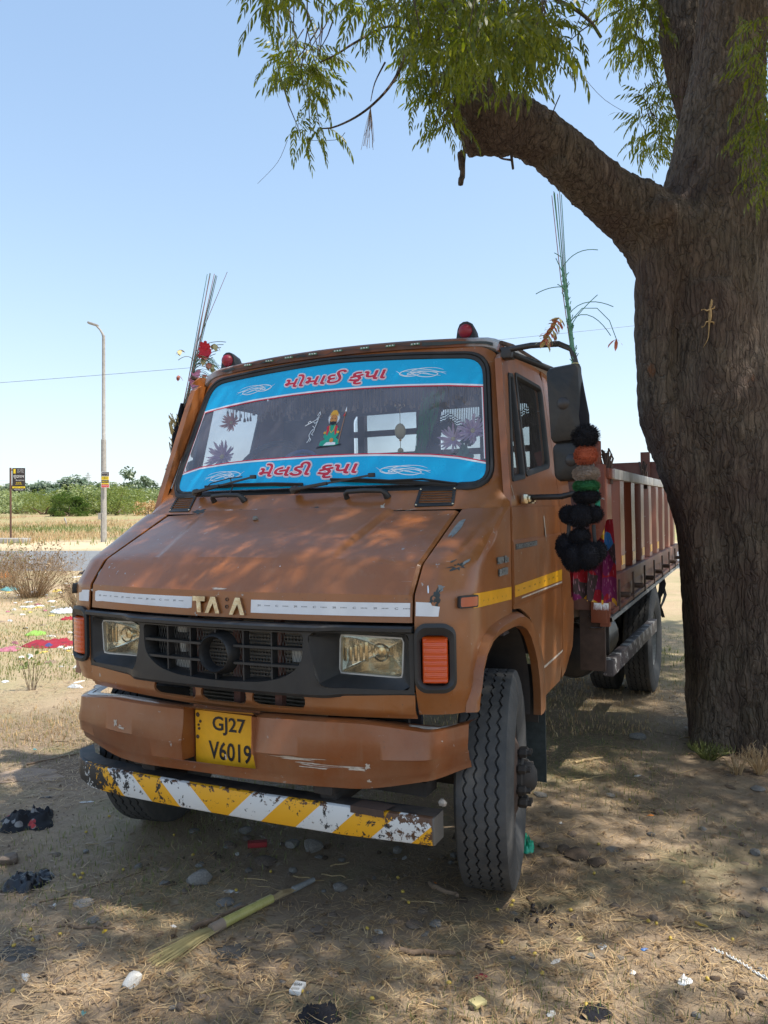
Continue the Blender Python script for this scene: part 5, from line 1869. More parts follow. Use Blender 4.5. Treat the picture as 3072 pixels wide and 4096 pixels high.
# ---- load body
YB0, YB1 = 1.93, 5.95
XO = 1.085
MATB = paint('body_paint', (.20, .045, .018), .40, .10, coat=.2)
mb = MB(); mb.box((0, (YB0+YB1)/2, .905), (2.10, YB1-YB0, .05)); mb.build('load_floor', MAT['dry_wood'], truck, 20)
body_ribs = [1.99+i*.4615 for i in range(9)]
for side in (1, -1):
    # corrugated side board: each pressed rib a part
    mb = MB()
    mb.box((side*(XO-.045), (YB0+YB1)/2, 1.37), (.008, YB1-YB0-.04, .55))
    board = mb.build('side_board', MATB, truck, 20)
    for k, y in enumerate(body_ribs):
        mb = MB()
        w0, w1, d = .085, .125, .042
        rowsr = []
        for z in (1.105, 1.115, 1.2, 1.3, 1.4, 1.5, 1.6, 1.648):
            q = d if z > 1.11 else d
            j = .003*noise.noise((y*3, z*6, side))
            rowsr.append([Vector((side*(XO-.042), y-w1, z)), Vector((side*(XO-.036+0), y-w1+.006, z)), Vector((side*(XO-.004+j), y-w0, z)), Vector((side*(XO+j), y-w0+.008, z)), Vector((side*(XO+j), y+w0-.008, z)), Vector((side*(XO-.004+j), y+w0, z)), Vector((side*(XO-.036), y+w1-.006, z)), Vector((side*(XO-.042), y+w1, z))])
        mb.grid(rowsr)
        mb.build('board_rib', MATB, board, 25)
        if k < 6:
            mb = MB(); mb.box((side*(XO+.0015), y, 1.165), (.002, .12, .055)); mb.build('yellow_tape', MAT['tape_yellow'], board, 0)
    mb = MB(); mb.box((side*(XO-.012), (2.13+YB1)/2, 1.675), (.052, YB1-2.13, .060), bev=.004)
    mb.build('top_rail', MAT['white_paint'], board, 20)
    mb = MB(); mb.box((side*(XO-.012), 2.02, 1.672), (.052, .18, .058), bev=.004); mb.build('top_rail', MATB, board, 20)
    mb = MB()
    mb.box((side*(XO-.010), (YB0+YB1)/2, 1.062), (.060, YB1-YB0, .082), bev=.006)
    mb.box((side*(XO-.020), (YB0+YB1)/2, .972), (.050, YB1-YB0, .090), bev=.006)
    mb.box((side*(XO-.008), (YB0+YB1)/2, .914), (.062, YB1-YB0, .026), bev=.006)
    mb.build('side_rail', MAROON, board, 20)
    rows_ = []
    mb = MB()
    for i in range(60):
        y = YB0-.05+(YB1-YB0+.05)*i/59
        j = .006*noise.noise((y*3, 0, side*5))
        rows_.append([Vector((side*(XO-.10), y, .888)), Vector((side*(XO+.026+j), y, .893+j)), Vector((side*(XO+.028+j), y, .872+j)), Vector((side*(XO-.02), y, .850)), Vector((side*(XO-.03), y, .830)), Vector((side*(XO-.10), y, .830))])
    mb.grid(rows_)
    mb.build('edge_strip', MAT['grey_primer'], board, 30)
    for i, y in enumerate([2.13+i*.56 for i in range(7)]):
        mb = MB()
        mb.box((side*(XO+.024), y, .985), (.010, .028, .18), bev=.002)
        mb.lathe([(XO+.02, .016), (XO+.075, .016), (XO+.080, .012), (XO+.08, 0)], 12, (0, y+.04, .985), 'X')
        if side < 0:
            mb.v = [(-abs(p[0]), p[1], p[2]) for p in mb.v]
        mb.build('hinge', MAT['rusty_metal'], board, 35)
# corner stanchions and headboard
for side in (1, -1):
    mb = MB(); mb.box((side*(XO-.045), YB0-.035, 1.29), (.085, .06, .86), bev=.004); mb.build('corner_post', MATB, truck, 20)
    mb = MB(); mb.box((side*(XO-.055), YB0-.02, 1.76), (.055, .05, .18), bev=.004); mb.build('corner_post', MATB, truck, 20)
mb = MB()
mb.box((0, YB0-.02, 1.15), (1.98, .03, .45)); mb.box((0, YB0-.02, 1.66), (1.98, .035, .06))
for z in (1.83, 1.97): mb.box((0, YB0-.02, z), (1.55, .03, .035))
mb.box((0, YB0-.02, 2.235), (1.62, .04, .05))
for x in (-.78, -.4, 0, .4, .80): mb.box((x, YB0-.02, 1.92), (.045, .045, .66))
mb.build('headboard', MAROON, truck, 20)
# tailgate with its own posts, taller than the sides
mb = MB(); mb.box((0, YB1, 1.43), (2.04, .04, 1.02)); tg = mb.build('tailgate', MAROON, truck, 20)
for x in (-.9, -.3, .27, .80, 1.0):
    mb = MB(); mb.box((x, YB1-.03, 1.45), (.07 if x != .80 else .09, .03, 1.02 if x != .80 else 1.18)); mb.build('gate_post', MAROON, tg, 20)
# latch hooks tangled with wire on the near rail
for y in (2.05, 3.62):
    mb = MB()
    for k in range(7):
        a = rnd.random()*6
        p = Vector((XO-.02, y+rnd.uniform(-.05, .05), 1.70))
        mb.tube([p, p+Vector((.02*math.cos(a), .05*math.sin(a), .07+.05*rnd.random())), p+Vector((.03*math.cos(a+1), .09*math.sin(a+1), .05+.07*rnd.random())), p+Vector((.0, .04*math.sin(a), -.06))], .006, 5)
    mb.box((XO-.005, y, 1.68), (.03, .05, .13), bev=.005)
    mb.build('latch', MAT['rusty_metal'], truck, 40)
# timber batten leaning on the near front corner, support plate, brace, side guard, air tank
mb = MB(); mb.box((.995, 1.925, .775), (.135, .035, .37), bev=.003); mb.build('support_plate', MAT['rusty_metal'], truck, 20)
mb = MB(); mb.bar((.62, 2.35, .93), (.93, 2.25, .62), .03, .03); mb.build('brace', MAT['grey_primer'], truck, 20)
mb = MB(); mb.box((.98, 1.935, .975), (.20, .05, .06)); mb.box((1.07, 1.90, .94), (.05, .05, .20)); mb.build('body_mount', MATB, truck, 20)
mb = MB()
GA, GC = Vector((1.062, 2.0, .59)), Vector((1.115, 3.62, .605))
mb.bar(GA, GC, .055, .090, bev=.004)
guard = mb.build('side_guard', MAT['guard'], truck, 20)
mb = MB()
mb.bar((1.0, 2.35, .60), (1.0, 2.35, .88), .02, .02, up=(0, 1, 0))
mb.build('guard_hanger', MAT['chassis_metal'], guard, 20)
mb = MB()
mb.lathe([(2.25, 0), (2.25, .10), (2.27, .15), (2.30, .165), (3.0, .165), (3.03, .15), (3.05, 0)], 26, (.80, 0, .62), 'Y'); tank = mb.build('fuel_tank', MAT['black_metal'], truck, 35)
for y in (2.36, 2.44, 2.52):
    mb = MB(); mb.lathe([(y-.028, .166), (y-.028, .171), (y+.028, .171), (y+.028, .166)], 26, (.80, 0, .62), 'Y'); mb.build('tank_strap', MAT['grey_primer'], tank, 30)
# ragged black sheets hanging behind the rear wheels
mb = MB()
for k in range(16):
    x = .70+.40*rnd.random(); y = 4.62+.25*rnd.random(); L_ = .25+.45*rnd.random(); w_ = .03+.05*rnd.random()
    p = [Vector((x+.02*math.sin(j*1.3+k), y+.02*math.cos(j+k), .87-L_*j/6)) for j in range(7)]
    mb.grid([[q+Vector((-w_/2*(1-j*.1), 0, 0)) for j, q in enumerate(p)], [q+Vector((w_/2*(1-j*.1), .01, 0)) for j, q in enumerate(p)]])
mb.build('rear_flap_rags', MAT['plastic_black'], truck, 40, kind=None)

# ---- mirrors and arms
for side in (1,):
    X = lambda v: side*v
    mb = MB()
    top = Vector((X(1.150), .88, 2.135)); 
    mb.tube([Vector((X(.85), .84, 2.175)), Vector((X(.98), .78, 2.170)), Vector((X(1.10), .76, 2.160)), Vector((X(1.155), .75, 2.130)), Vector((X(1.172), .75, 2.06)), Vector((X(1.172), .75, 1.60)), Vector((X(1.17), .75, 1.55)), Vector((X(1.10), .76, 1.535)), Vector((X(.95), .80, 1.535))], .0125, 10)
    mb.tube([Vector((X(.86), .84, 2.165)), Vector((X(1.02), .98, 2.095))], .014, 8)
    mb.box((X(.86), .845, 2.16), (.05, .06, .05), bev=.006)
    arm = mb.build('mirror_arm', MAT['black_metal'], truck, 60)
    def mirror(name, c, w, h, tilt, r):
        mb = MB()
        o_ = rrect(-w/2, -h/2, w/2, h/2, r, 5)
        rot = Matrix.Rotation(tilt, 3, 'Z') @ Matrix.Rotation(R_(-3), 3, 'Y')
        ls = [[rot @ Vector((x*k, dy, z*k)) + Vector(c) for x, z in o_] for k, dy in ((.02, -.026), (.80, -.026), (.95, -.018), (1, 0), (1, .012), (.95, .016), (.95, .010), (.02, .010))]
        mb.grid(ls, closed=True)
        m_ = mb.build(name, MAT['mirror_housing'], truck, 40)
        mb = MB(); mb.lathe([(-.034, .0), (-.033, .018), (-.026, .026)], 16, axis='Y')
        mb.v = [tuple(rot @ Vector(p)+Vector(c)) for p in mb.v]
        mb.build('mirror_mount', MAT['black_metal'], m_, 50)
        return m_
    mirror('wing_mirror', (X(1.137), .705, 1.905), .138, .310, side*R_(-10), .022)
    mirror('wide_mirror', (X(1.160), .72, 1.678), .160, .160, side*R_(-8), .030)

mb = MB()
mb.tube([Vector((-.84, .90, 2.165)), Vector((-.95, .98, 2.150)), Vector((-1.05, 1.05, 2.135)), Vector((-1.10, 1.06, 2.10)), Vector((-1.115, 1.06, 2.03)), Vector((-1.115, 1.06, 1.62)), Vector((-1.10, 1.04, 1.56)), Vector((-.94, .95, 1.54))], .0125, 10)
arm = mb.build('mirror_arm', MAT['black_metal'], truck, 60)
side = -1
mirror('wing_mirror', (-1.035, 1.08, 1.965), .138, .310, R_(-38), .022)
mirror('wide_mirror', (-1.060, 1.08, 1.720), .150, .150, R_(-38), .030)
# ================================================================ THINGS HUNG ON THE TRUCK
def pom(mb, c, r, n, sc=(1, 1, 1), mi=0, spike=.35, th=.0012):
    n = int(n*2.2)
    """woollen pompom: a core bristling with yarn ends"""
    c = Vector(c)
    mb.sphere(c, r*.86, 14, mi, sc, .12)
    for i in range(n):
        z = 1-2*(i+.5)/n; ph = i*2.39996
        s = math.sqrt(max(0, 1-z*z))
        d = Vector((s*math.cos(ph), s*math.sin(ph), z))
        dd = (d+Vector((rnd.gauss(0, .22), rnd.gauss(0, .22), rnd.gauss(0, .22)-.10))).normalized()
        a = c+Vector((d.x*sc[0], d.y*sc[1], d.z*sc[2]))*r*.72
        b = a+Vector((dd.x*sc[0], dd.y*sc[1], dd.z*sc[2]))*r*(.24+spike*.42*rnd.random())
        t_ = dd.cross(Vector((rnd.random(), rnd.random(), rnd.random()))).normalized()*th
        mb.add([a-t_, a+t_, b+t_*.5+Vector((0, 0, -.001)), b-t_*.5], [(0, 1, 2, 3)], mi)
def truck_thing(name, origin, label, cat, group=None):
    e = empty(name, (0, 0, 0), label, cat, group)
    e.matrix_world = TRUCK_M @ Matrix.Translation(Vector(origin))
    return e
def child_of(e, mb, name, mat, angle=35, **k):
    return mb.build(name, mat, e, angle, **k)
# near-side string of pompoms, hanging from the mirror arm
O = Vector((1.205, .70, 1.5))
g1 = truck_thing('pompom_string', O, 'long shaggy string of black, orange, grey and green pompoms hanging from the near wing mirror', 'pompoms')
def rel(x, y, z): return (x-O.x, y-O.y, z-O.z)
for nm, m, z, rx, rz, n in (('pompom', 'wool_black', 1.775, .056, .052, 900), ('pompom', 'wool_orange', 1.700, .047, .044, 1000), ('pompom', 'wool_grey', 1.628, .053, .036, 1000), ('pompom', 'wool_green', 1.580, .053, .030, 800), ('pompom', 'wool_black', 1.537, .055, .034, 900)):
    mb = MB(); pom(mb, rel(1.198, .70, z), 1, 0) if False else pom(mb, rel(1.216, .69, z-.006), rx, n, (1, 1, rz/rx)); child_of(g1, mb, nm, MAT[m], 0)
mb = MB()
mb.tube([rel(1.180, .72, 2.06), rel(1.192, .705, 1.95), rel(1.208, .69, 1.85), rel(1.214, .69, 1.75)], [.012, .020, .024, .020], 8)
child_of(g1, mb, 'cord', MAT['wool_black'], 60)
for (x0, z0, x1, z1) in ((1.205, 1.56, 1.180, 1.48), (1.216, 1.56, 1.212, 1.47), (1.226, 1.56, 1.24, 1.48), (1.145, 1.43, 1.138, 1.33), (1.20, 1.42, 1.19, 1.33), (1.24, 1.42, 1.245, 1.34)):
    mb = MB(); mb.tube([rel(x0, .69, z0), rel((x0+x1)/2, .685, (z0+z1)/2), rel(x1, .69, z1)], .008, 6); child_of(g1, mb, 'cord', MAT['wool_grey'] if z0 < 1.4 and x0 > 1.19 and x0 < 1.22 else MAT['black_rubber'], 60)
for (x, y, z, r, sz, n) in ((1.145, .69, 1.462, .040, 1.0, 700), (1.195, .67, 1.455, .052, .95, 900), (1.238, .70, 1.462, .042, .9, 700),
                            (1.126, .69, 1.335, .038, 1.4, 700), (1.170, .66, 1.29, .049, 1.15, 900), (1.225, .66, 1.30, .052, 1.15, 900), (1.252, .70, 1.315, .041, 1.1, 600), (1.19, .68, 1.375, .044, .8, 600), (1.15, .70, 1.285, .042, .9, 500)):
    mb = MB(); pom(mb, rel(x, y, z), r, n, (1, .9, sz)); child_of(g1, mb, 'pompom', MAT['wool_black'], 0)
mb = MB()
mb.grid([[rel(1.232, .71, 1.58), rel(1.240, .71, 1.53), rel(1.246, .71, 1.48)], [rel(1.252, .72, 1.58), rel(1.262, .72, 1.53), rel(1.262, .72, 1.48)]])
child_of(g1, mb, 'green_ribbon', MAT['ribbon_green'], 60)
# printed cloth under and behind it
O2 = Vector((1.22, .76, 1.2))
rows = []
for i in range(28):
    t_ = i/27
    r = []
    for j in range(14):
        s = j/13
        top = 1.40-.20*(1-s)
        z = top-(top-(.985-.01*s+.012*math.sin(i*.8)))*s if False else None
        x = 1.118+.185*t_+.010*math.sin(t_*19+s*2)
        zt_ = 1.30+.14*sstep(.45, .95, t_)
        zb_ = 1.118-.02*t_+.006*math.sin(t_*30)
        r.append((x-O2.x, .765+.02*math.sin(t_*23)+.015*s-O2.y, zt_+(zb_-zt_)*s-O2.z))
    rows.append(r)
mb = MB(); mb.grid(rows)
for k in range(46):
    t_ = .55+.30*k/45
    x = 1.118+.185*t_; z = 1.102
    mb.add([(x-O2.x, .775-O2.y, z-O2.z), (x+.002-O2.x, .775-O2.y, z-O2.z), (x+.001+rnd.uniform(-.004, .004)-O2.x, .775-O2.y, z-.03-O2.z)], [(0, 1, 2)], 1)
ob = mb.build('printed_cloth', [MAT['quilt'], MAT['sticker_white']], None, 60, 'bright red and magenta printed cloth hanging under the black pompoms', 'cloth')
place_on_truck(ob, O2)
# far-side string, seen edge-on beyond the cab
O = Vector((-1.13, 1.04, 1.71))
g2 = truck_thing('pompom_string', O, 'short dark pompom string hanging from the far wing mirror left of the windscreen', 'pompoms')
for m, z, r, sz, n in (('wool_black', 1.745, .050, 1.1, 600), ('wool_red', 1.680, .047, .55, 600), ('wool_grey', 1.635, .045, .6, 500), ('wool_green', 1.59, .045, .6, 500), ('wool_black', 1.54, .05, .8, 500)):
    mb = MB(); pom(mb, rel(-1.155, 1.04, z), r, n, (1, 1, sz)); child_of(g2, mb, 'pompom', MAT[m], 0)
mb = MB()
mb.tube([rel(-1.102, 1.05, 2.12), rel(-1.112, 1.04, 2.03), rel(-1.13, 1.03, 1.93), rel(-1.145, 1.03, 1.85), rel(-1.15, 1.04, 1.77)], [.010, .020, .026, .022, .014], 8)
child_of(g2, mb, 'cord', MAT['wool_black'], 60)
mb = MB()
for k in range(60):
    a = rnd.random()*6.28; z = 1.83+.17*rnd.random()
    p = Vector(rel(-1.135+.024*math.cos(a), 1.03+.024*math.sin(a), z+.04))
    mb.tube([p, p+Vector((.02*math.cos(a+1), .02*math.sin(a+1), .03)), p+Vector((rnd.uniform(-.03, .03), .02, -.03))], .0022, 3)
child_of(g2, mb, 'straw_binding', MAT['petal_cream'], 0)

# ---- bundles of thin sticks with artificial flowers, tied to the mirror arms
def petal_flower(mb, c, r, n, mi, d=Vector((0, 0, 1)), cup=.5, w=.35):
    c = Vector(c)
    d = d.normalized()
    x = d.orthogonal().normalized(); y = d.cross(x)
    for k in range(n):
        a = 2*math.pi*k/n+rnd.uniform(-.2, .2)
        u = x*math.cos(a)+y*math.sin(a)
        t_ = d.cross(u)
        rr = r*rnd.uniform(.8, 1.1); cp = cup*rnd.uniform(.6, 1.3)
        p0 = c; p1 = c+u*rr*.45+d*rr*cp*.25; p2 = c+u*rr*.85+d*rr*cp*.65; p3 = c+u*rr+d*rr*cp
        ww = rr*w
        mb.add([p0-t_*ww*.25, p0+t_*ww*.25, p1+t_*ww, p1-t_*ww, p2+t_*ww*.9, p2-t_*ww*.9, p3], [(0, 1, 2, 3), (3, 2, 4, 5), (5, 4, 6)], mi)
def arc(p, d0, d1, L, n=8, droop=0):
    p = Vector(p); pts = [p]
    for i in range(n):
        t_ = (i+.5)/n
        d = (Vector(d0)*(1-t_)+Vector(d1)*t_).normalized()
        pts.append(pts[-1]+d*L/n)
    return pts
FMATS = [MAT['stem_green'], MAT['petal_red'], MAT['petal_pink'], MAT['petal_cream'], MAT['petal_salmon'], MAT['stem_grey']]
def camdir(a, b, c=0):
    """direction from right/up/forward components, in the truck frame"""
    v = RGT*a+UPV*b+FWD*c
    return M3.inverted() @ v
O = Vector((1.165, .75, 2.10))
s1 = truck_thing('stick_bundle', O, 'tall bundle of thin green sticks with salmon paper flowers rising from the near wing mirror', 'stick bundle')
dirs = [(-.165, 1, -.02), (-.150, 1, .01), (-.143, 1, .03), (-.137, 1, 0), (-.118, 1, .02), (-.108, 1, -.02), (-.103, 1, .03), (-.092, 1, 0)]
for k, (a, b, c) in enumerate(dirs):
    d = camdir(a*.82, b, c)
    p0 = Vector((rnd.uniform(-.008, .008), rnd.uniform(-.008, .008), -.03))
    L = rnd.uniform(.675, .70)
    mb = MB(); mb.tube([p0, p0+d*L*.5+camdir(-.006, 0, 0), p0+d*L], [.0022, .0019, .0016], 5)
    child_of(s1, mb, 'stick', MAT[('stem_green', 'stem_grey', 'stem_red', 'stem_green')[k % 4]], 60)
mb = MB()
ax = camdir(-.13, 1, 0)
mb.tube([Vector((0, 0, -.22)), Vector((0, 0, -.05)), ax*.18, ax*.36], [.014, .010, .007, .003], 8)
child_of(s1, mb, 'stalk', MAT['stem_green'], 60)
def wires(parent, base, specs, mat='stem_green'):
    for (h, d0, d1, L) in specs:
        mb = MB(); mb.tube(arc(base+ax_*h, camdir(*d0), camdir(*d1), L), .0017, 4); child_of(parent, mb, 'flower_stem', MAT[mat], 60)
ax_ = ax
wires(s1, Vector((0, 0, 0)), [(.36, (.5, .9), (1, -.15), .17), (.17, (.4, .6), (1, -.45), .20), (.14, (.4, .5), (.7, -1.1), .21), (.12, (.25, .5), (.9, .8), .17), (.28, (-1, .12), (-1, -.6), .125), (.33, (-.5, 1), (-.4, .9), .075), (.27, (-.7, .6), (-1, .5), .04), (.40, (-.6, .5), (-.8, .4), .035), (.08, (.1, 1), (0, 1), .05)])
for k in range(9):
    mb = MB()
    p = arc(ax*.20+camdir(-.01, 0, 0), camdir(-.3, -.8, 0), camdir(-.9, -1.2, 0), .05+.014*k, 4)
    petal_flower(mb, p[-1], .035, 4, 4 if k % 2 else 3, camdir(-.5, -1, rnd.uniform(-.3, .3)), .9, .25)
    child_of(s1, mb, 'paper_flower', FMATS, 40)
mb = MB(); mb.tube([ax*.14, ax*.14+camdir(.05, .055, 0), ax*.14+camdir(.11, .055, 0), ax*.14+camdir(.16, .005, 0), ax*.14+camdir(.188, -.07, 0)], .0017, 4); child_of(s1, mb, 'flower_stem', MAT['stem_green'], 60)
mb = MB()
petal_flower(mb, ax*.14+camdir(.188, -.07, 0), .036, 3, 4, camdir(-.2, -1, 0), 1.2, .2)
child_of(s1, mb, 'paper_flower', FMATS, 40)
mb = MB()
for k in range(90):
    h = rnd.uniform(-.03, .34); a = rnd.random()*6.28
    p = ax*h+Vector((.010*math.cos(a), .010*math.sin(a), 0))
    mb.tube([p, p+camdir(rnd.uniform(-1, 1)*.012, .014, rnd.uniform(-1, 1)*.01)], .0020, 3)
child_of(s1, mb, 'stem_stubble', MAT['stem_green'], 0)
mb = MB(); mb.tube([Vector((.004, -.01, -.03)), Vector((.012, -.02, -.16)), Vector((.02, -.02, -.30))], [.016, .012, .006], 6); child_of(s1, mb, 'tape_wrap', MAT['petal_cream'], 60)
# far bundle
O = Vector((-1.10, 1.06, 2.10))
s2 = truck_thing('stick_bundle', O, 'bundle of sticks with red and pink flowers rising behind the far corner of the cab', 'stick bundle')
s2.matrix_world = s2.matrix_world @ Matrix.Scale(1.2, 4)
ax = camdir(.21, 1, 0); ax_ = ax
for k, (a, L) in enumerate(((.175, .66), (.18, .66), (.20, .66), (.225, .655), (.232, .655), (.235, .65), (.245, .65), (.215, .64))):
    d = camdir(a, 1, rnd.uniform(-.03, .03))
    p0 = Vector((rnd.uniform(-.01, .01), rnd.uniform(-.01, .01), -.03))
    mb = MB(); mb.tube([p0, p0+d*L*.5, p0+d*L], [.0020, .0018, .0015], 5)
    child_of(s2, mb, 'stick', MAT[('stem_green', 'stem_grey', 'stem_grey', 'stem_red')[k % 4]], 60)
mb = MB(); d = camdir(.42, 1, 0); p0 = ax*.30; mb.tube([p0, p0+d*.34], [.0016, .0012], 5); child_of(s2, mb, 'stick', MAT['stem_red'], 60)
wires(s2, Vector((0, 0, 0)), [(.22, (-.4, .7), (-1, -.8), .085)]+[(.16+.02*k, (.5, .6), (1, .35-.12*k+.1), .13+.006*k) for k in range(6)], 'stem_grey')
mb = MB()
for k in range(34):
    h = rnd.uniform(.03, .24)
    pts = arc(ax*h, camdir(.4, .8, rnd.uniform(-.5, .5)), camdir(1, -1.1, rnd.uniform(-.5, .5)), rnd.uniform(.10, .19), 7)
    mb.tube(pts, .0013, 3, caps=False)
child_of(s2, mb, 'drooping_grass', MAT['stem_green'], 0)
for (a, b, r, n, mi) in ((.105, .268, .036, 8, 1), (.100, .243, .030, 8, 1), (.100, .292, .022, 5, 1), (.052, .115, .036, 7, 2), (.056, .155, .026, 5, 2)):
    mb = MB(); petal_flower(mb, camdir(a, b, 0), r, n, mi, camdir(rnd.uniform(-.2, .6), rnd.uniform(-.3, .6), -1), .5, .38); child_of(s2, mb, 'flower', FMATS, 40)
for (a, b, r, mi) in ((.145, .30, .028, 3), (.098, .245, .03, 3), (.115, .21, .03, 4), (.13, .20, .03, 3), (.095, .155, .028, 4), (.165, .155, .035, 3), (.10, .235, .022, 4), (-.022, .27, .024, 3), (-.025, .15, .020, 4), (.155, .11, .03, 3), (.10, .09, .035, 3)):
    mb = MB(); petal_flower(mb, camdir(a, b, 0), r, 4, mi, camdir(rnd.uniform(-.5, .5), -1, rnd.uniform(-.5, .5)), 1.2, .4); child_of(s2, mb, 'bud', FMATS, 40)

# ---- inside the cab, seen through the glass
def hang(name, origin, label, cat, group=None): return truck_thing(name, origin, label, cat, group)
fr_ = hang('tassel_fringe', (0, .95, 2.1), 'brown beaded tassel fringe strung across the top inside the windscreen', 'fringe')
mb = MB()
for i in range(150):
    x = -.72+1.46*i/149
    L = .055+.045*abs(math.sin(i*.35))+.02*rnd.random()
    y = rnd.uniform(-.03, .03)
    mb.tube([Vector((x, y, .0)), Vector((x+rnd.uniform(-.005, .005), y, -L))], .0016, 4)
    mb.lathe([(-L-.022, .006), (-L-.010, .0055), (-L, .0015)], 6, (x, y, 0), 'Z')
child_of(fr_, mb, 'tassel', MAT['interior_cloth'], 0, kind='stuff')
mb = MB(); mb.box((0, .02, .015), (1.5, .05, .05), bev=.01); child_of(fr_, mb, 'fringe_band', MAT['interior_cloth'], 0)
fr2 = hang('tassel_fringe', (0, 1.60, 2.06), 'row of dangling bead strings across the rear cab windows', 'fringe')
mb = MB()
for i in range(70):
    x = .12+.70*i/69
    L = .11+.05*math.sin(i*.28)+.02*rnd.random()
    mb.tube([Vector((x, 0, 0)), Vector((x, 0, -L*.6))], .0025, 4)
    for k in range(4): mb.sphere((x, 0, -L*.6-k*.014), .006, 6)
    mb.lathe([(-L-.05, .010), (-L-.01, .008), (-L+.01, .002)], 6, (x, 0, 0), 'Z')
mb.box((0, 0, 0), (1.55, .02, .03))
child_of(fr2, mb, 'bead_string', MAT['dark_interior'], 0, kind='stuff')
for i in range(4):
    x = -.07+.055*i
    b = hang('hanging_bell', (x, .86, 2.03), 'small pale bell on a thread behind the upper banner', 'bell', 'small bells hanging inside the windscreen')
    mb = MB(); mb.tube([(0, 0, .04), (0, 0, -.03)], .0015, 4); mb.lathe([(-.062, .016), (-.060, .012), (-.045, .008), (-.03, .003), (-.028, 0)], 10, axis='Z')
    child_of(b, mb, 'bell', MAT['interior_cloth'], 40)
ch = hang('hanging_charm', (.345, .84, 1.93), 'yellow gourd shaped charm dangling inside the windscreen', 'charm')
mb = MB(); mb.tube([(0, 0, .03), (0, 0, -.20)], .0016, 4); child_of(ch, mb, 'thread', MAT['petal_cream'], 0)
for z, r, s, m in ((-.075, .026, 1.45, 'petal_cream'), (-.165, .014, 1.0, 'petal_cream'), (-.115, .006, 1, 'gold_yellow')):
    mb = MB(); mb.sphere((0, 0, z), r, 14, sc=(1, 1, s)); child_of(ch, mb, 'bead', MAT[m], 60)
for k in range(2):
    mb = MB(); mb.tube([(.012*(2*k-1)+.012*math.cos(a), 0, .045+.012*math.sin(a)) for a in np.linspace(0, 6.28, 14)], .0025, 4); child_of(ch, mb, 'ring', MAT['chrome'], 60)
def posy(origin, r, n, label, mat='petal_sheer', d=(0, -1, .3)):
    e = hang('artificial_flower', origin, label, 'flower')
    mb = MB()
    for j in range(3): petal_flower(mb, (0, 0, 0), r*(1-.25*j), n+6, 0, Vector(d), .3+.3*j, .075)
    child_of(e, mb, 'petals', MAT[mat], 40)
    mb = MB(); mb.sphere((0, 0, 0), r*.18, 8, sc=(1, 1, 1)); child_of(e, mb, 'flower_centre', MAT['petal_cream'], 60)
    return e
posy((-.635, .80, 1.78), .090, 20, 'pale violet star shaped flower in the lower left of the windscreen')
posy((-.62, .86, 1.96), .060, 14, 'pinkish tinsel flower in the upper left of the windscreen', 'petal_salmon')
e = posy((.715, .79, 1.83), .075, 14, 'pink lily head at the right edge inside the windscreen')
e = posy((.62, .80, 1.80), .070, 12, 'pale pink lily left of the other at the right windscreen edge')
for k in range(7):
    mb = MB(); p = Vector((.03+rnd.uniform(-.04, .06), .02, -.05-.02*k))
    petal_flower(mb, p, .05, 3, 0, Vector((rnd.uniform(-.5, .5), -1, .2)), .2, .3)
    child_of(e, mb, 'leaf', MAT['stem_green'], 40)
# leaf shadows on the glass, imitated by dark green feathers/leaves at its right part
e = hang('leaf_shadow', (.54, .83, 2.03), 'long dark green feathery pendant hanging inside the right of the windscreen', 'pendant')
mb = MB()
for i in range(260):
    t_ = rnd.random()
    z = -.36*t_; sp = .05*(1-t_)**.7+.006
    x = -.02-.10*t_+rnd.uniform(-sp, sp)
    mb.add([(x-.002, 0, z), (x+.003, 0, z), (x-.008, rnd.uniform(-.01, .01), z-.05)], [(0, 1, 2)])
child_of(e, mb, 'shadow_blades', MAT['wool_green'], 0, kind='stuff')
# small stone on the hood, stone wedged on the tyre
mb = MB(); mb.sphere((0, 0, 0), .012, 8, sc=(1.2, .8, .8), jitter=.4)
ob = mb.build('pebble', MAT['stone_grey'], None, 20, 'tiny grey pebble lying on the hood below the wiper pivot', 'pebble'); place_on_truck(ob, hood_pt(-.10, 1.44)+Vector((0, -.004, .006)))
mb = MB(); mb.sphere((0, 0, 0), .016, 8, sc=(1, .8, .9), jitter=.4)
ob = mb.build('pebble', MAT['pale_scrape'], None, 20, 'pale pebble stuck between the bumper end and the front tyre', 'pebble'); place_on_truck(ob, (.80, .137, .455))
# ================================================================ THE NEEM TREE
D0 = 4.9
def spine(pxs, depth):
    """[(u, v, width px)] at a depth -> centre points and radii"""
    out_ = []
    for i, q in enumerate(pxs):
        d = depth[i] if isinstance(depth, (list, tuple)) else depth
        out_.append((P(q[0], q[1], d), q[2]/2/FPX*d))
    return out_
def smooth_tube(mb, sp, n=28, sub=5):
    pts = [s[0] for s in sp]; rr = [s[1] for s in sp]
    P2, R3 = [], []
    m = len(pts)
    for i in range(m-1):
        p0, p1, p2, p3 = pts[max(0, i-1)], pts[i], pts[i+1], pts[min(m-1, i+2)]
        for k in range(sub):
            t_ = k/sub
            q = 0.5*((2*p1)+(p2-p0)*t_+(2*p0-5*p1+4*p2-p3)*t_*t_+(3*p1-p0-3*p2+p3)*t_**3)
            P2.append(q); R3.append(rr[i]+(rr[i+1]-rr[i])*t_)
    P2.append(pts[-1]); R3.append(rr[-1])
    mb.tube(P2, R3, n)
tmb = MB()
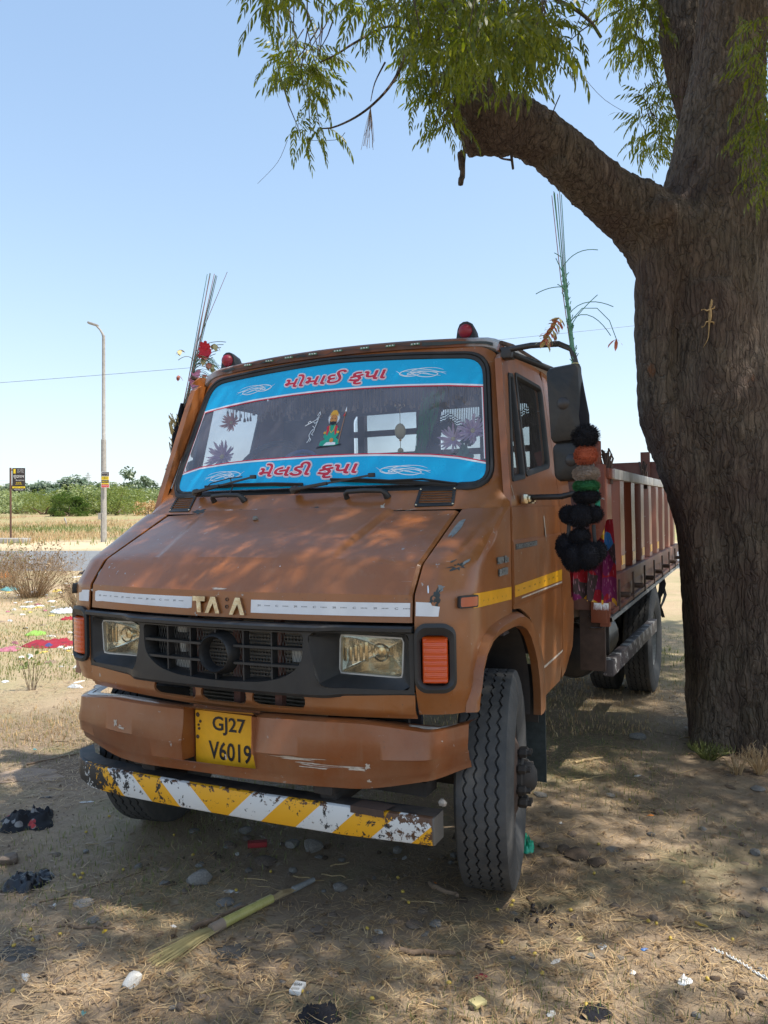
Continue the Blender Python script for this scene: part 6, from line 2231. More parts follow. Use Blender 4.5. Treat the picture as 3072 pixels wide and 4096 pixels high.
trunk_sp = spine([(3150, 3250, 800), (3095, 3060, 640), (3052, 2860, 565), (3030, 2500, 550), (3005, 2200, 545), (2975, 2000, 545), (2915, 1800, 545), (2850, 1620, 560), (2808, 1450, 490), (2800, 1250, 485), (2805, 1080, 490), (2850, 900, 470), (2870, 700, 400), (2880, 500, 320), (2915, 250, 265), (2935, 0, 250), (2950, -300, 240), (3000, -700, 215), (3080, -1200, 180), (3150, -1700, 140), (3200, -2200, 90)], D0)
smooth_tube(tmb, trunk_sp, 40)
# buttress ridge down the left side
smooth_tube(tmb, spine([(2800, 3160, 190), (2855, 2960, 150), (2865, 2700, 140), (2835, 2300, 160), (2800, 2060, 165), (2735, 1850, 165), (2655, 1660, 150), (2628, 1500, 130), (2628, 1300, 140), (2645, 1100, 180), (2665, 950, 250)], 4.70), 20)
smooth_tube(tmb, spine([(3080, 3120, 200), (3050, 2700, 240), (3010, 2300, 230), (2950, 2000, 220), (2890, 1700, 240), (2850, 1400, 240), (2830, 1150, 240)], 4.66), 20)
# right-hand swelling low on the trunk
smooth_tube(tmb, spine([(3200, 3150, 300), (3180, 2700, 300), (3170, 2300, 290), (3140, 2000, 280), (3100, 1800, 200), (3010, 1690, 130)], 4.95), 20)
# the great limb reaching left, its elbow and the stem that rises from it
limb = spine([(2760, 1120, 330), (2660, 960, 310), (2545, 855, 250), (2420, 765, 215), (2300, 668, 202), (2190, 578, 196), (2080, 510, 200), (1975, 490, 245), (1925, 440, 235), (1905, 340, 160), (1870, 220, 125), (1840, 100, 115), (1800, -20, 105), (1770, -250, 95), (1800, -600, 80), (1900, -1100, 55)], [4.8, 4.75, 4.7, 4.62, 4.52, 4.42, 4.32, 4.25, 4.2, 4.15, 4.1, 4.05, 4.0, 3.95, 3.9, 3.9])
smooth_tube(tmb, limb, 28)
smooth_tube(tmb, spine([(1925, 360, 120), (1908, 470, 120), (1905, 560, 110), (1900, 610, 80)], [4.22, 4.22, 4.25, 4.25]), 16)
smooth_tube(tmb, spine([(2590, 800, 80), (2580, 770, 140), (2590, 740, 90), (2600, 715, 20)], 4.6), 16)
tmb.sphere(P(2590, 790, 4.58), .085, 14, jitter=.15)
tmb.sphere(P(2340, 640, 4.45), .05, 12, jitter=.2)
tmb.sphere(P(2230, 665, 4.36), .055, 12, jitter=.2)
tmb.sphere(P(2640, 850, 4.52), .09, 14, jitter=.2)
# second stem behind
smooth_tube(tmb, spine([(2835, 950, 270), (2822, 700, 200), (2805, 520, 150), (2765, 350, 155), (2728, 180, 160), (2715, 0, 160), (2700, -300, 150), (2600, -800, 120), (2400, -1400, 80)], [5.1, 5.2, 5.35, 5.4, 5.45, 5.5, 5.5, 5.5, 5.5]), 24)
# third stem off to the right
smooth_tube(tmb, spine([(2940, 1000, 240), (3010, 900, 260), (3110, 760, 270), (3180, 600, 270), (3300, 200, 240), (3500, -300, 200), (3800, -900, 150)], 5.15), 24)
# stubs
smooth_tube(tmb, spine([(1845, 600, 30), (1846, 650, 30), (1848, 700, 27), (1842, 742, 24)], 4.2), 8, 3)
tm_raw = tmb.build('trunk_raw', MAT['bark'], None, 60)
rm = tm_raw.modifiers.new('r', 'REMESH'); rm.mode = 'VOXEL'; rm.voxel_size = .017
sm = tm_raw.modifiers.new('s', 'SMOOTH'); sm.iterations = 3; sm.factor = .5
dg = bpy.context.evaluated_depsgraph_get()
tmesh = bpy.data.meshes.new_from_object(tm_raw.evaluated_get(dg))
bpy.data.objects.remove(tm_raw)
nv = len(tmesh.vertices)
co = np.empty(nv*3, np.float32); tmesh.vertices.foreach_get('co', co); co = co.reshape(-1, 3)
no = np.empty(nv*3, np.float32); tmesh.vertex_normals.foreach_get('vector', no); no = no.reshape(-1, 3)
dsp = np.empty(nv, np.float32)
for i in range(nv):
    x, y, z = co[i]
    a = noise.noise((x*3, y*3, z*1.2))*.030
    b = abs(noise.noise((x*22+a*20, y*22, z*3.6)))
    c = abs(noise.noise((x*38, y*38, z*9)))
    k_ = 1.0 if x > 2.1 else .6
    dsp[i] = a*.6+.016*k_*(b*2.0-.4)+.011*c
co += no*dsp[:, None]
tbase = ground_pt(3060, 3020)
tree = empty('neem_tree', tbase, 'huge old neem tree with furrowed bark leaning over the lorry', 'tree')
tmesh.vertices.foreach_set('co', (co-np.array(tbase, np.float32)).ravel())
tmesh.materials.clear(); tmesh.materials.append(MAT['bark'])
tmesh.shade_smooth()
trunk = bpy.data.objects.new('trunk', tmesh); COL.objects.link(trunk); trunk.parent = tree

def twig(pxs, widths, depths, name='branch'):
    pts = []
    sp = [(P(u, v, d)-tbase, w/2/FPX*d) for (u, v), w, d in zip(pxs, widths, depths)]
    mb = MB(); smooth_tube(mb, sp, 7, 4)
    return mb.build(name, MAT['bark'], tree, 60)
twig([(1850, 200), (1700, 150), (1560, 105), (1430, 165), (1350, 215), (1280, 250)], [14, 12, 10, 9, 8, 5], [4.0, 3.8, 3.6, 3.5, 3.45, 3.4])
twig([(1680, -60), (1660, 100), (1620, 230), (1570, 330), (1500, 410), (1420, 470), (1330, 510), (1270, 512)], [30, 22, 16, 11, 10, 9, 7, 4], [3.8, 3.7, 3.6, 3.55, 3.5, 3.5, 3.5, 3.5])
twig([(1540, 250), (1500, 330), (1483, 405)], [8, 5, 3], [3.6, 3.55, 3.5])
twig([(1860, 380), (1810, 420), (1775, 445), (1740, 500)], [16, 10, 7, 5], [4.1, 4.0, 3.9, 3.9])
twig([(2150, -80), (2230, 0), (2290, 30), (2360, 85), (2404, 150)], [22, 18, 16, 14, 12], [3.8, 3.8, 3.8, 3.8, 3.8])
twig([(2040, 560), (2045, 620), (2052, 675)], [14, 12, 10], [4.3, 4.25, 4.2])
twig([(2042, 640), (2010, 635), (1995, 628)], [9, 7, 5], [4.25, 4.2, 4.2])
twig([(1770, -100), (1740, 60), (1700, 130)], [40, 22, 10], [3.9, 3.8, 3.7])
twig([(2200, 495), (2215, 440), (2240, 380)], [6, 5, 4], [4.3, 4.1, 4.0])
twig([(1380, 530), (1340, 560), (1190, 560)], [2.5, 2, 1.5], [3.5, 3.5, 3.5])
twig([(1150, 560), (1110, 650), (1030, 735)], [2, 1.5, 1.2], [3.4, 3.4, 3.4])
twig([(2320, 290), (2420, 400), (2560, 480)], [1.8, 1.6, 1.4], [4.4, 4.6, 4.8])
mb = MB()
for k in range(16):
    u0, v0 = 1482, 430
    du = rnd.uniform(-38, 20)
    pts = [P(u0, v0, 3.5)-tbase, P(u0+du*.4+rnd.uniform(-4, 4), v0+70, 3.5)-tbase, P(u0+du, v0+110+60*rnd.random(), 3.5)-tbase]
    mb.tube(pts, .0011, 3)
mb.build('hanging_stalks', MAT['dry_twig'], tree, 0)

# ---- neem fronds: a rachis with curved leaflets
def frond_mesh(L, npair, ll, seed, cheap=False):
    r = random.Random(seed)
    V, Fc = [], []
    # rachis hangs: local +X outwards, -Z down
    pts = []
    p = Vector((0, 0, 0)); ang = r.uniform(-.65, .35)
    n = npair+2
    for i in range(n+1):
        pts.append(p.copy())
        d = Vector((math.cos(ang), 0, -math.sin(ang)))
        p = p+d*L/n
        ang += r.uniform(.06, .17)
    def quad(a, b, c, d_):
        o = len(V); V.extend([a, b, c, d_]); Fc.append((o, o+1, o+2, o+3))
    for i in range(n):
        w = .0016*(1-.5*i/n)
        a, b = pts[i], pts[i+1]
        quad(a+Vector((0, -w, 0)), a+Vector((0, w, 0)), b+Vector((0, w*.8, 0)), b+Vector((0, -w*.8, 0)))
    def leaflet(p, d, side, l):
        up = Vector((0, 0, 1))
        d = d.normalized()
        wv = d.cross(up)
        if wv.length < .1: wv = Vector((0, 1, 0))
        wv.normalize()
        tilt = r.uniform(-.8, .8)
        wv = (wv*math.cos(tilt)+d.cross(wv)*math.sin(tilt)).normalized()
        sg = 3 if cheap else 5
        rows_ = []
        q = p.copy(); dd = d.copy()
        W_ = l*(.115 if not cheap else .15)
        prof = [.15, 1, .75, 0] if cheap else [.18, .75, 1, .85, .5, 0]
        for k in range(sg+1):
            rows_.append((q-wv*W_*prof[k], q+wv*W_*prof[k]))
            dd = (dd+Vector((0, 0, -.14))+wv*side*.12).normalized()
            q = q+dd*l/sg
        for k in range(sg):
            a, b = rows_[k]; c, d_ = rows_[k+1]
            quad(a, b, d_, c)
    for i in range(1, n):
        for s in (-1, 1):
            d = (pts[i+1]-pts[i]).normalized()*.45+Vector((0, s*.65, -.30-.5*r.random()))
            leaflet(pts[i], d, s, ll*r.uniform(.75, 1.12)*(1-.25*abs(i/n-.45)))
    leaflet(pts[n], (pts[n]-pts[n-1]), 0, ll*.9)
    return np.array([tuple(v) for v in V], np.float32), np.array(Fc, np.int32)
FR = [frond_mesh(.23+.03*(k % 3), 5+(k % 3), .070+.008*(k % 2), k) for k in range(6)]
FRC = [frond_mesh(.27, 5, .085, 40+k, True) for k in range(3)]
fr_meshes = []
for k, (V, Fc) in enumerate(FR):
    me = bpy.data.meshes.new('leaf_frond')
    me.from_pydata([tuple(v) for v in V], [], [tuple(f) for f in Fc])
    me.materials.append(MAT['neem_leaf']); me.shade_smooth()
    fr_meshes.append(me)
def rot_rand(az, pitch=0, roll=0): return Matrix.Rotation(az, 3, 'Z') @ Matrix.Rotation(pitch, 3, 'Y') @ Matrix.Rotation(roll, 3, 'X')
crown = empty('crown'); crown.parent = tree
crown['kind'] = 'stuff' if False else ''
del crown['kind']
# visible sprays: (polygon of sprays in view, number, depth range, scale)
def inpoly(x, y, poly):
    c = False; j = len(poly)-1
    for i in range(len(poly)):
        if (poly[i][1] > y) != (poly[j][1] > y) and x < (poly[j][0]-poly[i][0])*(y-poly[i][1])/(poly[j][1]-poly[i][1])+poly[i][0]: c = not c
        j = i
    return c
sprays = [
    ([(1040, -100), (1270, -100), (1260, -10), (1150, 20), (1050, -10)], 34, (2.4, 3.0), .62),
    ([(1120, 150), (1270, 160), (1290, 260), (1270, 380), (1190, 380), (1130, 280)], 74, (3.3, 3.8), .60),
    ([(1150, 470), (1290, 480), (1320, 530), (1220, 550), (1170, 520)], 14, (3.4, 3.6), .6),
    ([(1390, -90), (1750, -90), (1790, 100), (1780, 270), (1700, 250), (1590, 170), (1480, 80), (1400, 20)], 150, (2.9, 3.9), .66),
    ([(1580, 200), (1800, 240), (1840, 400), (1790, 520), (1710, 440), (1640, 320)], 92, (3.7, 4.3), .68),
    ([(1760, -60), (2150, -60), (2230, 60), (2200, 170), (2120, 220), (1980, 250), (1850, 230), (1780, 120)], 190, (2.6, 3.7), .72),
    ([(1950, 100), (2280, 60), (2300, 160), (2230, 260), (2080, 330), (1980, 260)], 90, (3.2, 3.9), .68),
    ([(2420, -60), (2640, -60), (2660, 180), (2590, 240), (2480, 160)], 130, (5.2, 6.2), .9),
    ([(2590, 350), (2680, 300), (2720, 420), (2680, 620), (2590, 620), (2570, 470)], 80, (5.4, 6.2), .85),
    ([(3000, 60), (3100, 40), (3110, 800), (3000, 720), (2950, 560), (3010, 400), (2980, 250)], 110, (3.4, 4.2), .62),
]
cnt = 0
stuffV, stuffF, off_ = [], [], 0
def add_stuff(V, Fc, M, t, s):
    global off_
    W_ = (V*s) @ np.array(M, np.float32).T+np.array(t, np.float32)
    stuffV.append(W_); stuffF.append(Fc+off_); off_ += len(V)
vis = []
for poly, n, (d0, d1), sc in sprays:
    xs = [p[0] for p in poly]; ys = [p[1] for p in poly]
    k = 0
    while k < n:
        u, v = rnd.uniform(min(xs), max(xs)), rnd.uniform(min(ys), max(ys))
        if not inpoly(u, v, poly): continue
        k += 1
        vis.append((u, v, rnd.uniform(d0, d1), sc*rnd.uniform(.8, 1.15)))
vis.sort(key=lambda q: q[2])
for i, (u, v, d, s) in enumerate(vis):
    p = P(u, v, d)-tbase
    az = rnd.random()*6.28
    rot = rot_rand(az, rnd.uniform(-.35, .8), rnd.uniform(-.4, .4))
    if i < 290:
        o = bpy.data.objects.new('leaf_frond', fr_meshes[i % 6])
        COL.objects.link(o)
        o.parent = crown
        o.matrix_local = Matrix.Translation(p) @ rot.to_4x4() @ Matrix.Scale(s, 4)
    else:
        V, Fc = FR[i % 6]
        add_stuff(V, Fc, rot, p, s)
# twigs joining the sprays, thin and brown
mb = MB()
for i, (u, v, d, s) in enumerate(vis):
    if i % 3 == 0:
        a = P(u, v, d)-tbase
        b = a+Vector((rnd.uniform(-.12, .12), rnd.uniform(-.12, .12), rnd.uniform(.10, .28)))
        mb.tube([a, (a+b)/2+Vector((rnd.uniform(-.02, .02), 0, 0)), b], [.0018, .0025, .0035], 4)
mb.build('twigs', MAT['bark'], crown, 0, kind='stuff')
# the rest of the crown overhead, out of the frame, which shades the lorry and dapples the ground
shade_poly = [(-2.6, 3.9), (-2.0, 4.35), (-1.45, 5.2), (-.6, 7.0), (.2, 9.0), (2.2, 10.2), (4.6, 9.5), (4.4, 5.0), (2.6, 1.4), (0, .9), (-2.4, .9), (-3.0, 2.0)]
tanel = 1/math.tan(SUN_EL)
nsh = 0
tries = 0
gaps = [(rnd.uniform(-2.5, 4), rnd.uniform(0, 8), rnd.uniform(.10, .26)) for _ in range(16)]
for gx, gy, gr in ((120, 1885, .12), (270, 2050, .13), (330, 2120, .17), (225, 2130, .12), (1095, 1957, .10), (1200, 1990, .09), (1250, 2130, .12), (1420, 2150, .15), (860, 2130, .09), (1375, 1562, .14), (1290, 1700, .08), (60, 1765, .10), (150, 1715, .16), (20, 1640, .25), (100, 1600, .2), (1560, 2080, .14), (1480, 1900, .1)):
    q_ = ground_pt(gx*1.8517, gy*1.8517)
    gaps.append((*ab(q_.x, q_.y), gr))
gaps += [(-.95, 2.05, .17), (-.62, 2.35, .12), (-.28, 2.02, .10), (.22, 2.5, .10), (-.95, 2.95, .18), (-1.45, 3.35, .2), (.45, 2.25, .22), (.9, 2.6, .2), (-.2, 1.95, .25), (.55, 1.95, .25), (.35, 3.3, .12), (.52, 4.25, .1), (1.5, 4.5, .12), (1.25, 3.6, .16)]
broad = []
for gx, gy, gr in ((40, 1700, .34), (115, 1895, .24), (250, 2060, .28), (60, 2160, .26), (340, 2140, .24), (480, 2160, .16), (1120, 1965, .17), (1290, 2090, .30), (1520, 2150, .32), (820, 2160, .2), (1260, 1760, .2), (1470, 1830, .26), (1390, 1580, .22), (1560, 1960, .2), (180, 1760, .14)):
    q_ = ground_pt(gx*1.8517, gy*1.8517)
    broad.append((*ab(q_.x, q_.y), gr))
while nsh < 8700 and tries < 90000:
    tries += 1
    a, b = rnd.uniform(-3.2, 4.7), rnd.uniform(.8, 10.2)
    if not inpoly(a, b, shade_poly): continue
    if not (-2.3 < a < .1 and 2.2 < b < 5.2) and rnd.random() < .38: continue
    inside = any((a-ga)**2+(b-gb)**2 < gr*gr*rnd.uniform(.6, 1.1) and rnd.random() < .82 for ga, gb, gr in broad)
    if inside: continue
    for ga, gb, gr in gaps:
        if (a-ga)**2+(b-gb)**2 < gr*gr: inside = True; break
    if inside: continue
    h = rnd.uniform(4.6, 6.8) if b < 4.6 else rnd.uniform(6.5, 9.5)
    x, y = AB(a, b)
    q = Vector((x+SUN_DIR_XY.x*h*tanel, y+SUN_DIR_XY.y*h*tanel, h))
    d = q-CAM
    dz = d.dot(FWD)
    if dz > .2:
        uu, vv = 1536+FPX*d.dot(RGT)/dz, 2048-FPX*d.dot(UPV)/dz
        if -260 < uu < 3330 and vv > -240: continue
    V, Fc = FRC[nsh % 3]
    add_stuff(V, Fc, rot_rand(rnd.random()*6.28, rnd.uniform(-.3, .7), rnd.uniform(-.4, .4)), q-tbase, rnd.uniform(1.0, 1.5))
    nsh += 1
np_obj('foliage', np.concatenate(stuffV), np.concatenate(stuffF), MAT['neem_leaf'], crown, False, kind='stuff')
# upper limbs that carry it
for (pts, r0) in (([(2900, -700, 5.0), (2600, -1150, 5.0), (2520, -1500, 4.9)], .12), ([(3000, -900, 5.0), (3900, -1700, 4.6), (5000, -1800, 4.0)], .12), ([(1800, -600, 3.9), (1500, -1500, 3.4), (1200, -2600, 2.6)], .06)):
    mb = MB(); smooth_tube(mb, [(P(u, v, d)-tbase, r0*(1-.25*i)) for i, (u, v, d) in enumerate(pts)], 12, 5)
    mb.build('limb', MAT['bark'], tree, 60)

# ---- the lizard on the trunk, head upwards
def trunk_hit(u, v):
    """first point of the trunk mesh met by a ray"""
    o = CAM-tbase
    ok, loc, nrm, idx = trunk.ray_cast(o, ray(u, v).normalized())
    return (loc+tbase, nrm) if ok else (P(u, v, 4.4), -FWD)
bpy.context.view_layer.update()
lz = []
for u, v, w in ((2843, 1200, 3), (2843, 1208, 8), (2841, 1222, 9), (2837, 1234, 6), (2838, 1250, 11), (2837, 1272, 12), (2834, 1290, 8), (2833, 1305, 6), (2832, 1330, 4), (2829, 1355, 3), (2820, 1375, 2), (2810, 1392, 1.2)):
    p, n_ = trunk_hit(u, v)
    lz.append((p, n_, w/2/FPX*4.5))
lo = lz[5][0]
nb = lz[5][1]
liz = empty('lizard', lo, 'small sandy yellow lizard clinging head up to the neem trunk', 'lizard')
mb = MB()
plane = lambda u, v, h=.010: P(u, v, (lo-CAM).dot(FWD))-lo-FWD*h
pts = [plane(u, v) for u, v in ((2843, 1199), (2843, 1208), (2841, 1222), (2837, 1234), (2838, 1250), (2837, 1272), (2834, 1290), (2833, 1305), (2832, 1330), (2829, 1355), (2820, 1375), (2810, 1392))]
smooth_tube(mb, list(zip(pts, [.0025, .007, .0085, .006, .0095, .011, .0075, .005, .0035, .0028, .002, .001])), 10, 3)
for (a, b, c, d_) in (((2838, 1240), (2822, 1246), (2815, 1238), (2808, 1240)), ((2838, 1240), (2852, 1236), (2856, 1224), (2862, 1220)), ((2835, 1288), (2820, 1290), (2817, 1304), (2810, 1308)), ((2835, 1288), (2850, 1292), (2854, 1306), (2860, 1308))):
    mb.tube([plane(*a), plane(*b, .016), plane(*c, .006), plane(*d_, .002)], [.005, .0045, .003, .0022], 6)
    e = plane(*d_, .002)
    for k in (-1, 0, 1): mb.tube([e, e+RGT*(.008*(1 if d_[0] > a[0] else -1))+UPV*.006*k], .0012, 3)
body_l = mb.build('body', MAT['lizard_skin'], liz, 60)
for s in (-1, 1):
    mb = MB(); mb.sphere(plane(2841+s*6, 1216, .017), .0028, 6); mb.build('eye', MAT['letter_black'], liz, 60)
# ================================================================ THE SETTING
def axis_coords(lo, hi, fine, c0, c1):
    out_ = list(np.arange(c0, c1, fine))
    s, x = fine, c1
    while x < hi:
        out_.append(x); s *= 1.09; x += s
    out_.append(hi)
    s, x = fine, c0
    left = []
    while x > lo:
        s *= 1.09; x -= s; left.append(x)
    left.append(lo)
    return sorted(set(left+out_))
A_C = axis_coords(-2500, 2500, .055, -4.0, 4.5)
B_C = axis_coords(-60, 4000, .055, 1.2, 9.0)
V = np.empty((len(B_C)*len(A_C), 3), np.float32)
i = 0
for b in B_C:
    for a in A_C:
        x, y = AB(a, b)
        V[i] = (x, y, terrain(x, y)); i += 1
nA, nB = len(A_C), len(B_C)
idx = np.arange(nA*nB).reshape(nB, nA)
Fq = np.stack([idx[:-1, :-1], idx[:-1, 1:], idx[1:, 1:], idx[1:, :-1]], -1).reshape(-1, 4)
ground = np_obj('ground', V, Fq, MAT['ground'], None, True, kind='structure')
# road: a strip across the view with its gravel edge
def road_b(a, e): return (19.6+.05*a if e == 0 else 28.2+.012*a)
rows = []
for a in np.linspace(-90, 90, 90):
    r = []
    for k in range(6):
        b = road_b(a, 0)+(road_b(a, 1)-road_b(a, 0))*k/5
        x, y = AB(a, b)
        r.append((x, y, terrain(x, y)+.03+.015*math.sin(k/5*math.pi)))
    rows.append(r)
mb = MB(); mb.grid(rows)
for k in (0, -1):
    mb.grid([[r[k] for r in rows], [(r[k][0]-(FWD.x*.25 if k == 0 else -FWD.x*.25), r[k][1]-(FWD.y*.25 if k == 0 else -FWD.y*.25), r[k][2]-.08) for r in rows]])
mb.build('road', MAT['asphalt'], None, 60, kind='structure')

# ---- ground cover, real blades and straws
def scatter_straw(n, region, lmin, lmax, w, mat, name, up=0.15, flat=True, seed=1, dens=None):
    r = np.random.default_rng(seed)
    a0, a1, b0, b1 = region
    A = r.uniform(a0, a1, n); B = b0*(b1/b0)**r.uniform(0, 1, n)
    Vs, Fs = [], []
    k = 0
    for a, b in zip(A, B):
        if abs(a) > .56*b+.25: continue
        x, y = AB(a, b)
        if dens is not None and dens(x, y, a, b) < r.random(): continue
        z = terrain(x, y)
        L = r.uniform(lmin, lmax); th = r.uniform(0, 6.283); ww = w*r.uniform(.6, 1.3)
        if flat:
            el = abs(r.normal(0, up))
            dx, dy, dz = math.cos(th)*math.cos(el), math.sin(th)*math.cos(el), math.sin(el)
            px, py = -math.sin(th)*ww/2, math.cos(th)*ww/2
            z0 = z+.002+r.uniform(0, .006)
            bend = r.uniform(-.15, .15)*L
            mx, my = x+dx*L*.5+math.cos(th+1.57)*bend, y+dy*L*.5+math.sin(th+1.57)*bend
            Vs += [(x-px, y-py, z0), (x+px, y+py, z0), (mx+px, my+py, z0+dz*L*.5+.003), (mx-px, my-py, z0+dz*L*.5+.003), (x+dx*L, y+dy*L, z0+dz*L)]
            Fs += [(k, k+1, k+2, k+3), (k+3, k+2, k+4, k+4)]
        else:
            lean = r.normal(0, .5, 2)*L*.5
            px, py = -math.sin(th)*ww/2, math.cos(th)*ww/2
            Vs += [(x-px, y-py, z-.003), (x+px, y+py, z-.003), (x+lean[0]*.35+px*.8, y+lean[1]*.35+py*.8, z+L*.55), (x+lean[0]*.35-px*.8, y+lean[1]*.35-py*.8, z+L*.55), (x+lean[0], y+lean[1], z+L*.9)]
            Fs += [(k, k+1, k+2, k+3), (k+3, k+2, k+4, k+4)]
        k += 5
    F3 = []
    for f in Fs:
        if f[2] == f[3] or f[3] == f[2]: F3.append((f[0], f[1], f[2]))
        else: F3 += [(f[0], f[1], f[2]), (f[0], f[2], f[3])]
    return np_obj(name, Vs, F3, MAT[mat], None, False, kind='stuff')
def patch(s, lo, hi, ox=0): return lambda x, y, a, b: sstep(lo, hi, noise.noise((x*s+ox, y*s, 1.7))*.5+.5)
scatter_straw(90000, (-3.2, 5.2, 0, 0)[:2]+(1.7, 9.5), .02, .085, .0024, 'dry_grass', 'dry_grass', .10, True, 1, patch(1.1, .28, .60))
scatter_straw(32000, (-3.2, 5.2)+(1.7, 8), .03, .11, .0016, 'dead_leaf', 'grass_litter', .2, True, 2)
scatter_straw(90000, (-3.2, 5.2)+(1.7, 9.5), .012, .038, .0026, 'green_grass', 'short_grass', .3, False, 3, patch(.9, .36, .64, 9))
scatter_straw(85000, (-9, 3)+(5.0, 19), .015, .045, .006, 'dry_grass', 'yellow_grass', .3, False, 4, patch(.5, .36, .60, 4))
scatter_straw(60000, (-9, 3)+(7.0, 19), .018, .05, .007, 'green_grass', 'green_verge', .3, False, 5, patch(.35, .36, .56, 14))
scatter_straw(52000, (-40, 10)+(33, 85), .12, .38, .035, 'dry_grass', 'field_grass', .3, False, 6, patch(.09, .40, .62, 4))
scatter_straw(34000, (-40, 10)+(32, 60), .12, .36, .035, 'green_grass', 'field_green', .3, False, 8, patch(.07, .44, .60, 30))
# fallen leaflets
r = np.random.default_rng(9)
Vs, Fs = [], []
k = 0
for _ in range(5200):
    b = 1.7*(9/1.7)**r.uniform(); a = r.uniform(-.56*b-.2, .56*b+.2)
    x, y = AB(a, b); z = terrain(x, y)+.004+r.uniform(0, .006)
    L = r.uniform(.018, .05); w = L*r.uniform(.13, .3); th = r.uniform(0, 6.283)
    c, s = math.cos(th), math.sin(th)
    cu = r.uniform(.0, .008)
    for (u, v, h) in ((0, 0, 0), (.3, -1, cu), (.3, 1, cu), (.7, -.8, cu), (.7, .8, cu), (1, 0, 0)):
        Vs.append((x+c*u*L-s*v*w/2, y+s*u*L+c*v*w/2, z+h))
    Fs += [(k, k+1, k+2), (k+2, k+1, k+3), (k+2, k+3, k+4), (k+4, k+3, k+5)]
    k += 6
np_obj('leaf_litter', Vs, Fs, MAT['dead_leaf'], None, False, kind='stuff')
# clods and small gravel as one cover
Vs, Fs = [], []
k = 0
oct_ = [(1, 0, 0), (0, 1, 0), (-1, 0, 0), (0, -1, 0), (0, 0, 1)]
for _ in range(9000):
    b = 1.7*(10/1.7)**r.uniform(); a = r.uniform(-.56*b-.2, .56*b+.2)
    x, y = AB(a, b); z = terrain(x, y)
    if noise.noise((x*1.7, y*1.7, 8)) < -.1: continue
    s = r.uniform(.002, .007)*(2.2 if r.random() < .04 else 1)
    th = r.uniform(0, 6.28)
    for q in oct_:
        j = r.uniform(.6, 1.3)
        Vs.append((x+(q[0]*math.cos(th)-q[1]*math.sin(th))*s*j, y+(q[0]*math.sin(th)+q[1]*math.cos(th))*s*j, z+q[2]*s*.8*j-.001))
    Fs += [(k, k+1, k+4), (k+1, k+2, k+4), (k+2, k+3, k+4), (k+3, k, k+4)]
    k += 5
np_obj('gravel', Vs, Fs, MAT['clod'], None, False, kind='stuff')

# ---- far vegetation
def bush_mesh(name, w, h, nleaf, seed, mat, trunk_h=.3, leaf=.11, clumps=26, stemcol='dry_wood'):
    r = random.Random(seed)
    V, Fc = [], []
    cl = []
    for _ in range(clumps):
        t_ = r.random()
        a = r.random()*6.28
        rad = math.sqrt(r.random())*w/2*(.55+.45*math.sin(math.pi*min(1, .25+t_*.72)))
        cl.append((rad*math.cos(a), rad*math.sin(a), h*(trunk_h*.5+(1-trunk_h*.5)*t_)*(1-.25*(rad/(w/2))**2), w*r.uniform(.10, .19)))
    k = 0
    for _ in range(nleaf):
        c = r.choice(cl)
        z = r.uniform(-1, 1); ph = r.random()*6.28; s = math.sqrt(1-z*z); rr = c[3]*r.random()**.33
        p = Vector((c[0]+rr*s*math.cos(ph), c[1]+rr*s*math.sin(ph), max(.02, c[2]+rr*z*.7)))
        l = leaf*r.uniform(.6, 1.4)
        d = Vector((r.gauss(0, 1), r.gauss(0, 1), r.gauss(0, .6))).normalized(); e = d.orthogonal().normalized()
        V += [p-d*l-e*l*.35, p+d*l-e*l*.35, p+d*l*.7+e*l*.45, p-d*l*.7+e*l*.45]
        Fc.append((k, k+1, k+2, k+3)); k += 4
    me = bpy.data.meshes.new('crown'); me.from_pydata([tuple(v) for v in V], [], Fc); me.materials.append(MAT[mat])
    mb = MB()
    for _ in range(5):
        c = r.choice(cl)
        b0 = Vector((r.uniform(-.08, .08)*w, r.uniform(-.08, .08)*w, -.1))
        mid = Vector((c[0]*.4, c[1]*.4, c[2]*.5))
        mb.tube([b0, mid, Vector(c[:3])], [w*.018, w*.012, w*.004], 5)
    t_ = mb.build('trunk', MAT[stemcol], None, 60)
    tm = t_.data; bpy.data.objects.remove(t_)
    return me, tm
PROTO = {
    'dense': [bush_mesh('d', 7.0, 4.3, 5200, 1, 'far_leaf_dark', .15, .17, 46), bush_mesh('d', 6.0, 4.2, 4200, 2, 'far_leaf_dark', .3, .17, 34)],
    'pale': [bush_mesh('p', 6.5, 3.8, 1700, 3+i, 'far_leaf', .35, .13, 30) for i in range(4)],
    'far': [bush_mesh('f', 9, 7.5, 1500, 13+i, 'skyline_leaf', .35, .34, 26) for i in range(3)],
    'dry': [bush_mesh('y', 3.5, 1.7, 600, 23+i, 'dry_grass', .3, .10, 18) for i in range(2)],
}
def veg(kind, a, b, sc, label, group, name='scrub_tree', cat='tree', i=0, zs=1.0):
    cm, tm = PROTO[kind][i % len(PROTO[kind])]
    x, y = AB(a, b)
    e = empty(name, (x, y, terrain(x, y)-.05), label, cat, group)
    e.rotation_euler = (0, 0, rnd.random()*6.28)
    e.scale = (sc, sc, sc*zs)
    for nm, me in (('crown', cm), ('trunk', tm)):
        o = bpy.data.objects.new(nm, me); COL.objects.link(o); o.parent = e
def px_a(u, b): return (u-1536)/FPX*b
veg('dense', px_a(282, 88), 88, .66, 'rounded dense dark green bush standing alone in front of the scrub', None, 'round_bush', 'bush', 0, .92)
for i in range(48):
    u = -180+i*23+rnd.uniform(-14, 14); b = rnd.uniform(98, 135)
    veg('pale', px_a(u, b), b, rnd.uniform(.75, 1.05), 'pale green thorny scrub tree in the belt behind the field', 'thorny scrub trees beyond the field', i=i, zs=rnd.uniform(.8, 1.05))
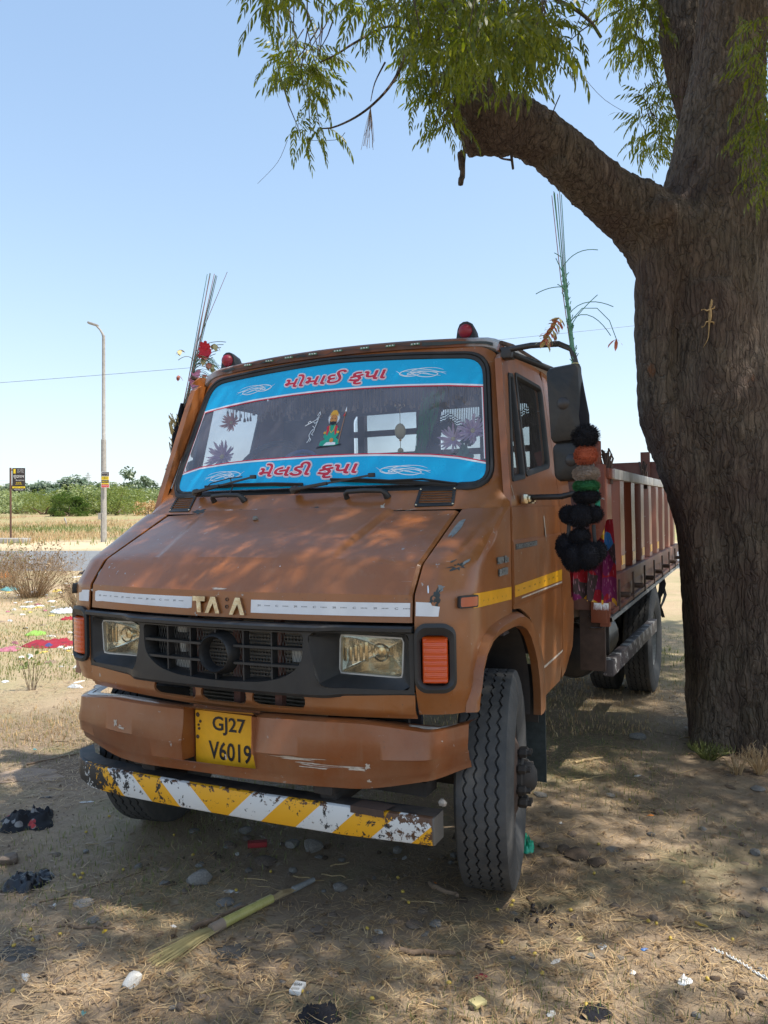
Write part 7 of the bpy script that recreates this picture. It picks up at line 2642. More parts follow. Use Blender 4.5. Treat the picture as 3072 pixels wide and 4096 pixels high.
for i in range(56):
    u = -200+i*21+rnd.uniform(-16, 16); b = rnd.uniform(180, 240)
    veg('far', px_a(u, b), b, rnd.uniform(.8, 1.15), 'dark green tree on the far skyline behind the pale scrub', 'dark trees on the skyline', 'distant_tree', i=i, zs=rnd.uniform(.75, 1.05))
veg('far', px_a(540, 185), 185, 1.15, 'taller tree with a small knob on its crown right of the light pole', None, 'distant_tree', i=1, zs=1.15)
for u, b in ((-40, 92), (585, 90), (640, 95), (470, 93)):
    veg('dry' if u > 500 else 'pale', px_a(u, b), b, 1.0, 'low yellowish dry bush at the edge of the scrub belt' if u > 500 else 'pale green thorny scrub tree in the belt behind the field', 'dry bushes at the scrub edge' if u > 500 else 'thorny scrub trees beyond the field', i=int(b), name='dry_bush' if u > 500 else 'scrub_tree', cat='bush' if u > 500 else 'tree')
# more of the same belt seen under and beyond the truck and past the tree
for i in range(26):
    u = 1050+i*110; b = rnd.uniform(110, 150)
    veg('pale', px_a(u, b), b, 1.0, 'pale green thorny scrub tree in the belt behind the field', 'thorny scrub trees beyond the field', i=i)

# ---- light pole, sign board, wires, far pylon
def up_px(u, v0, v1, b):
    return (v0-v1)/FPX*b
bp = 35.2
x, y = AB(px_a(415, bp), bp)
pz = terrain(x, y)
pole = empty('street_light', (x, y, pz-.1), 'tall grey street light pole with one curved lamp arm and small posters', 'street light')
mb = MB(); mb.lathe([(0, .135), (6.6/1.4, .115), (4.75, .115), (4.80, .085), (9.5, .070), (9.52, 0)], 14, axis='Z'); mb.build('pole', MAT['pole_concrete'], pole, 40)
def rel_p(u, v, d=None):
    q = P(u, v, d or bp); return q-Vector((x, y, pz-.1))
mb = MB(); mb.tube([rel_p(413, 1345), rel_p(410, 1335), rel_p(400, 1318), rel_p(388, 1306)], [.06, .05, .045, .04], 8); mb.build('lamp_arm', MAT['pole_concrete'], pole, 60)
mb = MB()
a_, b_ = rel_p(352, 1290), rel_p(392, 1303)
mb.bar(a_, b_, .22, .10, bev=.03); mb.build('lamp_head', MAT['pole_concrete'], pole, 40)
bx, by = AB(px_a(419, bp-.2), bp-.2)
mb = MB()
hx, hy = RGT.x, RGT.y
def board(mb, u0, v0, u1, v1, d, mi, th=.02):
    p = [P(u0, v0, d), P(u1, v0, d), P(u1, v1, d), P(u0, v1, d)]
    q = [k+FWD*th for k in p]
    mb.add(p+q, [(3, 2, 1, 0), (4, 5, 6, 7), (0, 1, 5, 4), (1, 2, 6, 5), (2, 3, 7, 6), (3, 0, 4, 7)], mi)
def on_board(d): return lambda u, v: P(u, v, d)
def line_text(mb, s, u, v, w, h, d, mi):
    lay_text(mb, s, lambda a, b: P(u+a, v-b, d), 0, 0, w, h, mi=mi)
SM = [MAT['sign_dark'], MAT['sign_white'], MAT['sign_yellow'], MAT['sign_red'], MAT['letter_black']]
mb = MB()
D = bp-.22
board(mb, 404, 1887, 437, 1951, D, 1)
for v0, v1, mi in ((1889, 1904, 0), (1906, 1919, 2), (1921, 1931, 0), (1932, 1937, 2), (1938, 1949, 3)):
    board(mb, 406, v0, 435, v1, D-.012, mi, .008)
line_text(mb, 'વેચવાનું', 420, 1894, 24, 6, D-.03, 1); line_text(mb, 'પ્લોટ માટે', 420, 1901, 24, 4, D-.03, 1)
line_text(mb, 'મકાન', 420, 1912, 22, 7, D-.03, 4); line_text(mb, '98250', 420, 1926, 24, 6, D-.03, 2); line_text(mb, 'સંપર્ક', 420, 1943, 22, 7, D-.03, 1)
mb.v = [(p[0]-x, p[1]-y, p[2]-pz+.1) for p in mb.v]
mb.build('poster', SM, pole, 0)
mb = MB(); p_ = rel_p(401, 2065, bp-.1); mb.box(p_, (.16, .12, .30), YAW); q_ = rel_p(411, 2150, bp-.15); mb.tube([rel_p(410, 2050, bp-.15), q_, rel_p(410, 2175, bp-.15)], .03, 6)
mb.build('fuse_box', MAT['pole_concrete'], pole, 30)
# sign board
bs = 35.5
x2, y2 = AB(px_a(43, bs), bs); z2 = terrain(x2, y2)
sg = empty('sign_board', (x2, y2, z2-.1), 'dark hoarding on a rusty post at the left edge advertising bungalows in Hindi', 'sign')
o2 = Vector((x2, y2, z2-.1))
mb = MB(); mb.tube([Vector((0, 0, 0)), P(42, 1871, bs)-o2], .045, 8); mb.build('post', MAT['rust_post'], sg, 40)
mb = MB()
board(mb, 49, 1872, 100, 1963, bs, 0)
board(mb, 50, 1873, 99, 1964-17, bs-.012, 0, .008)
board(mb, 49, 1946, 100, 1953, bs-.024, 2, .01)
board(mb, 54, 1876, 62, 1894, bs-.02, 2, .01)
line_text(mb, 'રેડી પઝેશન', 82, 1879, 26, 6, bs-.04, 1); line_text(mb, 'यूनिट चालू', 82, 1888, 26, 6, bs-.04, 1)
line_text(mb, 'वृंदावन', 75, 1907, 44, 17, bs-.04, 1); line_text(mb, 'Bunglows', 80, 1921, 32, 6, bs-.04, 1)
line_text(mb, '4 BHK', 75, 1931, 22, 6, bs-.04, 2); line_text(mb, '9825000', 75, 1937, 26, 3, bs-.04, 2)
line_text(mb, 'www', 75, 1957, 40, 3, bs-.04, 1); line_text(mb, 'વૃંદાવન', 75, 1961, 30, 3, bs-.04, 1); line_text(mb, 'કોલ કરો', 75, 1950, 40, 4, bs-.04, 4)
mb.v = [(p[0]-o2.x, p[1]-o2.y, p[2]-o2.z) for p in mb.v]
mb.build('board', SM, sg, 0)
mb = MB()
for v in (1880, 1945): mb.tube([P(43, v, bs)-o2, P(50, v, bs)-o2], .03, 5)
mb.build('bracket', MAT['rust_post'], sg, 0)
# concrete slab by the sign post
xs_, ys_ = AB(px_a(45, 35), 35)
mb = MB(); mb.box((0, 0, .08), (1.5, .8, .28), YAW, bev=.03)
mb.build('concrete_slab', MAT['pole_concrete'], None, 30, 'low pale concrete slab beside the rusty sign post', 'slab').location = (xs_, ys_, terrain(xs_, ys_))
# overhead wire
mb = MB()
pts = []
for i in range(61):
    t_ = i/60
    u = -400+t_*4200
    pl, pr = P(-400, 1560, 30), P(3800, 1150, 42)
    q = pl.lerp(pr, t_); q.z -= 3.2*(1-(2*t_-1)**2)*.12
    pts.append(q)
mb.tube(pts, .008, 5, caps=False)
mb.build('overhead_wire', MAT['cable'], None, 60, 'thin overhead wire crossing the sky behind the cab roof', 'wire')
for k, (v0, v1) in enumerate(((1917, 1922), (1932, 1930))):
    mb = MB()
    pl, pr = P(-300, v0-12, 300), P(900, v1+6, 300)
    mb.tube([pl.lerp(pr, i/20)-Vector((0, 0, 1.5*(1-(i/10-1)**2))) for i in range(21)], .035, 4, caps=False)
    mb.build('transmission_wire', MAT['pole_concrete'], None, 60, 'faint transmission wire low over the skyline', 'wire', 'transmission wires over the skyline')
pc = P(352, 1940, 420)
pyl = empty('pylon', (pc.x, pc.y, pc.z-6), 'faint lattice pylon on the skyline left of the light pole', 'pylon')
mb = MB()
H = P(352, 1890, 420).z-pc.z+6
for s1_ in (-1, 1):
    for s2_ in (-1, 1):
        mb.tube([(s1_*1.8, s2_*1.8, 0), (s1_*.6, s2_*.6, H*.7), (s1_*.25, s2_*.25, H)], .09, 4)
for k in range(9):
    z = H*k/9; z3 = H*(k+1)/9; w0 = 1.8-1.5*k/9; w1 = 1.8-1.5*(k+1)/9
    for s2_ in (-1, 1):
        mb.tube([(-w0, s2_*w0, z), (w1, s2_*w1, z3)], .05, 3); mb.tube([(w0, s2_*w0, z), (-w1, s2_*w1, z3)], .05, 3)
for z in (H*.78, H*.88): mb.tube([(-2.4, 0, z), (2.4, 0, z)], .10, 4)
mb.build('lattice', MAT['pole_concrete'], pyl, 0)
# ================================================================ THINGS LYING ON THE GROUND
DS_ = 3072/1659     # my notes of positions are on a 1659 px wide print of the photograph
def gp(x, y): return ground_pt(x*DS_, y*DS_)
def drop(o, p, rz=0.0, dz=0.0):
    o.location = (p.x, p.y, p.z+dz); o.rotation_euler = (0, 0, rz); return o
def px2m(px, p): return px*DS_/FPX*(p-CAM).dot(FWD)
def rock_mesh(seed, flat=.6):
    r = random.Random(seed)
    bm = bmesh.new()
    bmesh.ops.create_icosphere(bm, subdivisions=2, radius=.5)
    pl = [(Vector((r.gauss(0, 1), r.gauss(0, 1), r.gauss(0, 1))).normalized(), r.uniform(.30, .42)) for _ in range(9)]
    for v in bm.verts:
        for n_, d in pl:
            k = v.co.dot(n_)
            if k > d: v.co -= n_*(k-d)*.92
        v.co += v.normal*.04*noise.noise(v.co*5+Vector((seed, 0, 0)))
        v.co.z *= flat
    mb = MB(); mb.bm(bm); bm.free()
    return mb
ROCKS = {}
def rock(x, y, w, label, mat='stone_grey', flat=.6, name='stone', cat='stone', asp=1.0, rz=None, seed=None, group=None):
    p = gp(x, y); s = px2m(w, p)
    key = (seed, round(flat, 1), mat)
    if group and key in ROCKS:
        o = bpy.data.objects.new(name, ROCKS[key]); COL.objects.link(o); tag(o, label, cat, group)
    else:
        o = rock_mesh(seed or int(x*7+y), round(flat, 1) if group else flat).build(name, MAT[mat], None, 30, label, cat, group)
        ROCKS[key] = o.data
    drop(o, p, rz if rz is not None else rnd.random()*3, s*flat*.22)
    o.scale = (s, s*asp, s)
    return o
rock(430, 1908, 58, 'large angular grey stone near the broom, tallest stone in the foreground', 'stone_grey', .75, asp=.8, rz=.5, seed=4)
rock(285, 2125, 46, 'chalky white stone at the bottom left', 'stone_white', .75, seed=9)
rock(735, 1922, 40, 'greenish grey stone right of the broom tip', 'stone_grey', .6, seed=12)
rock(676, 1834, 50, 'pale grey rubble lump in the shade under the hazard bar', 'stone_grey', .6, seed=15)
rock(632, 1827, 34, 'smaller grey rubble piece left of the lump under the hazard bar', 'stone_grey', .6, seed=16)
rock(530, 1797, 30, 'grey stone beneath the middle of the hazard bar', 'stone_grey', .6, seed=17)
rock(20, 1863, 48, 'brownish stone at the left edge between cloth and black bag', 'stone_brown', .6, seed=18)
rock(1376, 1595, 40, 'flat grey stone in the shade left of the tree foot', 'stone_grey', .45, seed=19)
rock(183, 1950, 50, 'flat grey stone flake left of the broom', 'stone_grey', .18, seed=20)
rock(200, 1988, 34, 'small flat slate piece below the stone flake', 'stone_grey', .2, seed=21)
rock(486, 1951, 44, 'flat broken slate beside the broom handle', 'stone_grey', .3, seed=22)
rock(575, 1862, 60, 'flat pale rubble flake under the hazard bar shadow', 'stone_brown', .2, seed=23)
rock(500, 1830, 26, 'dark pebble under the left of the hazard bar', 'stone_brown', .5, seed=24)
rock(1245, 1850, 60, 'dark earth clod right of the front wheel', 'clod', .4, name='earth_clod', cat='clod', seed=25)
rock(1290, 1867, 46, 'second dark earth clod right of the front wheel, nearer the tree', 'clod', .4, name='earth_clod', cat='clod', seed=26)
rock(1218, 1838, 40, 'dark earth clod closest to the front wheel', 'clod', .4, name='earth_clod', cat='clod', seed=27)
rock(830, 2036, 62, 'flat brown bark chunk right of the broom', 'stone_brown', .25, name='bark_chunk', cat='bark', seed=28)
rock(895, 1998, 44, 'flat grey brown clod above the bark chunk', 'stone_brown', .25, seed=29)
rock(940, 1998, 30, 'small pale stone behind the bark chunk', 'stone_grey', .5, seed=30)
rock(685, 2010, 34, 'small pinkish stone right of the broom bristles', 'stone_brown', .4, seed=31)
rock(785, 1910, 30, 'small tan stone below the hazard bar right end', 'stone_brown', .4, seed=32)
for i in range(110):
    x, y = rnd.uniform(0, 1659), 1700+500*rnd.random()**.8
    if 150 < x < 1150 and y < 1800: continue
    rock(x, y, rnd.uniform(8, 26), 'small stone or clod strewn on the bare earth', rnd.choice(['stone_grey', 'stone_brown', 'clod', 'stone_brown']), rnd.uniform(.35, .7), 'small_stone', 'stone', seed=100+i % 12, group='small stones strewn on the earth')
for i in range(44):
    x, y = rnd.uniform(0, 1659), rnd.uniform(1640, 2200)
    if 1150 > x > 170 and y < 1790: continue
    rock(x, y, rnd.uniform(20, 46), 'flat broken flake of stone or bark half sunk in the earth', rnd.choice(['stone_grey', 'stone_brown', 'clod', 'dry_wood']), rnd.uniform(.12, .25), 'flake', 'flake', asp=rnd.uniform(.4, .8), seed=100+i % 9, group='flat flakes on the earth')
for i in range(30):
    x, y = rnd.uniform(380, 1000), rnd.uniform(1790, 1900)
    rock(x, y, rnd.uniform(8, 30), 'rubble bit in the dark shade under the hazard bar', rnd.choice(['stone_grey', 'stone_brown', 'clod']), rnd.uniform(.3, .6), 'rubble_bit', 'rubble', asp=rnd.uniform(.6, 1), seed=100+i % 9, group='rubble under the hazard bar')
def crumple(mb, w, d, h, seed, nx=22, ny=16, fold=5.0):
    """crumpled sheet: irregular outline, folds, edges on the ground"""
    r = random.Random(seed)
    o = r.random()*50
    rows_ = []
    for j in range(ny+1):
        row = []
        for i in range(nx+1):
            u, v = i/nx*2-1, j/ny*2-1
            rr = max(abs(u), abs(v))
            k = .78+.32*noise.noise((math.atan2(v, u)*1.1+o, rr, o))
            ux = u*math.sqrt(1-v*v/2.2)*k; vy = v*math.sqrt(1-u*u/2.2)*k
            n1 = noise.noise((ux*fold+o, vy*fold, 0)); n2 = abs(noise.noise((ux*fold*1.3, vy*fold*.9+o, 3)))
            z = h*.5*max(0, (1-rr**3))*(.40+1.0*n2+.45*n1)+.002
            row.append((ux*w/2+.03*w*n1, vy*d/2+.04*d*n2, z))
        rows_.append(row)
    mb.grid(rows_)
    return mb
def cloth(x, y, w, dep, h, label, mat, name, cat, seed, rz=0.0, fold=5.0, group=None):
    p = gp(x, y); ww = px2m(w, p)
    mb = MB(); crumple(mb, ww, dep, h, seed, fold=fold)
    o = mb.build(name, MAT[mat], None, 70, label, cat, group)
    drop(o, p, YAW+rz)
    return o
cloth(64, 1778, 140, .30, .15, 'black cloth with white flower print crumpled at the left edge', 'black_print_cloth', 'cloth', 'cloth', 1, .3, 4)
cloth(58, 1908, 128, .22, .11, 'shiny black plastic bag lying at the left edge', 'plastic_black', 'plastic_bag', 'bag', 2, .1, 4)
cloth(690, 2196, 118, .14, .05, 'sooty black cloth clump at the bottom beside a small white packet', 'wool_black', 'cloth', 'cloth', 3, .2, 8)
cloth(1285, 2190, 90, .10, .03, 'black ash clump at the bottom right of the packet', 'wool_black', 'ash_clump', 'ash', 4, .2, 9)
cloth(500, 2058, 84, .13, .022, 'scuffed grey rubber sole under the broom', 'rubber_sole', 'rubber_piece', 'rubber', 5, .4, 6)
cloth(35, 2062, 92, .12, .010, 'flat grey slipper sole at the left edge', 'rubber_sole', 'slipper', 'slipper', 6, 0, 2)
cloth(60, 1675, 190, .30, .015, 'flat brown cardboard sheet at the left edge', 'cardboard', 'cardboard', 'cardboard', 7, .1, 1.5)
cloth(110, 1394, 140, .55, .14, 'crumpled red sari cloth on the sunlit ground at left', 'red_print_cloth', 'cloth', 'cloth', 8, 0, 5)
cloth(20, 1404, 60, .35, .08, 'faded pink cloth beside the red sari at the left edge', 'plastic_pink', 'cloth', 'cloth', 9, 0, 5)
cloth(80, 1370, 52, .30, .10, 'lime green scrap behind the red sari cloth', 'lime_cloth', 'cloth', 'cloth', 10, 0, 4)
cloth(148, 1392, 34, .25, .06, 'teal tinsel scrap right of the red cloth', 'plastic_teal', 'scrap', 'litter', 11, 0, 8)
cloth(1138, 1832, 42, .16, .12, 'crumpled green plastic bag behind the front wheel', 'plastic_green', 'plastic_bag', 'bag', 12, 0, 4)
cloth(140, 1322, 74, .5, .12, 'white plastic sheet on the sunlit grass left of the bumper', 'plastic_white', 'plastic_sheet', 'litter', 13, 0, 6)
cloth(152, 1338, 44, .3, .10, 'dark red rag among the white scraps', 'red_cloth', 'cloth', 'cloth', 14, 0, 6)
cloth(238, 1310, 40, .4, .20, 'pale mint plastic bag left of the bumper lamp', 'plastic_white', 'plastic_bag', 'bag', 15, 0, 5)
cloth(190, 1240, 50, .5, .24, 'black plastic heap by the near road edge', 'plastic_black', 'plastic_bag', 'bag', 16, 0, 6)
cloth(226, 1240, 40, .4, .20, 'white bag at the near road edge beside the black heap', 'plastic_white', 'plastic_bag', 'bag', 17, 0, 5)
cloth(322, 1243, 34, .4, .18, 'bright green bag at the road edge left of the hood corner', 'plastic_green', 'plastic_bag', 'bag', 18, 0, 5)
cloth(197, 1385, 44, .25, .07, 'dark charred rag on the sunlit grass', 'wool_black', 'cloth', 'cloth', 19, 0, 6)
cloth(240, 1384, 46, .25, .06, 'second dark rag, nearer the bumper', 'wool_black', 'cloth', 'cloth', 20, 0, 6)
cloth(75, 1285, 40, .4, .18, 'white bag under the dry twig bush', 'plastic_white', 'plastic_bag', 'bag', 21, 0, 5)
cloth(125, 1278, 26, .3, .12, 'yellow wrapper under the dry twig bush', 'plastic_yellow', 'wrapper', 'litter', 22, 0, 5)
cloth(192, 1276, 22, .3, .12, 'yellow wrapper right of the dry twig bush', 'plastic_yellow', 'wrapper', 'litter', 23, 0, 5)
cloth(10, 1248, 26, .4, .3, 'orange scrap at the left edge by the road', 'scrap_orange', 'wrapper', 'litter', 24, 0, 5)
cloth(20, 1275, 44, .4, .15, 'greenish white sack at the left edge', 'plastic_teal', 'plastic_bag', 'bag', 25, 0, 5)
cloth(350, 1175, 60, .8, .35, 'orange brown rubble heap at the far road edge near the pole', 'cardboard', 'rubble_heap', 'rubble', 26, 0, 5)
cloth(288, 1178, 26, .5, .35, 'white bag on the far road edge', 'plastic_white', 'plastic_bag', 'bag', 27, 0, 5)
cloth(370, 1181, 26, .5, .3, 'black bag on the far road edge next to the pole foot', 'plastic_black', 'plastic_bag', 'bag', 28, 0, 5)
# trash strewn over the sunlit strip
for i in range(170):
    x, y = rnd.uniform(-10, 420), rnd.choice([rnd.uniform(1225, 1345), rnd.uniform(1260, 1420), rnd.uniform(1300, 1500)])
    if x > 190 and y > 1430: continue
    m = rnd.choice(['plastic_white']*5+['paper']*4+['cardboard']*2+['plastic_teal', 'plastic_yellow', 'plastic_pink', 'wool_black'])
    cn = {'plastic_white': 'white', 'paper': 'white', 'cardboard': 'brown', 'plastic_teal': 'teal', 'plastic_yellow': 'yellow', 'plastic_pink': 'pink', 'wool_black': 'black'}[m]
    cloth(x, y, rnd.uniform(6, 20), rnd.uniform(.06, .2), rnd.uniform(.02, .07), 'small %s scrap of litter on the sunlit grass between truck and road' % cn, m, 'litter_scrap', 'litter', 200+i % 17, rnd.random()*3, 5, 'small %s scraps on the sunlit grass' % cn)
# scraps in the shade near the camera
def scrap(x, y, w, d_, label, mat, name='paper_scrap', cat='litter', group=None, seed=1, h=.008):
    return cloth(x, y, w, d_, h, label, mat, name, cat, seed, rnd.random()*3, 3, group)
scrap(500, 1927, 42, .03, 'torn white paper strip right of the large angular stone', 'paper', seed=31)
scrap(375, 2002, 18, .02, 'small white paper scrap below the large angular stone', 'paper', seed=32)
scrap(1040, 2110, 30, .04, 'small crimson scrap at the bottom centre', 'seat_red', seed=33)
scrap(1030, 2170, 30, .035, 'small cream matchbox flap at the bottom centre', 'petal_cream', 'matchbox', seed=34)
scrap(1392, 2052, 22, .02, 'blue and orange sweet wrapper right of centre', 'blue_plastic', 'wrapper', seed=35)
scrap(1300, 2045, 32, .03, 'clear crumpled plastic scrap left of the sweet wrapper', 'plastic_white', seed=36)
scrap(180, 2190, 26, .02, 'turquoise wrapper at the bottom left', 'plastic_teal', 'wrapper', seed=37)
scrap(75, 1620, 14, .02, 'bright blue bottle cap on the earth at left', 'plastic_teal', 'bottle_cap', seed=38, h=.02)
scrap(1405, 1762, 20, .02, 'orange and white wrapper on the shaded grass', 'scrap_orange', 'wrapper', seed=39)
scrap(1478, 2122, 44, .05, 'crumpled foil scrap at the bottom right', 'plastic_white', 'foil', seed=40, h=.03)
scrap(55, 2112, 40, .03, 'broken white plaster pieces at the bottom left', 'stone_white', 'plaster_piece', 'plaster', seed=41, h=.02)
scrap(1515, 1998, 38, .025, 'bright yellow leaf at the right', 'leaf_yellow', 'leaf', 'leaf', seed=42)
scrap(1255, 2028, 30, .025, 'pale yellow leaf right of the dark berries', 'petal_cream', 'leaf', 'leaf', seed=43)
scrap(225, 2013, 22, .02, 'curled orange leaf in the foreground left of the broom', 'leaf_yellow', 'leaf', 'leaf', seed=44)
scrap(100, 1723, 36, .03, 'crushed dark blue scrap under the left end of the bar', 'plastic_black', seed=45)
scrap(188, 1733, 40, .03, 'white paper scrap under the far end of the hazard bar', 'paper', seed=46)
scrap(465, 1975, 20, .02, 'dull grey flake by the broom stick', 'stone_grey', seed=47)
scrap(1190, 2160, 36, .04, 'faded grey leaf at the bottom centre', 'dead_leaf', 'leaf', 'leaf', seed=48)
for i in range(95):
    x, y = rnd.uniform(0, 1650), rnd.uniform(1640, 2205)
    if 170 < x < 1150 and y < 1800: continue
    scrap(x, y, rnd.uniform(12, 42), rnd.uniform(.014, .045), 'curled dead leaf or paper flake lying on the shaded earth', rnd.choice(['dead_leaf', 'dead_leaf', 'cardboard', 'paper', 'stone_brown', 'dead_leaf']), 'leaf', 'leaf', 'dead leaves and flakes on the shaded earth', seed=50+i % 13)
# pink box under the bar and the white packet with lettering
def small_box(x, y, s, rz, label, mats, name, cat, text=None):
    p = gp(x, y)
    mb = MB(); mb.box((0, 0, s[2]/2+.004), s, bev=.002)
    if text:
        lay_text(mb, text, lambda u, v: Vector((u, v, s[2]+.0055)), 0, .006, s[0]*.7, s[1]*.25, mi=1)
        lay_text(mb, '|||||||', lambda u, v: Vector((u, v, s[2]+.0055)), 0, -.016, s[0]*.6, s[1]*.22, mi=1)
    o = mb.build(name, mats, None, 30, label, cat)
    drop(o, p, rz); return o
small_box(643, 2142, (.036, .052, .014), YAW-.3, 'small white cigarette packet printed IGAR at the bottom centre', [MAT['paper'], MAT['letter_black']], 'cigarette_packet', 'packet', 'IGAR')
small_box(556, 1830, (.085, .035, .022), YAW+.15, 'faded reddish brick fragment in the shade under the bar', [MAT['wool_red']], 'brick_piece', 'brick')
small_box(1032, 2172, (.045, .035, .012), YAW+.6, 'tiny cream matchbox standing at the bottom centre', [MAT['petal_cream']], 'matchbox', 'matchbox')
# yellow neem fruits
me_f = None
for i in range(42):
    if i < 20: x, y = ((160, 1893), (178, 1890), (174, 1900), (66, 2012), (130, 2022), (236, 1766), (268, 1760), (376, 1807), (417, 1850), (510, 1927), (793, 2010), (1233, 1970), (1448, 2031), (1155, 2065), (970, 2128), (1105, 1960), (1418, 1999), (1108, 1950), (870, 1930), (860, 1900))[i]
    else: x, y = rnd.uniform(20, 1640), rnd.uniform(1700, 2190)
    p = gp(x, y)
    if me_f is None:
        mb = MB(); mb.sphere((0, 0, 0), .0062, 10, sc=(1.35, 1, 1)); o = mb.build('neem_fruit', MAT['fruit_yellow'], None, 60); me_f = o.data
    else:
        o = bpy.data.objects.new('neem_fruit', me_f); COL.objects.link(o)
    tag(o, 'small round yellow neem fruit fallen on the earth', 'fruit', 'fallen yellow neem fruits')
    drop(o, p, rnd.random()*3, .008)
me_b = None
for i in range(20):
    x, y = 1150+rnd.gauss(0, 26), 1985+rnd.gauss(0, 16)
    if i > 15: x, y = rnd.uniform(1180, 1230), rnd.uniform(1960, 2010)
    p = gp(x, y)
    if me_b is None:
        mb = MB(); mb.sphere((0, 0, 0), .008, 8, sc=(1.2, 1, .9), jitter=.2); o = mb.build('goat_dropping', MAT['fruit_dark'], None, 60); me_b = o.data
    else:
        o = bpy.data.objects.new('goat_dropping', me_b); COL.objects.link(o)
    tag(o, 'tiny black dropping in the cluster right of centre', 'dropping', 'cluster of black droppings')
    drop(o, p, rnd.random()*3, .006)
p = gp(938, 1918); mb = MB(); mb.sphere((0, 0, 0), .013, 10, jitter=.1); drop(mb.build('red_fruit', MAT['scrap_orange'], None, 60, 'small orange red fruit below the front tyre', 'fruit'), p, 0, .010)
# sticks
def stick(x0, y0, x1, y1, r, label, mat='dry_wood', name='stick', cat='stick', group=None, wob=.01, n=8):
    a, b = gp(x0, y0), gp(x1, y1)
    pts = []
    L = (b-a).length
    for i in range(n+1):
        t_ = i/n
        q = a.lerp(b, t_)
        q = q+Vector((rnd.uniform(-wob, wob), rnd.uniform(-wob, wob), 0))
        q.z = terrain(q.x, q.y)+r+.002
        pts.append(q-a)
    mb = MB(); mb.tube(pts, [r*(1-.4*i/n) for i in range(n+1)], 6)
    o = mb.build(name, MAT[mat], None, 60, label, cat, group); o.location = a
    return o
stick(418, 2012, 530, 1965, .011, 'short thick grey stick lying against the broom')
stick(130, 2003, 250, 2010, .005, 'thin purplish stick left of the broom')
stick(90, 1952, 320, 1880, .003, 'long thin twig in the left foreground')
stick(55, 1655, 175, 1630, .006, 'crooked twig left of the hazard bar')
stick(860, 2062, 980, 2068, .010, 'grey bark strip right of the bark chunk')
stick(930, 1918, 992, 1942, .012, 'flat pale wood sliver below the front tyre')
stick(1215, 1985, 1255, 2010, .003, 'straight straw below the dark droppings', 'straw')
stick(1340, 1972, 1400, 1985, .0035, 'bent twig on the right foreground')
stick(1480, 1960, 1497, 2008, .003, 'upright dry stalk at the right edge', 'straw')
stick(1455, 2000, 1555, 2017, .004, 'yellow straw stalk at the right edge', 'straw')
stick(1100, 1800, 1160, 1780, .004, 'thin pale twig by the green bag')
stick(1240, 1690, 1330, 1672, .004, 'pale twig on the shaded grass beyond the wheel', 'straw')
stick(1240, 1650, 1300, 1640, .008, 'dry leaf stalk on the shaded grass beyond the wheel', 'straw')
for i in range(90):
    x, y = rnd.uniform(0, 1640), rnd.uniform(1560, 2200)
    if 170 < x < 1150 and y < 1800: continue
    L = rnd.uniform(20, 80); an = rnd.uniform(-.5, .5)
    stick(x, y, x+L, y+L*an*.5, rnd.uniform(.0015, .0036), 'thin dry twig or stalk lying on the earth', rnd.choice(['straw', 'dry_wood', 'straw']), 'twig', 'twig', 'thin twigs on the earth', n=4)
# twisted white wire at the bottom right
mb = MB()
a = gp(1540, 2052); pr_ = [(1540, 2052), (1575, 2068), (1605, 2085), (1640, 2108), (1700, 2140)]
for s in (0, math.pi):
    pts = []
    for i in range(60):
        t_ = i/59*4; k = min(3, int(t_)); f_ = t_-k
        q = gp(pr_[k][0]+(pr_[k+1][0]-pr_[k][0])*f_, pr_[k][1]+(pr_[k+1][1]-pr_[k][1])*f_)
        q = q-a+Vector((.004*math.cos(i*.9+s), .004*math.sin(i*.9+s), .006+.002*math.sin(i*.9+s)))
        pts.append(q)
    mb.tube(pts, .0022, 4)
o = mb.build('twisted_wire', MAT['plastic_white'], None, 60, 'twisted pale wire lying at the lower right edge', 'wire'); o.location = a
# the broom: grass bristles, green wrapped sleeve, grey bound tip
A, B = gp(335, 2082), gp(690, 1903)
br = empty('broom', A, 'grass broom wrapped in shiny yellow green tape lying in the foreground', 'broom')
dirb = (B-A); Lb = dirb.length; dirb.normalize()
nb_ = Vector((0, 0, 1)); sb = dirb.cross(nb_)
def bp_(t_, h=.016): 
    q = A+dirb*Lb*t_; return Vector((q.x, q.y, terrain(q.x, q.y)+h))-A
mb = MB()
for i in range(230):
    w0 = rnd.gauss(0, .022); z0 = abs(rnd.gauss(0, .006))
    t0 = rnd.uniform(-.03, .12)
    w1 = w0*.35
    mb.tube([bp_(t0, .004+z0)+sb*w0, bp_(.2, .014+z0)+sb*w0*.6, bp_(.36, .018)+sb*w1*.8], [.0008, .0011, .0012], 3, caps=False)
mb.build('bristles', MAT['green_straw'], br, 0, kind='stuff')
mb = MB(); mb.tube([bp_(.30, .019), bp_(.37, .021)], [.020, .019], 14); mb.build('collar', MAT['petal_salmon'] if False else MAT['cardboard'], br, 50)
mb = MB()
pts, rad = [], []
for i in range(100):
    t_ = .37+.30*i/99
    pts.append(bp_(t_, .021)); rad.append(.0175-.002*(i/99)+.0014*(((i/99*24) % 1)))
mb.tube(pts, rad, 16)
gw = simple('wrap_tape', (.40, .36, .12), .30, var=.15)
mb.build('wrapped_sleeve', gw, br, 40)
mb = MB()
for i in range(60):
    w0 = rnd.gauss(0, .006)
    mb.tube([bp_(.66, .018)+sb*w0, bp_(.74, .022+rnd.uniform(-.005, .008))+sb*w0*1.5, bp_(.82, .018)+sb*w0], .0012, 3, caps=False)
mb.build('stalks', MAT['straw'], br, 0, kind='stuff')
mb = MB()
pts, rad = [], []
for i in range(60):
    t_ = .81+.15*i/59
    pts.append(bp_(t_, .017)); rad.append(.0115-.003*(i/59)+.0012*(((i/59*15) % 1)))
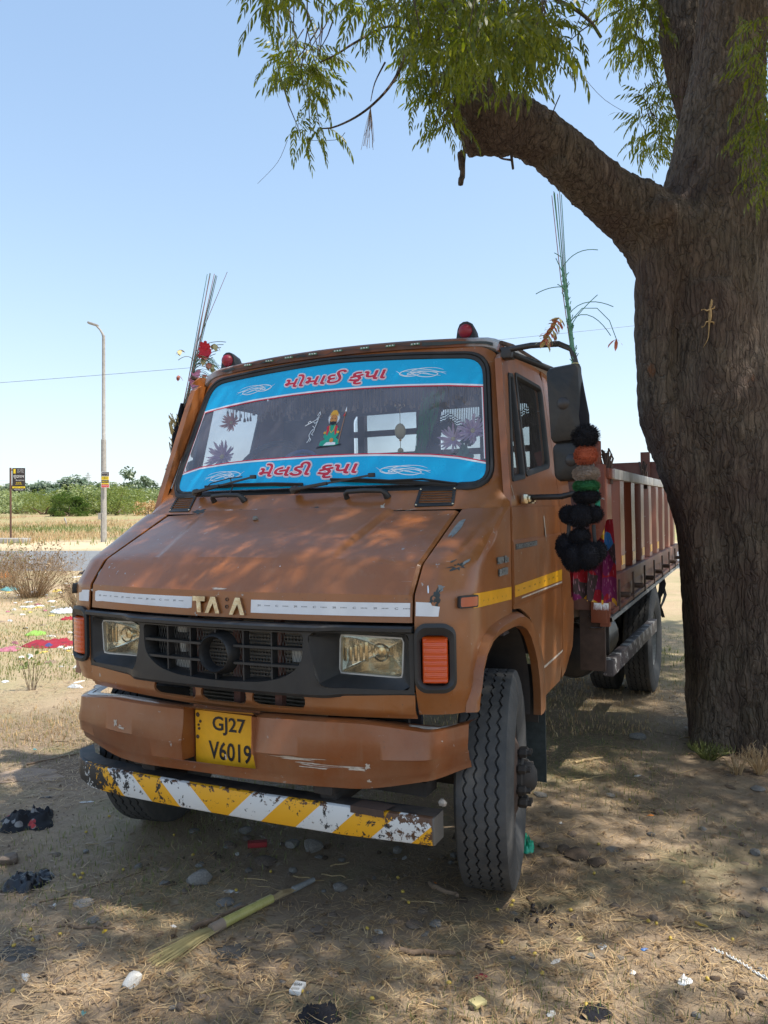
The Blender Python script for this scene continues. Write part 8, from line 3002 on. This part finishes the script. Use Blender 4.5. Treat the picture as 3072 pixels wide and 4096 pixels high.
mb.tube(pts, rad, 12); mb.build('bound_grip', MAT['grey_primer'], br, 40)
mb = MB()
for i in range(14): mb.tube([bp_(.95, .015), bp_(1.0+rnd.uniform(-.02, .03), .012)+sb*rnd.gauss(0, .012)], .001, 3)
mb.build('loose_ends', MAT['dry_wood'], br, 0)
# dry twig bushes on the sunlit strip
def twig_bush(x, y, w, h, n, label, mat='dry_twig', leaves=0, name='dry_bush', seed=1):
    r = random.Random(seed)
    p = gp(x, y)
    e = empty(name, p, label, 'bush')
    mb = MB(); tips = []
    for i in range(n):
        a = r.random()*6.28; s = r.uniform(.2, 1)
        top = Vector((math.cos(a)*w/2*s, math.sin(a)*w/2*s, h*r.uniform(.5, 1)*(1.1-.4*s)))
        b0 = Vector((math.cos(a)*w*.12*r.random(), math.sin(a)*w*.12*r.random(), 0))
        m_ = b0.lerp(top, .5)+Vector((0, 0, h*.1))
        mb.tube([b0, m_, top], [.0035, .0025, .0012], 3, caps=False)
        for _ in range(4):
            q = m_.lerp(top, r.random()); t2 = q+Vector((r.gauss(0, .3), r.gauss(0, .3), r.uniform(.2, 1)))*w*.13
            mb.tube([q, t2], [.0016, .0009], 3, caps=False); tips.append(t2)
        tips.append(top)
    mb.build('branches', MAT[mat], e, 0)
    if leaves:
        mb = MB()
        for i in range(leaves):
            q = r.choice(tips)+Vector((r.gauss(0, .02), r.gauss(0, .02), r.gauss(0, .02)))
            d = Vector((r.gauss(0, 1), r.gauss(0, 1), r.gauss(0, 1))).normalized(); f_ = d.orthogonal()
            l = r.uniform(.012, .03)
            mb.add([q, q+d*l+f_*l*.4, q+d*l*2, q+d*l-f_*l*.4], [(0, 1, 2, 3)])
        mb.build('leaves', MAT['far_leaf'] if mat != 'dry_twig' or leaves < 300 else MAT['dead_leaf'], e, 0, kind='stuff')
    return e
twig_bush(70, 1290, 2.0, .95, 260, 'large tangle of dry reddish twigs left of the road litter', leaves=700, seed=1)
twig_bush(10, 1270, 1.5, .9, 120, 'dry stalks at the extreme left edge by the road', leaves=240, seed=2)
twig_bush(170, 1316, .95, .55, 120, 'small round dry twig bush above the white scraps', leaves=320, seed=3)
twig_bush(278, 1240, .9, .45, 70, 'low green leafy weed at the near road edge', 'green_grass', leaves=900, name='leafy_weed', seed=4)
twig_bush(70, 1490, .32, .42, 9, 'spindly little weed on the bare sunlit earth', 'dry_wood', leaves=36, name='weed', seed=5)
twig_bush(430, 1195, 3.0, 1.1, 60, 'green weeds at the foot of the street light', 'green_grass', leaves=1500, name='leafy_weed', seed=6)
twig_bush(1590, 1672, .22, .13, 24, 'dry yellow grass tuft at the foot of the tree', 'dry_grass', name='grass_tuft', seed=7)
twig_bush(1640, 1672, .26, .18, 50, 'larger sunlit dry grass tuft at the right of the tree foot', 'dry_grass', name='grass_tuft', seed=8)
twig_bush(1530, 1640, .3, .10, 60, 'green grass tuft against the left of the tree foot', 'green_grass', leaves=0, name='grass_tuft', seed=9)
for i in range(26):
    x = rnd.uniform(0, 460); y = rnd.uniform(1112, 1185)
    twig_bush(x, y, rnd.uniform(.8, 2.2), rnd.uniform(.3, .7), 14, 'low dry weed clump in the field beyond the road', 'dry_twig' if i % 2 else 'green_grass', leaves=90, name='weed', seed=20+i)['group'] = 'weed clumps in the field'
# fallen post stump in the field
stick(140, 1120, 146, 1138, .06, 'short leaning grey stump in the field behind the sign', 'pole_concrete', 'stump', 'stump', wob=0)
